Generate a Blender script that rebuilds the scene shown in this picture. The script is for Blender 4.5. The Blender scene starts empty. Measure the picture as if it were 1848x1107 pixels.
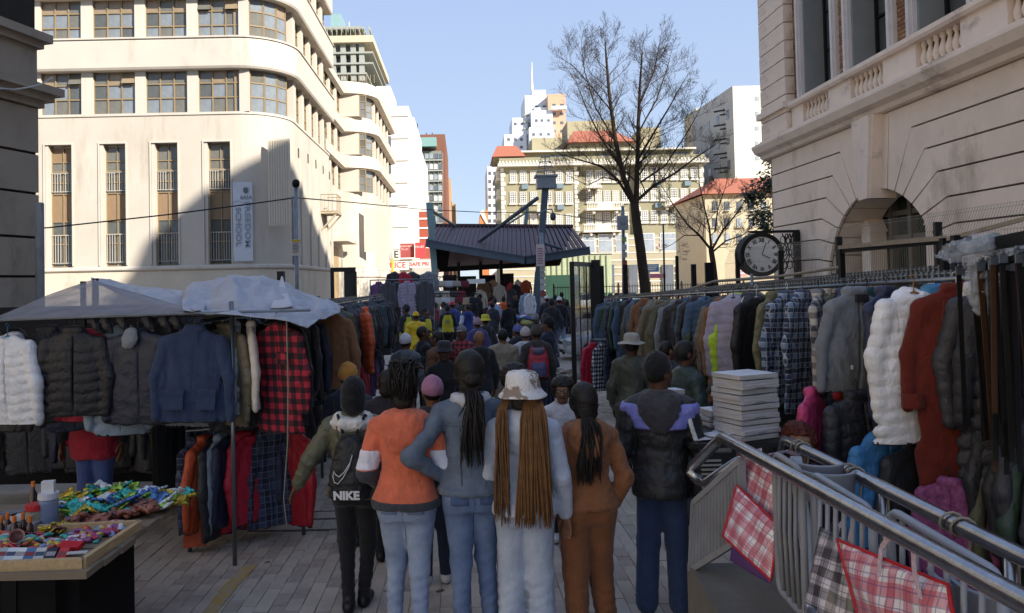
import bpy, math, random
import numpy as np
from mathutils import Vector, Matrix, Euler
R = math.radians
sc = bpy.context.scene
col = sc.collection
rnd = random.Random(7)
# ------------------------------------------------------------------ camera
CAMZ = 2.17
FPX = 1400.0
cd = bpy.data.cameras.new('camera'); cam = bpy.data.objects.new('camera', cd); col.objects.link(cam)
cd.sensor_fit = 'HORIZONTAL'; cd.sensor_width = 36.0; cd.lens = 36.0 * FPX / 1848
cd.clip_start = 0.05; cd.clip_end = 3000
PITCH, ROLL = 1.5, 1.2
cd.shift_x = 86 / 1848; cd.shift_y = -(43.5 + FPX * math.tan(R(PITCH))) / 1848
CROT = Matrix.Rotation(R(90 + PITCH), 3, 'X') @ Matrix.Rotation(R(-ROLL), 3, 'Z')
cam.location = (0, 0, CAMZ); cam.rotation_euler = CROT.to_euler()
sc.camera = cam
# ------------------------------------------------------------------ sky, sun, exposure
SUN = Vector((0.64, -0.575, 0.51)).normalized()
w = bpy.data.worlds.new('World'); sc.world = w; w.use_nodes = True
wn = w.node_tree.nodes; bg = wn['Background']
sky = wn.new('ShaderNodeTexSky'); sky.sky_type = 'NISHITA'; sky.sun_disc = False
sky.sun_elevation = math.asin(SUN.z); sky.sun_rotation = math.atan2(SUN.x, SUN.y)
sky.air_density = 1.0; sky.dust_density = 0.6; sky.ozone_density = 2.0; sky.altitude = 1700
# even winter sky: the physical sky softened towards one pale blue that pales to the horizon all round
wl = w.node_tree.links
tcw = wn.new('ShaderNodeTexCoord'); spw = wn.new('ShaderNodeSeparateXYZ'); wl.new(tcw.outputs['Generated'], spw.inputs[0])
rpw = wn.new('ShaderNodeValToRGB'); wl.new(spw.outputs['Z'], rpw.inputs[0])
els = rpw.color_ramp.elements; els[0].position = 0.0; els[0].color = (.84, 1.02, 1.26, 1); els[1].position = .45; els[1].color = (0.60, 0.79, 1.22, 1)
mxw = wn.new('ShaderNodeMixRGB'); mxw.inputs[0].default_value = .96; wl.new(sky.outputs[0], mxw.inputs[1]); wl.new(rpw.outputs[0], mxw.inputs[2])
wl.new(mxw.outputs[0], bg.inputs[0]); bg.inputs[1].default_value = 0.15
sd = bpy.data.lights.new('sun', 'SUN'); so = bpy.data.objects.new('sun', sd); col.objects.link(so)
sd.energy = 2.0; sd.angle = R(0.35); sd.color = (1.0, 0.945, 0.86)
so.rotation_euler = SUN.to_track_quat('Z', 'Y').to_euler(); so.location = (30, -30, 40)
sc.view_settings.view_transform = 'Standard'; sc.view_settings.look = 'None'
sc.view_settings.exposure = 2.2; sc.view_settings.gamma = 1.0; sc.view_settings.use_curve_mapping = False
sc.cycles.max_bounces = 8; sc.cycles.diffuse_bounces = 5; sc.cycles.glossy_bounces = 3
sc.cycles.transmission_bounces = 4; sc.cycles.transparent_max_bounces = 12
sc.cycles.caustics_reflective = False; sc.cycles.caustics_refractive = False

def at(px, py, d):
 """a point of the place: along the sight line of a photo pixel, d metres down the street"""
 u = (px - 924) / 1848 + cd.shift_x; v = (553.5 - py) / 1848 + cd.shift_y
 k = 36.0 / cd.lens
 r = CROT @ Vector((u * k, v * k, -1)); t = d / r.y
 return Vector((r.x * t, d, CAMZ + r.z * t))
def gx(px, d, z=0.0):
 p = at(px, 510, d)
 for _ in range(3):
  p = at(px, 510 + (510 - 0) * 0 + (CAMZ - z) * FPX / d - (px - 838) * 0.021, d)
 return p.x
def zg(y):
 """the street falls away gently from the camera"""
 return -.012 * min(max(y - 5, 0), 35)
# ------------------------------------------------------------------ object helpers
def tag(o, label=None, cat=None, group=None, kind=None):
 if label: o['label'] = label
 if cat: o['category'] = cat
 if group: o['group'] = group
 if kind: o['kind'] = kind
 return o
def empty(name, loc=(0, 0, 0), label=None, cat=None, group=None, rz=0.0):
 o = bpy.data.objects.new(name, None); col.objects.link(o)
 o.location = loc; o.rotation_euler = (0, 0, rz); o.empty_display_size = 0.2
 return tag(o, label, cat, group)
def mesh_data(name, vs, fs, mats, fm=None, smooth=False):
 me = bpy.data.meshes.new(name)
 me.from_pydata(vs, [], fs)
 for m in (mats if isinstance(mats, (list, tuple)) else [mats]): me.materials.append(m)
 if fm is not None: me.polygons.foreach_set('material_index', np.asarray(fm, dtype=np.int32))
 if smooth: me.polygons.foreach_set('use_smooth', np.ones(len(me.polygons), dtype=bool))
 me.update()
 return me
def link(name, me, parent=None, loc=(0, 0, 0), rot=(0, 0, 0), scale=None):
 o = bpy.data.objects.new(name, me); col.objects.link(o); o.parent = parent
 o.location = loc; o.rotation_euler = rot
 if scale is not None: o.scale = scale
 return o
class MB:
 def __init__(s): s.v = []; s.f = []; s.m = []
 def add(s, vs, fs, m=0):
  n = len(s.v); s.v += [tuple(p) for p in vs]; s.f += [tuple(i + n for i in f) for f in fs]; s.m += [m] * len(fs); return s
 def box(s, x0, x1, y0, y1, z0, z1, m=0):
  v = [(x, y, z) for z in (z0, z1) for y in (y0, y1) for x in (x0, x1)]
  return s.add(v, [(0, 2, 3, 1), (4, 5, 7, 6), (0, 1, 5, 4), (2, 6, 7, 3), (0, 4, 6, 2), (1, 3, 7, 5)], m)
 def obox(s, c, ux, uy, uz, m=0):
  c, ux, uy, uz = Vector(c), Vector(ux), Vector(uy), Vector(uz)
  v = [c + ux * i + uy * j + uz * k for k in (-1, 1) for j in (-1, 1) for i in (-1, 1)]
  return s.add(v, [(0, 2, 3, 1), (4, 5, 7, 6), (0, 1, 5, 4), (2, 6, 7, 3), (0, 4, 6, 2), (1, 3, 7, 5)], m)
 def bar(s, a, b, wd, ht, up=(0, 0, 1), m=0):
  a, b = Vector(a), Vector(b); d = (b - a)
  if d.length < 1e-6: return s
  x = d.normalized(); y = Vector(up).cross(x)
  if y.length < 1e-4: y = Vector((1, 0, 0)).cross(x)
  y.normalize(); z = x.cross(y)
  return s.obox((a + b) / 2, d / 2, y * wd / 2, z * ht / 2, m)
 def tube(s, pts, rad, n=8, m=0, cap=True):
  pts = [Vector(p) for p in pts]; k = len(pts)
  rs = rad if isinstance(rad, (list, tuple)) else [rad] * k
  base = len(s.v); up = None
  for i, p in enumerate(pts):
   t = (pts[min(i + 1, k - 1)] - pts[max(i - 1, 0)])
   t = t.normalized() if t.length > 1e-9 else Vector((0, 0, 1))
   if up is None: up = t.orthogonal().normalized()
   up = (up - t * up.dot(t)); up = up.normalized() if up.length > 1e-6 else t.orthogonal().normalized()
   q = t.cross(up)
   for j in range(n):
    a = 2 * math.pi * j / n; s.v.append(tuple(p + (up * math.cos(a) + q * math.sin(a)) * rs[i]))
  for i in range(k - 1):
   for j in range(n):
    a = base + i * n + j; b = base + i * n + (j + 1) % n
    s.f.append((a, b, b + n, a + n)); s.m.append(m)
  if cap and n > 2:
   s.f.append(tuple(base + j for j in reversed(range(n)))); s.m.append(m)
   s.f.append(tuple(base + (k - 1) * n + j for j in range(n))); s.m.append(m)
  return s
 def lathe(s, prof, c=(0, 0, 0), n=20, m=0, sx=1, sy=1):
  b = len(s.v)
  for (r, z) in prof:
   for j in range(n):
    a = 2 * math.pi * j / n; s.v.append((c[0] + r * sx * math.cos(a), c[1] + r * sy * math.sin(a), c[2] + z))
  for i in range(len(prof) - 1):
   for j in range(n):
    p = b + i * n + j; q = b + i * n + (j + 1) % n
    s.f.append((p, q, q + n, p + n)); s.m.append(m)
  return s
 def prism(s, poly, a, b, m=0):
  """poly: list of 3d points, extruded from +a to +b (vectors)"""
  a, b = Vector(a), Vector(b); n = len(poly)
  v = [Vector(p) + a for p in poly] + [Vector(p) + b for p in poly]
  f = [tuple(range(n))[::-1], tuple(range(n, 2 * n))] + [(i, (i + 1) % n, n + (i + 1) % n, n + i) for i in range(n)]
  return s.add(v, f, m)
 def sweep(s, path, prof, closed_prof=True, m=0, caps=True):
  """path: plan points (x,y); prof: (out, z) points, out to the right of travel"""
  P = [Vector((p[0], p[1])) for p in path]; k = len(P); N = []
  for i in range(k):
   ds = []
   if i > 0: ds.append((P[i] - P[i - 1]).normalized())
   if i < k - 1: ds.append((P[i + 1] - P[i]).normalized())
   t = sum(ds, Vector((0, 0))).normalized(); nn = Vector((t.y, -t.x))
   c = nn.dot(Vector((ds[0].y, -ds[0].x))); N.append(nn / max(c, .3))
  b = len(s.v); q = len(prof)
  for i in range(k):
   for (o, z) in prof: s.v.append((P[i].x + N[i].x * o, P[i].y + N[i].y * o, z))
  for i in range(k - 1):
   for j in range(q if closed_prof else q - 1):
    a = b + i * q + j; c = b + i * q + (j + 1) % q
    s.f.append((a, a + q, c + q, c)); s.m.append(m)
  if caps and closed_prof:
   s.f.append(tuple(b + j for j in range(q))); s.m.append(m)
   s.f.append(tuple(b + (k - 1) * q + j for j in reversed(range(q)))); s.m.append(m)
  return s
 def data(s, name, mats, smooth=False, off=(0, 0, 0)):
  v = [(p[0] - off[0], p[1] - off[1], p[2] - off[2]) for p in s.v] if any(off) else s.v
  return mesh_data(name, v, s.f, mats, s.m, smooth)
 def build(s, name, mats, parent=None, smooth=False):
  off = (0, 0, 0)
  q = parent
  while q is not None:
   off = (off[0] + q.location.x, off[1] + q.location.y, off[2] + q.location.z); q = q.parent
  return link(name, s.data(name, mats, smooth, off), parent)
_cube = {}
def piece(name, x0, x1, y0, y1, z0, z1, m, parent):
 """one box-shaped piece (pane, brick, block): unit cube shared by all pieces of a material"""
 if m.name not in _cube:
  _cube[m.name] = MB().box(-.5, .5, -.5, .5, -.5, .5).data('piece_' + m.name, m)
 off = Vector((0, 0, 0)); q = parent
 while q is not None: off += q.location; q = q.parent
 return link(name, _cube[m.name], parent, Vector(((x0 + x1) / 2, (y0 + y1) / 2, (z0 + z1) / 2)) - off, (0, 0, 0), (abs(x1 - x0), abs(y1 - y0), abs(z1 - z0)))
def struct(o): o['kind'] = 'structure'; return o
# ------------------------------------------------------------------ materials
def lin(h):
 h = h.lstrip('#'); c = [int(h[i:i + 2], 16) / 255 for i in (0, 2, 4)]
 return tuple((x / 12.92 if x <= .04045 else ((x + .055) / 1.055) ** 2.4) for x in c) + (1,)
_mats = {}
def mat(name, hexc, rough=.8, metal=0.0, var=.12, vscale=6.0, bump=0.0, bscale=60.0, spec=.3, stretch=None, hex2=None, dirt=None, rvar=0, coords='Object', trans=0, coat=0, sheen=0, creases=0):
 if name in _mats: return _mats[name]
 m = bpy.data.materials.new(name); m.use_nodes = True; _mats[name] = m
 N, L = m.node_tree.nodes, m.node_tree.links; b = N['Principled BSDF']
 c = lin(hexc)
 b.inputs['Roughness'].default_value = rough; b.inputs['Metallic'].default_value = metal
 b.inputs['Specular IOR Level'].default_value = spec
 if coat: b.inputs['Coat Weight'].default_value = coat; b.inputs['Coat Roughness'].default_value = .15
 if sheen: b.inputs['Sheen Weight'].default_value = sheen
 if trans: b.inputs['Transmission Weight'].default_value = trans
 tc = N.new('ShaderNodeTexCoord'); vec = tc.outputs[coords]
 if stretch:
  mp = N.new('ShaderNodeMapping'); mp.inputs['Scale'].default_value = stretch; L.new(vec, mp.inputs[0]); vec = mp.outputs[0]
 cur = None
 if var > 0:
  nz = N.new('ShaderNodeTexNoise'); nz.inputs['Scale'].default_value = vscale; nz.inputs['Detail'].default_value = 6
  nz.inputs['Roughness'].default_value = .65
  L.new(vec, nz.inputs['Vector'])
  rp = N.new('ShaderNodeValToRGB'); rp.color_ramp.elements[0].position = .3; rp.color_ramp.elements[1].position = .7
  c2 = lin(hex2) if hex2 else tuple(min(1, x * (1 + var)) for x in c[:3]) + (1,)
  c1 = c if hex2 else tuple(x * (1 - var) for x in c[:3]) + (1,)
  rp.color_ramp.elements[0].color = c1; rp.color_ramp.elements[1].color = c2
  L.new(nz.outputs['Fac'], rp.inputs[0]); cur = rp.outputs[0]
  if rvar:
   mr = N.new('ShaderNodeMapRange'); mr.inputs[3].default_value = rough - rvar; mr.inputs[4].default_value = rough + rvar
   L.new(nz.outputs['Fac'], mr.inputs[0]); L.new(mr.outputs[0], b.inputs['Roughness'])
 else:
  rgb = N.new('ShaderNodeRGB'); rgb.outputs[0].default_value = c; cur = rgb.outputs[0]
 if dirt:
  dh, ds, dp, dst = dirt
  mp2 = N.new('ShaderNodeMapping'); mp2.inputs['Scale'].default_value = dst; L.new(tc.outputs['Object'], mp2.inputs[0])
  n2 = N.new('ShaderNodeTexNoise'); n2.inputs['Scale'].default_value = ds; n2.inputs['Detail'].default_value = 8; n2.inputs['Roughness'].default_value = .7
  L.new(mp2.outputs[0], n2.inputs['Vector'])
  r2 = N.new('ShaderNodeValToRGB'); r2.color_ramp.elements[0].position = dp; r2.color_ramp.elements[1].position = min(1, dp + .22)
  L.new(n2.outputs['Fac'], r2.inputs[0])
  mx = N.new('ShaderNodeMixRGB'); mx.inputs[2].default_value = lin(dh); L.new(r2.outputs[0], mx.inputs[0]); L.new(cur, mx.inputs[1]); cur = mx.outputs[0]
 L.new(cur, b.inputs['Base Color'])
 if bump:
  n3 = N.new('ShaderNodeTexNoise'); n3.inputs['Scale'].default_value = bscale; n3.inputs['Detail'].default_value = 5
  L.new(vec, n3.inputs['Vector'])
  bp = N.new('ShaderNodeBump'); bp.inputs['Strength'].default_value = bump; bp.inputs['Distance'].default_value = .01
  L.new(n3.outputs['Fac'], bp.inputs['Height']); L.new(bp.outputs[0], b.inputs['Normal'])
  if creases:
   n4 = N.new('ShaderNodeTexNoise'); n4.inputs['Scale'].default_value = creases; n4.inputs['Detail'].default_value = 3; n4.inputs['Distortion'].default_value = 1.2
   mp4 = N.new('ShaderNodeMapping'); mp4.inputs['Scale'].default_value = (1, 1, .6); L.new(tc.outputs['Object'], mp4.inputs[0]); L.new(mp4.outputs[0], n4.inputs['Vector'])
   ab = N.new('ShaderNodeMath'); ab.operation = 'SUBTRACT'; ab.inputs[1].default_value = .5; L.new(n4.outputs['Fac'], ab.inputs[0])
   ac = N.new('ShaderNodeMath'); ac.operation = 'ABSOLUTE'; L.new(ab.outputs[0], ac.inputs[0])
   b4 = N.new('ShaderNodeBump'); b4.inputs['Strength'].default_value = .32; b4.inputs['Distance'].default_value = .05
   L.new(ac.outputs[0], b4.inputs['Height']); L.new(b4.outputs[0], bp.inputs['Normal'])
 return m
def cloth(hexc, name=None, rough=.85, bump=.35, var=.18, bscale=45, sheen=.15, vscale=9):
 return mat(name or 'cloth_' + hexc.strip('#'), hexc, rough, 0, var, vscale, bump, bscale, .25, sheen=sheen, creases=11)
def nylon(hexc): return mat('nylon_' + hexc.strip('#'), hexc, .5, 0, .15, 8, .5, 28, .4, creases=14)
def plaid(name, ca, cb, cc, s=9.0, rough=.85, tri=True, gloss=False, th=.5, line=None, ax=('X', 'Z'), rotz=0):
 if name in _mats: return _mats[name]
 m = bpy.data.materials.new(name); m.use_nodes = True; _mats[name] = m
 N, L = m.node_tree.nodes, m.node_tree.links; b = N['Principled BSDF']; b.inputs['Roughness'].default_value = rough
 tc = N.new('ShaderNodeTexCoord'); sp = N.new('ShaderNodeSeparateXYZ')
 nzz = N.new('ShaderNodeTexNoise'); nzz.inputs['Scale'].default_value = 7
 L.new(tc.outputs['Object'], nzz.inputs['Vector'])
 vm = N.new('ShaderNodeVectorMath'); vm.operation = 'MULTIPLY_ADD'; vm.inputs[1].default_value = (.02, .02, .02)
 L.new(nzz.outputs['Color'], vm.inputs[0]); L.new(tc.outputs['Object'], vm.inputs[2]); L.new(vm.outputs[0], sp.inputs[0])
 def M(op, a, bb=None):
  n = N.new('ShaderNodeMath'); n.operation = op
  for i, x in enumerate((a, bb)):
   if x is None: continue
   if isinstance(x, (int, float)): n.inputs[i].default_value = x
   else: L.new(x, n.inputs[i])
  return n.outputs[0]
 def band(axis, sc_, t):
  return M('GREATER_THAN', M('FRACT', M('ADD', M('MULTIPLY', sp.outputs[axis], sc_), 50.0)), t)
 bx, bz = band(ax[0], s, th), band(ax[1], s, th)
 sm = M('MULTIPLY', M('ADD', bx, bz), .5)
 rp = N.new('ShaderNodeValToRGB'); rp.color_ramp.interpolation = 'CONSTANT'
 e = rp.color_ramp.elements; e[0].color = lin(ca); e[0].position = 0; e[1].color = lin(cb); e[1].position = .25
 e2 = e.new(.75); e2.color = lin(cc)
 L.new(sm, rp.inputs[0]); cur = rp.outputs[0]
 if line:
  lx = M('MAXIMUM', band(ax[0], s * line[1], .86), band(ax[1], s * line[1], .86))
  mx = N.new('ShaderNodeMixRGB'); mx.inputs[2].default_value = lin(line[0]); L.new(M('MULTIPLY', lx, line[2]), mx.inputs[0]); L.new(cur, mx.inputs[1]); cur = mx.outputs[0]
 L.new(cur, b.inputs['Base Color'])
 n3 = N.new('ShaderNodeTexNoise'); n3.inputs['Scale'].default_value = 40; L.new(tc.outputs['Object'], n3.inputs['Vector'])
 bp = N.new('ShaderNodeBump'); bp.inputs['Strength'].default_value = .35; bp.inputs['Distance'].default_value = .01
 L.new(n3.outputs['Fac'], bp.inputs['Height']); L.new(bp.outputs[0], b.inputs['Normal'])
 if gloss: b.inputs['Coat Weight'].default_value = .8; b.inputs['Coat Roughness'].default_value = .12
 return m
def glassy(name, hexc, rough=.14, var=.3, vscale=.6):
 """window glass seen from outside: dark room behind a reflecting pane"""
 return mat(name, hexc, rough, 0, var, vscale, .06, 1.5, .55, coords='Object')
def clear(name, hexc, alpha, rough=.1):
 if name in _mats: return _mats[name]
 m = bpy.data.materials.new(name); m.use_nodes = True; _mats[name] = m
 N, L = m.node_tree.nodes, m.node_tree.links; b = N['Principled BSDF']
 b.inputs['Base Color'].default_value = lin(hexc); b.inputs['Roughness'].default_value = rough
 tc = N.new('ShaderNodeTexCoord'); nz = N.new('ShaderNodeTexNoise'); nz.inputs['Scale'].default_value = 5; nz.inputs['Detail'].default_value = 6
 L.new(tc.outputs['Object'], nz.inputs['Vector'])
 mr = N.new('ShaderNodeMapRange'); mr.inputs[1].default_value = .3; mr.inputs[2].default_value = .7
 mr.inputs[3].default_value = max(0, alpha - .12); mr.inputs[4].default_value = min(1, alpha + .12)
 L.new(nz.outputs['Fac'], mr.inputs[0]); L.new(mr.outputs[0], b.inputs['Alpha'])
 return m
PLASTER = mat('cream_plaster', '#beb4a5', .9, 0, .07, .5, .12, 40, .2, dirt=('#a89c8b', 1.1, .54, (1, 1, .16)))
PLASTER2 = mat('cream_plaster_band', '#c1b8aa', .9, 0, .06, .6, .1, 40, .2, dirt=('#aa9f8f', 1.3, .55, (1, 1, .2)))
LOUVER = mat('louver_grey', '#cdc2af', .8, 0, .08, 2)
FRAME = mat('window_frame_tan', '#8d7a5c', .6, 0, .1, 3)
GLASS_A = glassy('glass_dark', '#50524f'); GLASS_B = glassy('glass_mid', '#65635b'); GLASS_C = glassy('glass_warm', '#877660', .25)
GLASS_D = glassy('glass_pale', '#747a7e'); SPAND = mat('spandrel_brown', '#8a7258', .7, 0, .08, 2)
STEEL_D = mat('steel_dark', '#1c1d20', .5, .6, .2, 5, .1, 30)
STEEL_G = mat('steel_galvanised', '#7f858b', .45, .7, .2, 8, .15, 40)
BLACKP = mat('black_paint', '#121315', .5, 0, .2, 6, .1, 30, .4)
# ================================================================== ground, road, pavement
ASPH = mat('asphalt', '#938b83', .92, 0, .2, 1.2, .3, 160, .25, dirt=('#645e58', .35, .58, (1, 1, 1)))
PAVEM = mat('pavement', '#b0a599', .92, 0, .16, .9, .25, 90, .25, dirt=('#80776d', .5, .6, (1, 1, 1)))
KERB = mat('kerb_concrete', '#8d8a84', .9, 0, .15, 3, .3, 70)
PAVER = mat('paver_grey', '#b3a698', .9, 0, .22, 1.7, .35, 120, .25, dirt=('#85796e', 1.1, .6, (1, 1, 1)))
PAVERB = mat('paver_grey_dark', '#a4978b', .9, 0, .22, 2.3, .35, 120, .25, dirt=('#72675e', 1.3, .58, (1, 1, 1)))
JOINT = mat('paver_joint', '#5d5750', .95, 0, .2, 20)
def sheet(ys, x0, x1, off, thick, m_, name, nx=1):
 mb = MB(); k = len(ys)
 for y, z in ys:
  for x in (x0, x1): mb.v.append((x, y, z + off))
 for i in range(k - 1): mb.f.append((2 * i, 2 * i + 1, 2 * i + 3, 2 * i + 2)); mb.m.append(0)
 return mb.build(name, m_)
GY = [(-150, 0), (5, 0), (40, -.42), (75, -.42), (112, 0), (900, 0)]
g = sheet(GY, -500, 500, -.12, 0, ASPH, 'ground'); struct(g)
pv = sheet([(-15, 0), (5, 0), (20.2, zg(20.2))], -30, 7.9, -.014, 0, JOINT, 'pavement'); struct(pv)
fp = sheet([(30.5, zg(30.5)), (40, zg(40)), (75, -.42), (112, 0), (119, 0)], -60, 60, 0, 0, PAVEM, 'pavement_far'); struct(fp)
for nm, y0, y1 in (('kerb_near', 20.2, 20.36), ('kerb_far', 30.34, 30.5)):
 k = empty(nm, (0, y0, 0)); struct(k)
 x = -9.0
 while x < 12:
  piece('kerb_stone', x, x + .96, y0, y1, -.7, zg(y0) + .008, KERB, k); x += .98
# pavers: stretcher courses running down the walkway
PW, PL, GAP = .1, .2, .0045
near, rest = [], MB()
for i in range(-37, 36):
 x0 = i * (PW + GAP)
 y = 3.2 + (i % 2) * .1
 while y < 20.1:
  c = (x0, y)
  (near if (5.35 < y < 8.2 and -2.55 < x0 < 1.9) else rest)  # keep order stable
  if 5.6 < y < 8.0 and ((-2.3 < x0 < -1.0) or (-.6 < x0 < .0 and y > 5.9) or (.05 < x0 < .5) or (1.05 < x0 < 1.35)) and len(near) < 300: near.append(c)
  else:
   h = rnd.uniform(-.004, .003); rest.box(x0, x0 + PW, y, y + PL, -.03 + zg(y), h + zg(y), 0 if rnd.random() < .6 else 1)
  y += PL + GAP
for (x0, y) in near:
 h = rnd.uniform(-.004, .003)
 piece('paver', x0, x0 + PW, y, y + PL, -.03 + zg(y), h + zg(y), PAVER if rnd.random() < .6 else PAVERB, pv)
tag(rest.build('paver_field', [PAVER, PAVERB], pv), kind='stuff')
slab = MB()
for x0, x1, ya in ((-30, -3.95, -15), (3.8, 7.9, -15), (-3.95, 3.8, None)):
 ys = [(-15, 0), (5, 0), (20.18, zg(20.18))] if ya else [(-15, 0), (3.18, 0)]
 for i in range(len(ys) - 1): slab.add([(x0, ys[i][0], ys[i][1] - .003), (x1, ys[i][0], ys[i][1] - .003), (x1, ys[i + 1][0], ys[i + 1][1] - .003), (x0, ys[i + 1][0], ys[i + 1][1] - .003)], [(0, 1, 2, 3)])
tag(slab.build('pavement_slab', PAVEM, pv))
# yellow painted line, broken by wear
YEL = mat('road_paint_yellow', '#ad8f4e', .85, 0, .1, 8, .2, 80, dirt=('#a3968a', 11, .42, (1, 1, 1)))
yl = MB()
for (a, b) in (((345, 1130, 4.9), (420, 1040, 5.75)), ((405, 1050, 5.6), (455, 1003, 6.15)), ((520, 905, 7.7), (545, 885, 8.2))):
 A, B = at(*a), at(*b); A.z = zg(A.y) + .006; B.z = zg(B.y) + .006; yl.bar(A, B, .10, .004)
tag(yl.build('painted_line', YEL, pv))
# drain cover slab
dr = MB(); A = at(495, 935, 7.1); dr.box(A.x - .2, A.x + .62, 7.0, 7.03, -.1, -.017); dr.box(A.x - .1, A.x + .62, 7.35, 7.37, -.1, -.021); dr.box(A.x - .05, A.x + .62, 7.6, 7.62, -.1, -.024)
tag(dr.build('drain_joint', JOINT, pv))
# sunlit plaza beyond the railings
PLAZA = mat('plaza_sand', '#b89a6c', .9, 0, .15, .8, .2, 60)
pz = MB().box(4.5, 40, 52, 90, -.1, .008).build('plaza_paving', PLAZA); struct(pz)

# ================================================================== cream corner building (left)
D0 = 37.0
S0 = FPX / D0
def Zl(y): return at(300, y, D0).z
def Xl(px, y=300): return at(px, y, D0).x
b1 = empty('corner_building', (-12, 40, 0), 'cream rounded corner block with ribbon windows and tall slot windows', 'building')
XS = at(531, 300, D0 + 2.3).x  # side plane
def pathoff(side_x, yend, rad=2.3, x0=-27):
 p = [(x0, D0), (side_x - rad - 2, D0), (side_x - rad, D0)]
 for i in range(1, 13):
  a = -math.pi / 2 + i * math.pi / 24; p.append((side_x - rad + rad * math.cos(a), D0 + rad + rad * math.sin(a)))
 p += [(side_x, D0 + rad + 3), (side_x, yend)]
 return p
YE = 49.6
PATH = pathoff(XS, YE)
zb, zt = Zl(486), Zl(478)
z1s, z1t, z2s, z2t = Zl(204), Zl(128), Zl(74), Zl(-2)
z3s = z2t + (z2s - z1t); z3t = z3s + 2.0; ztop = z3t + 1.5
def P_(o, z0, z1, th): return [(o, z0), (o, z1), (o - th, z1), (o - th, z0)]
def wallpiece(name, m, prof, path=PATH, parent=b1, smooth=False):
 return MB().sweep(path, prof).build(name, m, parent, smooth)
wallpiece('plinth', mat('plinth_cream', '#c9bda8', .9, 0, .08, .8, .12, 40, dirt=('#8f8370', .9, .55, (1, 1, .5))), [(.06, -1), (.06, zb - .1), (.02, zb - .05), (-.6, zb - .05), (-.6, -1)])
wallpiece('base_moulding', PLASTER2, [(.10, zb - .06), (.16, zb), (.16, zb + .1), (.02, zb + .17), (-.3, zb + .17), (-.3, zb - .06)])
# lower wall is cut for the slot windows: build as strips
slots = [(90, 129), (189, 226), (282, 320), (377, 415)]
xs = [-27] + [v for a, b in slots for v in (Xl(a - 9), Xl(b + 1))] + [XS - 2.3]
lw = MB()
zw0, zw1, zwt = zb + .17, Zl(258), z1s - .12
for i in range(0, len(xs), 2): lw.box(xs[i], xs[i + 1], D0, D0 + .6, zw0, zw1 + .0)
lw.box(-27, XS - 2.3, D0, D0 + .6, zw1, zwt)
lw.sweep(PATH[2:], P_(0, zw0, zwt, .6))
lw.build('wall', PLASTER, b1)
# surrounds and tall slot windows
for a, b in slots:
 x0, x1 = Xl(a - 9), Xl(b + 1); s = MB()
 for (u0, u1, w0, w1) in ((x0 - .07, x0, zw0 + .05, zw1 + .08), (x1, x1 + .07, zw0 + .05, zw1 + .08), (x0, x1, zw1, zw1 + .08)): s.box(u0, u1, D0 - .05, D0 + .1, w0, w1)
 s.box(x0, x0 + .16, D0 + .02, D0 + .4, zw0, zw1)
 s.build('window_surround', PLASTER2, b1)
 xa, xb = x0 + .16, x1; zz = [Zl(y) for y in (478, 437, 420, 396, 346, 326, 305, 288, 262)]
 xm = (xa + xb) / 2; fr = MB(); yy = D0 + .36
 for z in zz + [zw0]: fr.box(xa, xb, yy - .05, yy + .03, z - .025, z + .025)
 for x in (xa + .025, xm, xb - .025): fr.box(x - .025, x + .025, yy - .055, yy + .03, zw0, zw1)
 W = fr.build('window', FRAME, b1)
 for i in range(len(zz) - 1):
  sp = i == 3
  for (u, v) in ((xa, xm), (xm, xb)):
   piece('pane', u + .02, v - .02, yy, yy + .02, zz[i] + .02, zz[i + 1] - .02, SPAND if (sp or (i == 7 and a == 90)) else (GLASS_A if i < 3 else (GLASS_B if i > 4 else rnd.choice([GLASS_B, GLASS_A]))), W)
 br = MB()
 for i in range(9):
  x = xa + (i + .5) * (xb - xa) / 9
  if i != 4: br.box(x - .012, x + .012, yy - .12, yy - .1, zz[4] + .1, zz[6] - .05); br.box(x - .012, x + .012, yy - .12, yy - .1, zw0 + .2, zz[2])
 for z in (zz[4] + .12, zz[6] - .07, zw0 + .22, zz[2] - .02): br.box(xa, xb, yy - .13, yy - .1, z - .015, z + .015)
 br.build('window_bars', mat('bar_white', '#b5aea2', .6), W)
# louvred panel and banner
x0, x1 = Xl(484), Xl(524); lo = MB()
lo.box(x0, x1, D0 - .05, D0 + .0, Zl(412), Zl(255)); lo.build('louver_panel', LOUVER, b1)
for i in range(9):
 x = x0 + (i + .5) * (x1 - x0) / 9; piece('louver_slat', x - .03, x + .03, D0 - .1, D0 - .05, Zl(410), Zl(258), LOUVER, b1)
def text(body, size, loc, rot, m, parent=None, name='lettering', ext=.004, align='CENTER', sx=1.0, bold=0):
 cu = bpy.data.curves.new(name, 'FONT'); cu.body = body; cu.size = size; cu.extrude = ext; cu.align_x = align; cu.align_y = 'CENTER'; cu.offset = bold
 cu.resolution_u = 3
 o = bpy.data.objects.new(name, cu); col.objects.link(o)
 dg = bpy.context.evaluated_depsgraph_get(); me = bpy.data.meshes.new_from_object(o.evaluated_get(dg))
 bpy.data.objects.remove(o); me.materials.clear(); me.materials.append(m)
 off = Vector((0, 0, 0)); q = parent
 while q is not None: off += q.location; q = q.parent
 return link(name, me, parent, Vector(loc) - off, rot, (sx, 1, 1))
BANN = mat('banner_vinyl', '#c3c6cb', .6, 0, .06, 2, .15, 6)
bx0, bx1 = Xl(420), Xl(455); bz0, bz1 = Zl(475), Zl(332)
bn = MB(); nn = 10
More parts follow.
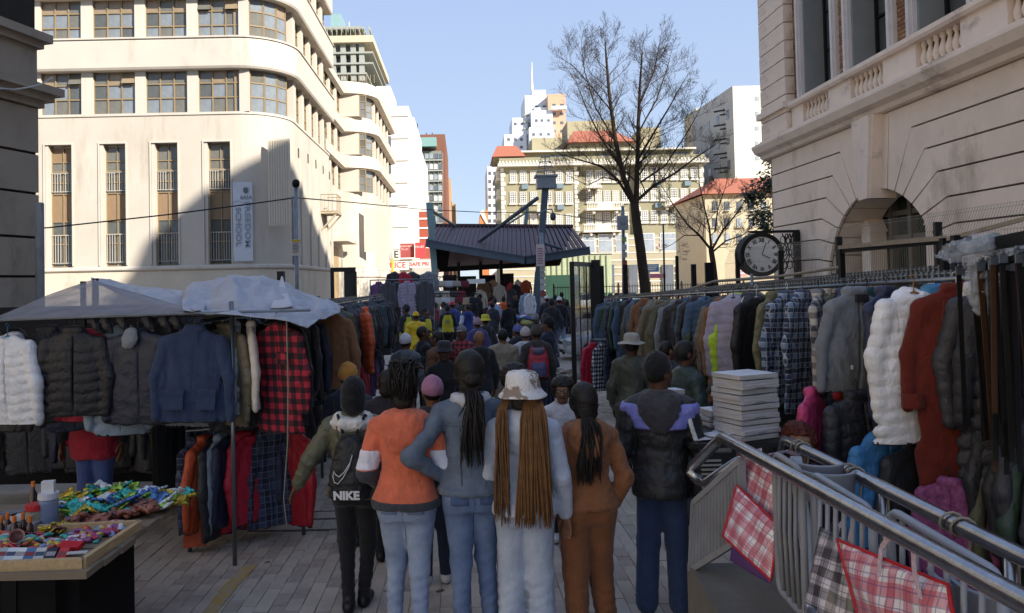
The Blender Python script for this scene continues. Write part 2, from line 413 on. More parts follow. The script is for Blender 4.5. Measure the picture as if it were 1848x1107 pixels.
for i in range(nn):
 za, zc = bz0 + (bz1 - bz0) * i / nn, bz0 + (bz1 - bz0) * (i + 1) / nn; ya = D0 - .06 - .02 * math.sin(i * 1.3); yb = D0 - .06 - .02 * math.sin((i + 1) * 1.3)
 bn.add([(bx0, ya, za), (bx1, ya, za), (bx1, yb, zc), (bx0, yb, zc)], [(0, 1, 2, 3)])
bn.box(bx0, bx1, D0 - .05, D0 - .01, bz0, bz1)
bo = bn.build('banner', BANN); tag(bo, 'tall pale grey vinyl banner with vertical lettering on the cream wall', 'banner')
INK = mat('banner_ink', '#8f969d', .7, 0, .05); INKD = mat('banner_ink_dark', '#5a6068', .7, 0, .05)
text('FREEDOM', .36, (bx1 - .24, D0 - .1, bz0 + 1.75), (R(90), R(90), 0), INK, bo, sx=1.4, bold=.006)
text('SCHOOL', .36, (bx0 + .25, D0 - .1, bz0 + 1.65), (R(90), R(90), 0), INK, bo, sx=1.3, bold=.006)
text('BASA', .24, ((bx0 + bx1) / 2 + .18, D0 - .1, bz1 - .75), (R(90), 0, 0), INKD, bo)
em = MB()
for i in range(7):
 a = i * .9; em.bar((bx1 - .3 + .13 * math.cos(a), D0 - .1, bz1 - .4 + .16 * math.sin(a)), (bx1 - .3 + .05 * math.cos(a + 1), D0 - .1, bz1 - .4 + .05 * math.sin(a + 1)), .02, .05)
em.build('emblem', INKD, bo)
sw = MB(); sw.tube([(bx0 + (bx1 - bx0) * t, D0 - .1, bz1 - 1.0 + .1 * math.sin(t * 6)) for t in [i / 12 for i in range(13)]], .012, 4); sw.build('swirl', INK, bo)
# ribbon windows and bands
def ribbon(zs, ztp, path, parent, th=.45):
 pass
bands = [(z1s - .12, z1s, .05, PLASTER2), (z1t, z2s, .38, PLASTER2), (z2t, z3s, .38, PLASTER2), (z3t, ztop, .38, PLASTER2)]
for i, (a, b, o, m_) in enumerate(bands):
 wallpiece('band', m_, [(o - .06, a), (o, a + .1), (o, b - .1), (o - .03, b), (-.7, b), (-.7, a)] if i else P_(o, a, b, .7), pathoff(XS, YE + (.0)))
 if i: wallpiece('band_sill', PLASTER2, P_(o + .05, b + .002, b + .08, .6))
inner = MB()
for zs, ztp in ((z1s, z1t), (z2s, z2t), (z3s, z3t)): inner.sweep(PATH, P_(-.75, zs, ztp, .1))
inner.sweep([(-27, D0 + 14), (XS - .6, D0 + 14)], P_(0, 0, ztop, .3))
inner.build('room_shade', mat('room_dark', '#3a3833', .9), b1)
PIL = mat('pier_cream', '#c1b8aa', .9, 0, .05, 1, .1, 40)
wcols = [(74, 147), (168, 244), (263, 338), (358, 432)]
def win_flat(x0, x1, y, zs, ztp, parent, cols=3, rows=(.33, .33, .34), axis='x', tilt=None):
 """steel window of cols x rows panes on a wall; returns the window with its panes"""
 fr = MB(); H = ztp - zs
 zz = [zs, zs + H * .36, zs + H * .70, ztp]
 us = [x0 + (x1 - x0) * i / cols for i in range(cols + 1)]
 def bx(u0, u1, d0, d1, w0, w1):
  if axis == 'x': fr.box(u0, u1, y + d0, y + d1, w0, w1)
  else: fr.box(y - d1, y - d0, u0, u1, w0, w1)
 for z in zz: bx(x0, x1, -.05, .03, z - .03, z + .03)
 for u in us: bx(u - .03, u + .03, -.055, .03, zs, ztp)
 W = fr.build('window', FRAME, parent)
 for i in range(3):
  for j in range(cols):
   r = rnd.random(); gm = (GLASS_C if r < .45 else GLASS_B) if i == 2 else (GLASS_D if r < .5 else (GLASS_B if r < .85 else GLASS_A))
   u0, u1 = us[j] + .02, us[j + 1] - .02; w0, w1 = zz[i] + .02, zz[i + 1] - .02
   if axis == 'x': p = piece('pane', u0, u1, y, y + .015, w0, w1, gm, W)
   else: p = piece('pane', y - .015, y, u0, u1, w0, w1, gm, W)
   if i == 2 and rnd.random() < .3:
    if axis == 'x': p.rotation_euler.x = R(-22); p.location.y -= .1
   else: p.rotation_euler = (R(rnd.uniform(-.5, .5)), 0, R(rnd.uniform(-.6, .6)))
 return W
for zs, ztp in ((z1s, z1t), (z2s, z2t), (z3s, z3t)):
 for (a, b) in wcols:
  win_flat(Xl(a, 165), Xl(b, 165), D0 + .15, zs, ztp, b1)
 for (a, b) in ((147, 168), (244, 263), (338, 358), (432, 450), (50, 74)):
  piece('pier', Xl(a, 165), Xl(b, 165), D0 - .02, D0 + .5, zs, ztp, PIL, b1)
 # curved corner window: 6 lights round the arc
 rad = 2.2; cx, cy = XS - 2.3, D0 + 2.3
 xst = Xl(450, 165); pts = [(xst, D0 + .12)] + [(xst + (cx - xst) * t, D0 + .12) for t in (.5, 1.0)]
 pts = [(xst, D0 + .12), ((xst + cx) / 2, D0 + .12), (cx, D0 + .12)] + [(cx + (rad) * math.sin(t), cy - rad * math.cos(t)) for t in [R(a) for a in (18, 36, 54, 72)]]
 fr = MB(); H = ztp - zs; zz = [zs, zs + H * .36, zs + H * .70, ztp]
 for i, p in enumerate(pts): fr.box(p[0] - .04, p[0] + .04, p[1] - .04, p[1] + .04, zs, ztp)
 for i in range(len(pts) - 1):
  for z in zz: fr.bar((pts[i][0], pts[i][1], z), (pts[i + 1][0], pts[i + 1][1], z), .07, .06)
 W = fr.build('window', FRAME, b1)
 for i in range(len(pts) - 1):
  for j in range(3):
   A, B = Vector((*pts[i], 0)), Vector((*pts[i + 1], 0)); d = (B - A); c = (A + B) / 2
   p = piece('pane', c.x - d.length / 2 + .03, c.x + d.length / 2 - .03, c.y, c.y + .015, zz[j] + .02, zz[j + 1] - .02, rnd.choice([GLASS_D, GLASS_D, GLASS_B]) if j < 2 else rnd.choice([GLASS_B, GLASS_D, GLASS_C]), W)
   p.rotation_euler.z = math.atan2(d.y, d.x)
 # side windows between piers
 y = D0 + 2.3 + .0; n = 5; pitch = (YE - y - .2) / n
 for i in range(n):
  piece('pier', XS - .5, XS + .02, y + i * pitch - .0, y + i * pitch + .55, zs, ztp, PIL, b1)
  win_flat(y + i * pitch + .55, y + (i + 1) * pitch, XS - .22, zs, ztp, b1, 3, axis='y')
# side wall: small deep openings above fluted piers
DARKR = mat('opening_dark', '#4c463d', .9, 0, .1)
for i, px in enumerate((539, 556, 570, 583, 594)):
 d = (XS / (at(px, 300, 1).x)); zz = at(px, 268 + i * 10.5, d).z
 piece('vent_opening', XS - .1, XS + .012, d - .16, d + .16, zz - .5, zz, DARKR, b1)
 piece('wall_rib', XS, XS + .09, d + .26, d + .62, zw0, zz - .1, PLASTER, b1)
# small iron balcony on the side wall
bl = MB(); yb = XS / at(583, 390, 1).x; zbk = at(583, 388, yb).z
bl.box(XS, XS + 1.0, yb - .8, yb + 1.0, zbk, zbk + .12)
bl.bar((XS, yb - .7, zbk - 1.0), (XS + .95, yb - .7, zbk), .09, .09); bl.bar((XS, yb + .9, zbk - 1.0), (XS + .95, yb + .9, zbk), .09, .09)
B_ = bl.build('balcony', mat('balcony_concrete', '#a89a80', .85), b1)
rl = MB()
for z in (zbk + .15, zbk + 1.15): rl.tube([(XS, yb - .75, z), (XS + .95, yb - .75, z), (XS + .95, yb + .95, z), (XS, yb + .95, z)], .025, 5)
for i in range(7): rl.tube([(XS + .95, yb - .75 + i * .283, zbk + .15), (XS + .95, yb - .75 + i * .283, zbk + 1.15)], .014, 4)
for i in range(4): rl.tube([(XS + .95 * i / 4, yb - .75, zbk + .15), (XS + .95 * i / 4, yb - .75, zbk + 1.15)], .014, 4)
rl.build('railing', FRAME, B_)
# linking bay and second rounded block further down the street
D2 = 58.0
b2 = empty('rounded_block', (-9, 60, 0), 'cream rounded block with stacked curved windows behind the corner building', 'building')
XL2, XS2 = at(622, 300, D2).x, at(676, 300, D2 + 2).x
def Z2(y): return at(640, y, D2).z
rows2 = [(210, 172), (279, 241), (346, 306)]
PATH2 = [(XL2 - 3, D2), (XS2 - 2.2, D2)] + [(XS2 - 2.2 + 2.2 * math.sin(R(a)), D2 + 2.2 - 2.2 * math.cos(R(a))) for a in range(10, 91, 10)] + [(XS2, D2 + 16)]
LINK = [(XL2 - .2, YE), (XL2 - .2, D2)]
ws = MB(); edges = [-1] + [v for r in reversed(rows2) for v in (Z2(r[0]), Z2(r[1]))] + [Z2(150)]
for i in range(0, len(edges), 2):
 ws.sweep(PATH2, P_(0, edges[i], edges[i + 1], .8))
 ws.sweep(LINK, P_(0, edges[i], edges[i + 1], .8))
ws.build('wall', PLASTER, b2)
for (ys, yt) in rows2:
 zs, zt_ = Z2(ys), Z2(yt); fr = MB()
 MB().sweep(PATH2, [(.0, zt_), (.42, zt_ + .1), (.42, zt_ + .9), (.3, zt_ + 1.0), (-.3, zt_ + 1.0), (-.3, zt_)]).build('band', PLASTER2, b2)
 MB().sweep(LINK, [(.0, zt_), (.3, zt_ + .1), (.3, zt_ + .6), (-.3, zt_ + .6), (-.3, zt_)]).build('band', PLASTER2, b2)
 piece('pier', XL2 - 1, at(648, ys, D2).x, D2, D2 + .5, zs, zt_, PIL, b2)
 pts = [(at(649, ys, D2).x, D2 + .15), (at(660, ys, D2).x, D2 + .15)] + [(XS2 - 2.2 + 2.1 * math.sin(R(a)), D2 + 2.2 - 2.1 * math.cos(R(a))) for a in (5, 28, 52, 76)]
 zz = [zs, zs + (zt_ - zs) * .36, zs + (zt_ - zs) * .7, zt_]
 for p in pts: fr.box(p[0] - .04, p[0] + .04, p[1] - .04, p[1] + .04, zs, zt_)
 for i in range(len(pts) - 1):
  for z in zz: fr.bar((*pts[i], z), (*pts[i + 1], z), .07, .06)
 W = fr.build('window', FRAME, b2)
 for i in range(len(pts) - 1):
  for j in range(3):
   A, B = Vector((*pts[i], 0)), Vector((*pts[i + 1], 0)); d = B - A; c = (A + B) / 2
   p = piece('pane', c.x - d.length / 2 + .03, c.x + d.length / 2 - .03, c.y, c.y + .02, zz[j] + .02, zz[j + 1] - .02, rnd.choice([GLASS_D, GLASS_B]), W)
   p.rotation_euler.z = math.atan2(d.y, d.x)
 for i in range(5):
  y = D2 + 2.3 + i * 2.6; piece('pier', XS2 - .5, XS2 + .02, y, y + .6, zs, zt_, PIL, b2)
  win_flat(y + .6, y + 2.6, XS2 - .2, zs, zt_, b2, 3, axis='y')
 for i in range(3):
  y = YE + .3 + i * 2.7; piece('pier', XL2 - .7, XL2 - .18, y, y + .6, zs, zt_, PIL, b2)
  win_flat(y + .6, y + 2.7, XL2 - .4, zs, zt_, b2, 3, axis='y')
pa = at(658, 455, D2); pb = at(676, 376, D2)
MB().box(pa.x, pb.x, D2 - .08, D2 + .0, pa.z, pb.z).build('blind_panel', LOUVER, b2)
for i in range(5):
 y = D2 + 2.6 + i * 1.6; piece('wall_rib', XS2, XS2 + .14, y, y + .8, Z2(487), Z2(378), PLASTER, b2)
MB().sweep(PATH2, [(.12, Z2(500)), (.12, Z2(489)), (0, Z2(486)), (-.2, Z2(486)), (-.2, Z2(500))]).build('base_moulding', PLASTER2, b2)
# entrance with canopy in the linking bay
cz = at(612, 438, 54).z
MB().box(XL2 - .25, XL2 + 1.0, 52.2, 57.2, cz, cz + .25).build('canopy', PLASTER2, b2)
MB().box(XL2 - .25, XL2 - .17, 52.6, 55.6, .2, cz - .3).build('door', mat('roller_door', '#a48a63', .7, 0, .1, 2, stretch=(1, 1, 8)), b2)

# ================================================================== distant street blocks
def block(name, label, px0, px1, ytop, d, depth, hexc, zbase=-1, ybase=None):
 a, b = at(px0, ytop, d), at(px1, ytop, d); zt = (a.z + b.z) / 2
 e = empty(name, ((a.x + b.x) / 2, d, 0), label, 'building')
 m_ = mat('wall_' + hexc.strip('#'), hexc, .9, 0, .06, .25, .1, 20, .2, dirt=('#8a8070', .25, .66, (1, 1, .3)))
 MB().box(a.x, b.x, d, d + depth, zbase, zt).build('wall', m_, e)
 return e, a.x, b.x, zt, m_
def wgrid(e, pxs, pys, d, wpx, hpx, m_, dep=.12, sill=None):
 for px in pxs:
  for py in pys:
   c = at(px, py, d); w_ = wpx * d / FPX / 2; h_ = hpx * d / FPX / 2
   W = piece('window', c.x - w_, c.x + w_, d - .06, d + dep, c.z - h_, c.z + h_, m_ if not isinstance(m_, list) else rnd.choice(m_), e)
   if sill: piece('sill', c.x - w_ * 1.15, c.x + w_ * 1.15, d - .25, d, c.z - h_ - h_ * .15, c.z - h_, sill, e)
GFAR = glassy('glass_far', '#5b6066', .2); GFAR2 = glassy('glass_far_pale', '#8d949a', .3); WHITEP = mat('white_trim', '#cfcac0', .8, 0, .05, 2)
# tower with terraces rising behind the rounded block
e, a, b, zt, m_ = block('terrace_tower', 'grey green tower with open terraces and glass roof box above the cream block', 596, 664, 150, 105, 20, '#97988c')
TG = mat('tower_grey', '#989a90', .8, 0, .08, .5)
for i, y in enumerate((138, 120, 101)):
 z = at(630, y, 105).z; MB().box(a, b + .9 * (i > 0), 103.6, 125, z - .12, z + .12).build('terrace_slab', TG, e)
zc0, zc1 = at(630, 84, 105).z, at(630, 72, 105).z
MB().box(a - 1, b + 1.0, 103.2, 125.4, zc0, zc1).build('cornice_band', mat('tower_beige', '#c4b79c', .85, 0, .05, .5), e)
for px in (604, 622, 640, 655):
 p = at(px, 120, 105); piece('column', p.x - .35, p.x + .35, 103.8, 104.5, at(px, 150, 105).z, zc0, TG, e)
for y0, y1 in ((136, 123), (118, 104), (99, 86)):
 for px0, px1 in ((606, 620), (624, 638), (642, 653)):
  A, B = at(px0, y0, 105), at(px1, y1, 105); piece('window', A.x, B.x, 104.9, 105.02, A.z, B.z, rnd.choice([GFAR, GFAR2]), e)
zr = at(630, 52, 105).z
MB().box(a - 1, b - .6, 104, 122, zr - .25, zr).build('pergola_slab', TG, e)
for i in range(9): piece('pergola_fin', a - .5 + i * .75, a - .3 + i * .75, 103.5, 106, zr - .7, zr - .25, TG, e)
for i in range(10): piece('balustrade_post', a + i * .62, a + i * .62 + .06, 103.3, 103.4, zc1, zc1 + .9, TG, e)
MB().box(a - 1, b, 103.3, 103.4, zc1 + .9, zc1 + 1.0).build('handrail', TG, e)
A, B = at(597, 52, 112), at(615, 25, 112); MB().box(A.x, B.x, 112, 118, A.z, B.z).build('plant_room', mat('glass_green', '#86a3a2', .3, 0, .1, 1), e)
p = at(630, 40, 108); MB().tube([(p.x, 108, zr), (p.x, 108, p.z)], .08, 6).build('mast', WHITEP, e)
for i in range(14): piece('railing_post', a + i * .5, a + i * .5 + .07, 100.2, 100.3, at(640, 150, 100).z, at(640, 135, 100).z, FRAME, e)
# white stepped building
e, a, b, zt, m_ = block('white_block', 'tall plain white stepped building beside the cream block', 690, 737, 192, 84, 26, '#e2ddd2')
A = at(737, 205, 86); B = at(747, 205, 90)
MB().box(A.x - .4, B.x, 90, 106, 0, at(742, 212, 90).z).build('wall_step', m_, e)
MB().box(A.x, at(757, 250, 98).x, 98, 120, 0, at(750, 262, 98).z).build('wall_step', m_, e)
A = at(679, 156, 92); B = at(705, 192, 92); MB().box(A.x, B.x, 92, 100, B.z, A.z).build('lift_tower', m_, e)
for y in (210, 250, 290, 330, 370, 410, 450):
 A, B = at(705, y, 84), at(736, y, 84); piece('string_course', A.x, B.x + .06, 83.9, 84.02, A.z - .06, A.z + .06, mat('white_joint', '#c9c2b4', .9), e)
for y in (228, 258, 301, 344, 389, 432, 470):
 A = at(700, y, 83.9); piece('window', A.x - .6, A.x + .35, 83.85, 84.1, A.z - .7, A.z + .7, GFAR, e)
# brick tower with curtain wall
e, a, b, zt, m_ = block('brick_tower', 'brown brick tower with green grey curtain wall floors', 745, 803, 243, 160, 30, '#7d5546')
TGR = mat('curtain_grey', '#7d827a', .8, 0, .08, .4); TGN = mat('curtain_green', '#7fa09a', .5, 0, .08, .3)
A, B = at(745, 268, 159), at(788, 258, 159); MB().box(A.x, B.x, 157, 160, A.z, B.z + .8).build('green_fascia', TGN, e)
yy = 274; MB().box(A.x, at(797, 300, 159).x, 158.4, 160, 0, at(770, 274, 159).z).build('curtain_wall', TGR, e)
for i in range(8):
 y0 = 277 + i * 19
 for j, px in enumerate((763, 771, 779, 787, 795)):
  c = at(px, y0 + 5, 158.4); piece('window', c.x - .38, c.x + .38, 158.2, 158.5, c.z - .55, c.z + .45, rnd.choice([GFAR, GFAR, GFAR2, WHITEP]), e)
  piece('mullion', c.x + .42, c.x + .5, 158.1, 158.5, c.z - 1.4, c.z + .6, TG, e)
 A, B = at(745, y0 + 13, 158), at(798, y0 + 13, 158); piece('floor_band', A.x, B.x, 157.9, 158.5, A.z - .12, A.z + .12, mat('band_grey', '#a3a69c', .8), e)
for px in (752, 768, 779): c = at(px, 235, 162); MB().tube([(c.x, 165, zt), (c.x, 165, c.z + (2 if px == 752 else 0))], .1, 5).build('mast', STEEL_D, e)
block('tan_slab_block', 'narrow tan slab block beyond the brick tower', 802, 813, 322, 190, 25, '#b2977a')
block('tan_low_block', 'lower tan block at the far end of the street', 811, 822, 367, 215, 25, '#b39b78')
e, a, b, zt, m_ = block('red_shop_building', 'red brick shop building beside the white block', 756, 771, 382, 96, 14, '#8e4a3a')
for y in (395, 412, 430, 447): p = at(764, y, 96); piece('string_course', a, b + .1, 95.9, 96.05, p.z - .1, p.z + .1, WHITEP, e)
e, a, b, zt, m_ = block('orange_gable_building', 'small orange building with green and white gable', 864, 881, 412, 175, 10, '#c47a4c')
p, q = at(866, 385, 174.9), at(881, 405, 174.9)
MB().prism([(a, 174.9, zt), (b, 174.9, zt), (b, 174.9, p.z + .8), (a + .4, 174.9, p.z)], (0, 0, 0), (0, 9, 0)).build('gable', mat('gable_orange', '#c98455', .8), e)
MB().prism([(a + .2, 174.7, p.z + .2), (b, 174.7, zt), (b, 174.7, zt + 1.2), (a + 1.1, 174.7, p.z + .8)], (0, 0, 0), (0, .15, 0)).build('white_stripe', WHITEP, e)
e, a, b, zt, m_ = block('white_slim_block', 'slim white block with small square windows beside the olive hotel', 879, 898, 300, 190, 20, '#d5d6d6')
wgrid(e, (884, 893), (313, 328, 342, 356, 371, 385, 399), 190, 5, 6, GFAR)
# white stepped tower behind the hotel
e, a, b, zt, m_ = block('white_stepped_tower', 'white stepped tower with balconies, mast and peach side wall', 947, 993, 172, 230, 16, '#d9dadb')
WT = m_
for (x0, x1, y0, d, hx) in ((910, 950, 243, 226, 0), (924, 952, 213, 227, 0), (958, 997, 200, 225, 0), (955, 1000, 230, 222, 0), (960, 985, 163, 231, 0)):
 A, B = at(x0, y0, d), at(x1, y0, d); MB().box(A.x, B.x, d, d + 14, 0, A.z).build('wall_step', WT, e)
A, B = at(990, 172, 224), at(1022, 172, 224); PEACH = mat('wall_peach', '#c9a184', .85, 0, .05, .3)
MB().box(A.x, B.x, 226, 246, 0, at(1000, 167, 224).z).build('wall_peach', PEACH, e)
wgrid(e, (918, 930, 941), (252, 266), 226, 5, 5, GFAR); wgrid(e, (930, 942), (224,), 227, 5, 5, GFAR); wgrid(e, (968, 982), (193,), 229.9, 5, 5, GFAR)
wgrid(e, (968, 978, 990), (218,), 225, 5, 5, GFAR); wgrid(e, (963, 976, 990), (243, 260), 222, 5, 5, GFAR); wgrid(e, (1000, 1014), (190, 206, 222, 237, 252), 226, 6, 5, GFAR)
for px, py, d in ((978, 199, 229), (980, 225, 224), (978, 250, 221), (1008, 196, 225)):
 c = at(px, py, d); MB().box(c.x - 2.3, c.x + 2.3, d - 1.2, d, c.z - .5, c.z + .5).build('balcony', WT, e)
c0, c1 = at(960, 163, 232), at(960, 112, 232); MB().tube([c0, (c0.x, 232, (c0.z + c1.z) / 2), c1], [.5, .25, .1], 6).build('mast', WHITEP, e)
for i in range(6): c = at(950, 210 + i * 12, 228); piece('balcony_rail', c.x - .9, c.x + .9, 226.4, 227.6, c.z - .25, c.z + .25, TG, e)
# pale tower at the far right
e, a, b, zt, m_ = block('pale_slab_tower', 'tall pale slab tower with external pipes behind the bare tree', 1322, 1392, 155, 120, 14, '#d8d0bd')
GT = mat('wall_grey_side', '#a9a8a2', .9, 0, .06, .3)
A, B = at(1322, 155, 120), at(1248, 200, 140)
MB().prism([(A.x, 120, 0), (B.x, 140, 0), (B.x + 6, 150, 0), (A.x + 6, 130, 0)], (0, 0, 0), (0, 0, A.z)).build('side_wall', GT, e)
for i in range(5):
 for j in range(4):
  t = .12 + j * .22; x = A.x + (B.x - A.x) * t; y = 120 + 20 * t; z = A.z - 4 - i * 4.0
  if z > 12: MB().obox((x, y, z), (.06, -.06, 0), ((B.x - A.x) * .03, .6, 0), (0, 0, .75)).build('window', GFAR, e)
for y in (200, 226, 252, 278, 304):
 c = at(1302, y, 124); MB().obox((c.x, c.y, c.z), (.9, -.9, 0), (.1, .1, 0), (0, 0, .12)).build('pipe_bracket', BLACKP, e); MB().obox((c.x + .5, c.y - .6, c.z - .7), (.7, -.7, 0), (.1, .1, 0), (0, 0, .1)).build('pipe_bracket', BLACKP, e)
wgrid(e, (1366, 1380), (178, 205, 232, 259, 286), 120, 7, 7, GFAR2)
block('roof_plant_block', 'low beige roof block beside the pale tower', 1256, 1272, 196, 150, 8, '#c6b795')
# house with red hip roof near the evergreen
e, a, b, zt, m_ = block('red_roof_house', 'cream house with red tiled hip roof behind the bare sapling', 1272, 1400, 350, 84, 12, '#b9ae94')
TILE = mat('roof_tile_red', '#a3634d', .85, 0, .12, 1.5, .5, 12, stretch=(1, 6, 6))
A, B = at(1290, 323, 90), at(1392, 323, 90)
MB().add([(a - .6, 83.4, zt), (b + .6, 83.4, zt), (b + .6, 96.6, zt), (a - .6, 96.6, zt), (A.x, 90, A.z), (B.x, 90, A.z)], [(0, 1, 5, 4), (1, 2, 5), (2, 3, 4, 5), (3, 0, 4)]).build('roof', TILE, e)
wgrid(e, (1290, 1312, 1334, 1356, 1378), (372, 402, 430), 84, 9, 16, [GFAR, GFAR2], sill=WHITEP)
# ================================================================== olive hotel across the square
DH = 120.0
OLIVE = mat('olive_render', '#908a70', .9, 0, .07, .3, .1, 20, dirt=('#756f58', .4, .6, (1, 1, .4)))
QUO = mat('quoin_white', '#d0cabc', .85, 0, .06, 1)
ht = empty('olive_hotel', (at(1080, 500, DH).x, DH + 6, 0), 'olive rendered old hotel with white quoins, balconies and red roofs', 'building')
hx = lambda px: at(px, 400, DH).x
hz = lambda y, px=1080: at(px, y + (px - 1080) * -.021, DH).z
MB().box(hx(905), hx(1270), DH, DH + 22, 0, hz(300)).build('wall', OLIVE, ht)
for px0, px1, y in ((905, 1040, 0), (1150, 1270, 0)):  # projecting end pavilions
 MB().box(hx(px0), hx(px1), DH - .7, DH, hz(428), hz(300)).build('pavilion_wall', OLIVE, ht)
MB().box(hx(902), hx(1273), DH - 1.0, DH, 0, hz(426)).build('base_storey', mat('hotel_base', '#a49a82', .9, 0, .07, .5), ht)
for i in range(8): z = i * 1.1 + .6; piece('string_course', hx(901), hx(1274), DH - 1.08, DH - .9, z, z + .16, QUO, ht)
MB().box(hx(900), hx(1276), DH - 1.9, DH + 22, hz(300), hz(294)).build('cornice', QUO, ht)
MB().box(hx(903), hx(1272), DH - .9, DH + 22, hz(294), hz(284)).build('parapet', OLIVE, ht)
for i in range(62): px = 902 + i * 6; piece('cornice_bracket', hx(px), hx(px + 2.5), DH - 2.0, DH - 1.3, hz(296), hz(291), QUO, ht)
for px in (905, 1037, 1147, 1262):
 n = 15; z0, z1 = hz(426), hz(301)
 for i in range(n):
  za, zc = z0 + (z1 - z0) * i / n, z0 + (z1 - z0) * (i + 1) / n; w_ = 8 if i % 2 else 5.5
  piece('quoin', hx(px), hx(px + w_), DH - .82, DH - .4, za + .05, zc - .05, QUO, ht)
CURT = mat('net_curtain', '#b6b4ac', .8, 0, .25, .5)
wf = MB(); HW, HH = 6 * DH / FPX, 10.5 * DH / FPX
wf.box(-HW, HW, -.16, -.04, -HH, -HH + .1); wf.box(-HW, HW, -.16, -.04, HH - .1, HH)
for x in (-HW + .05, -HW / 3, HW / 3, HW - .05): wf.box(x - .045, x + .045, -.15, -.05, -HH, HH)
for k in range(1, 5): z = -HH + 2 * HH * k / 5; wf.box(-HW, HW, -.14, -.05, z - .04, z + .04)
wfm = wf.data('hotel_window', mat('sash_white', '#d6d2c8', .7))
def hotel_window(px, y, d):
 c = at(px, y - (px - 1080) * .021 * 0, d); W = link('window', wfm, ht, c - ht.location)
 piece('pane', c.x - HW, c.x + HW, d - .05, d + .02, c.z - HH, c.z + HH, rnd.choice([GFAR, GFAR2, CURT]), W)
 piece('window_sill', c.x - HW - .12, c.x + HW + .12, d - .3, d, c.z - HH - .2, c.z - HH, QUO, W)
for px in (926, 944, 963, 990, 1009, 1027):
 for y in (319, 357, 397): hotel_window(px, y, DH - .7)
for px in (1064, 1080, 1095, 1111, 1128):
 for y in (318, 355, 394): hotel_window(px, y, DH)
for px in (1163, 1180, 1198, 1216, 1234, 1252):
 for y in (313, 351, 391): hotel_window(px, y, DH - .7)
for px in (948, 1011, 1186, 1240):
 for y in (336, 374): piece('air_conditioner', hx(px) - .5, hx(px) + .5, DH - 1.1, DH - .7, hz(y) - .35, hz(y) + .35, mat('ac_box', '#6d7f86', .5), ht)
for (px0, px1, y) in ((1056, 1124, 378), (1050, 1118, 417), (1056, 1084, 338), (1195, 1222, 374), (968, 990, 378)):
 y0 = DH - 2.0; bz = hz(y)
 B_ = MB().box(hx(px0), hx(px1), y0, DH, bz - .3, bz).build('balcony', QUO, ht)
 MB().box(hx(px0), hx(px1), y0, y0 + .15, bz + .75, bz + .95).box(hx(px0) + .3 * (hx(px1) - hx(px0)), hx(px0) + .7 * (hx(px1) - hx(px0)), y0 + .02, y0 + .13, bz, bz + .75).build('balcony_rail', QUO, B_)
 nb = int((px1 - px0) / 3)
 for i in range(nb): x = hx(px0 + 1 + i * (px1 - px0 - 2) / nb); piece('baluster', x, x + .1, y0 + .03, y0 + .12, bz, bz + .75, QUO, B_)
 for t in (.2, .8): x = hx(px0) + t * (hx(px1) - hx(px0)); piece('bracket', x - .15, x + .15, y0 + .3, DH, bz - .8, bz - .3, QUO, B_)
for (a, b) in ((1050, 1070), (1078, 1101), (1109, 1128), (1157, 1176), (1189, 1218), (1233, 1258), (920, 950), (965, 1000)):
 y0, y1 = hz(455), hz(425)
 W = MB().box(hx(a) - .12, hx(b) + .12, DH - 1.1, DH - .9, y0 - .12, y1 + .12).build('shop_window', mat('sash_white', '#d6d2c8', .7), ht)
 zm = y0 + (y1 - y0) * .68; piece('pane', hx(a), hx(b), DH - 1.14, DH - 1.0, y0, zm - .05, GFAR2, W)
 for k in range(3): piece('pane', hx(a) + (hx(b) - hx(a)) * k / 3 + .04, hx(a) + (hx(b) - hx(a)) * (k + 1) / 3 - .04, DH - 1.14, DH - 1.0, zm + .05, y1, GFAR2, W)
# attic storeys and red roofs
MB().box(hx(941), hx(1265), DH + 3, DH + 20, hz(285), hz(268)).build('attic_wall', OLIVE, ht)
MB().box(hx(936), hx(1268), DH + 2.2, DH + 20, hz(268), hz(265)).build('attic_cornice', QUO, ht)
for (a, b) in ((1000, 1034), (1090, 1120), (1160, 1190), (1225, 1255)): piece('attic_window', hx(a), hx(b), DH + 2.9, DH + 3.1, hz(282), hz(273), GFAR, ht)
def hiproof(px0, px1, y0, y1, d0, d1, nm='roof'):
 dm = (d0 + d1) / 2; x0, x1, z0, z1 = hx(px0), hx(px1), at(1080, y0, d0).z, at(1080, y1, dm).z; w_ = (x1 - x0) * .2
 MB().add([(x0, d0, z0), (x1, d0, z0), (x1, d1, z0), (x0, d1, z0), (x0 + w_, dm, z1), (x1 - w_, dm, z1)], [(0, 1, 5, 4), (1, 2, 5), (2, 3, 4, 5), (3, 0, 4), (3, 2, 1, 0)]).build(nm, TILE, ht)
MB().box(hx(893), hx(948), DH - .2, DH + 8, hz(284), hz(279, 920)).build('tower_wall', OLIVE, ht)
hiproof(890, 950, 279, 260, DH - 1, DH + 9); MB().box(hx(1036), hx(1150), DH + 2.4, DH + 16, hz(270), at(1080, 255, DH + 2).z).build('attic_wall', OLIVE, ht)
hiproof(1030, 1156, 256, 236, DH + 1.5, DH + 17)
for (a, b, y0, y1, dd) in ((976, 1036, 268, 247, 12), (1060, 1163, 256, 218, 20), (1205, 1245, 268, 232, 16)):
 MB().box(hx(a), hx(b), DH + dd, DH + dd + 8, hz(y0) - 2, at(1080, y1, DH + dd).z).build('roof_block', mat('roof_block_tan', '#a69d80', .9, 0, .06, .4), ht)
# shaded left flank with bays
for i, y in enumerate((430, 392, 354, 320)):
 z = hz(y); MB().box(hx(898), hx(905), DH + 1.5, DH + 6, z, z + .5).box(hx(899.5), hx(905), DH + 2, DH + 5.5, z + .5, z + 1.6).build('flank_balcony', QUO, ht)
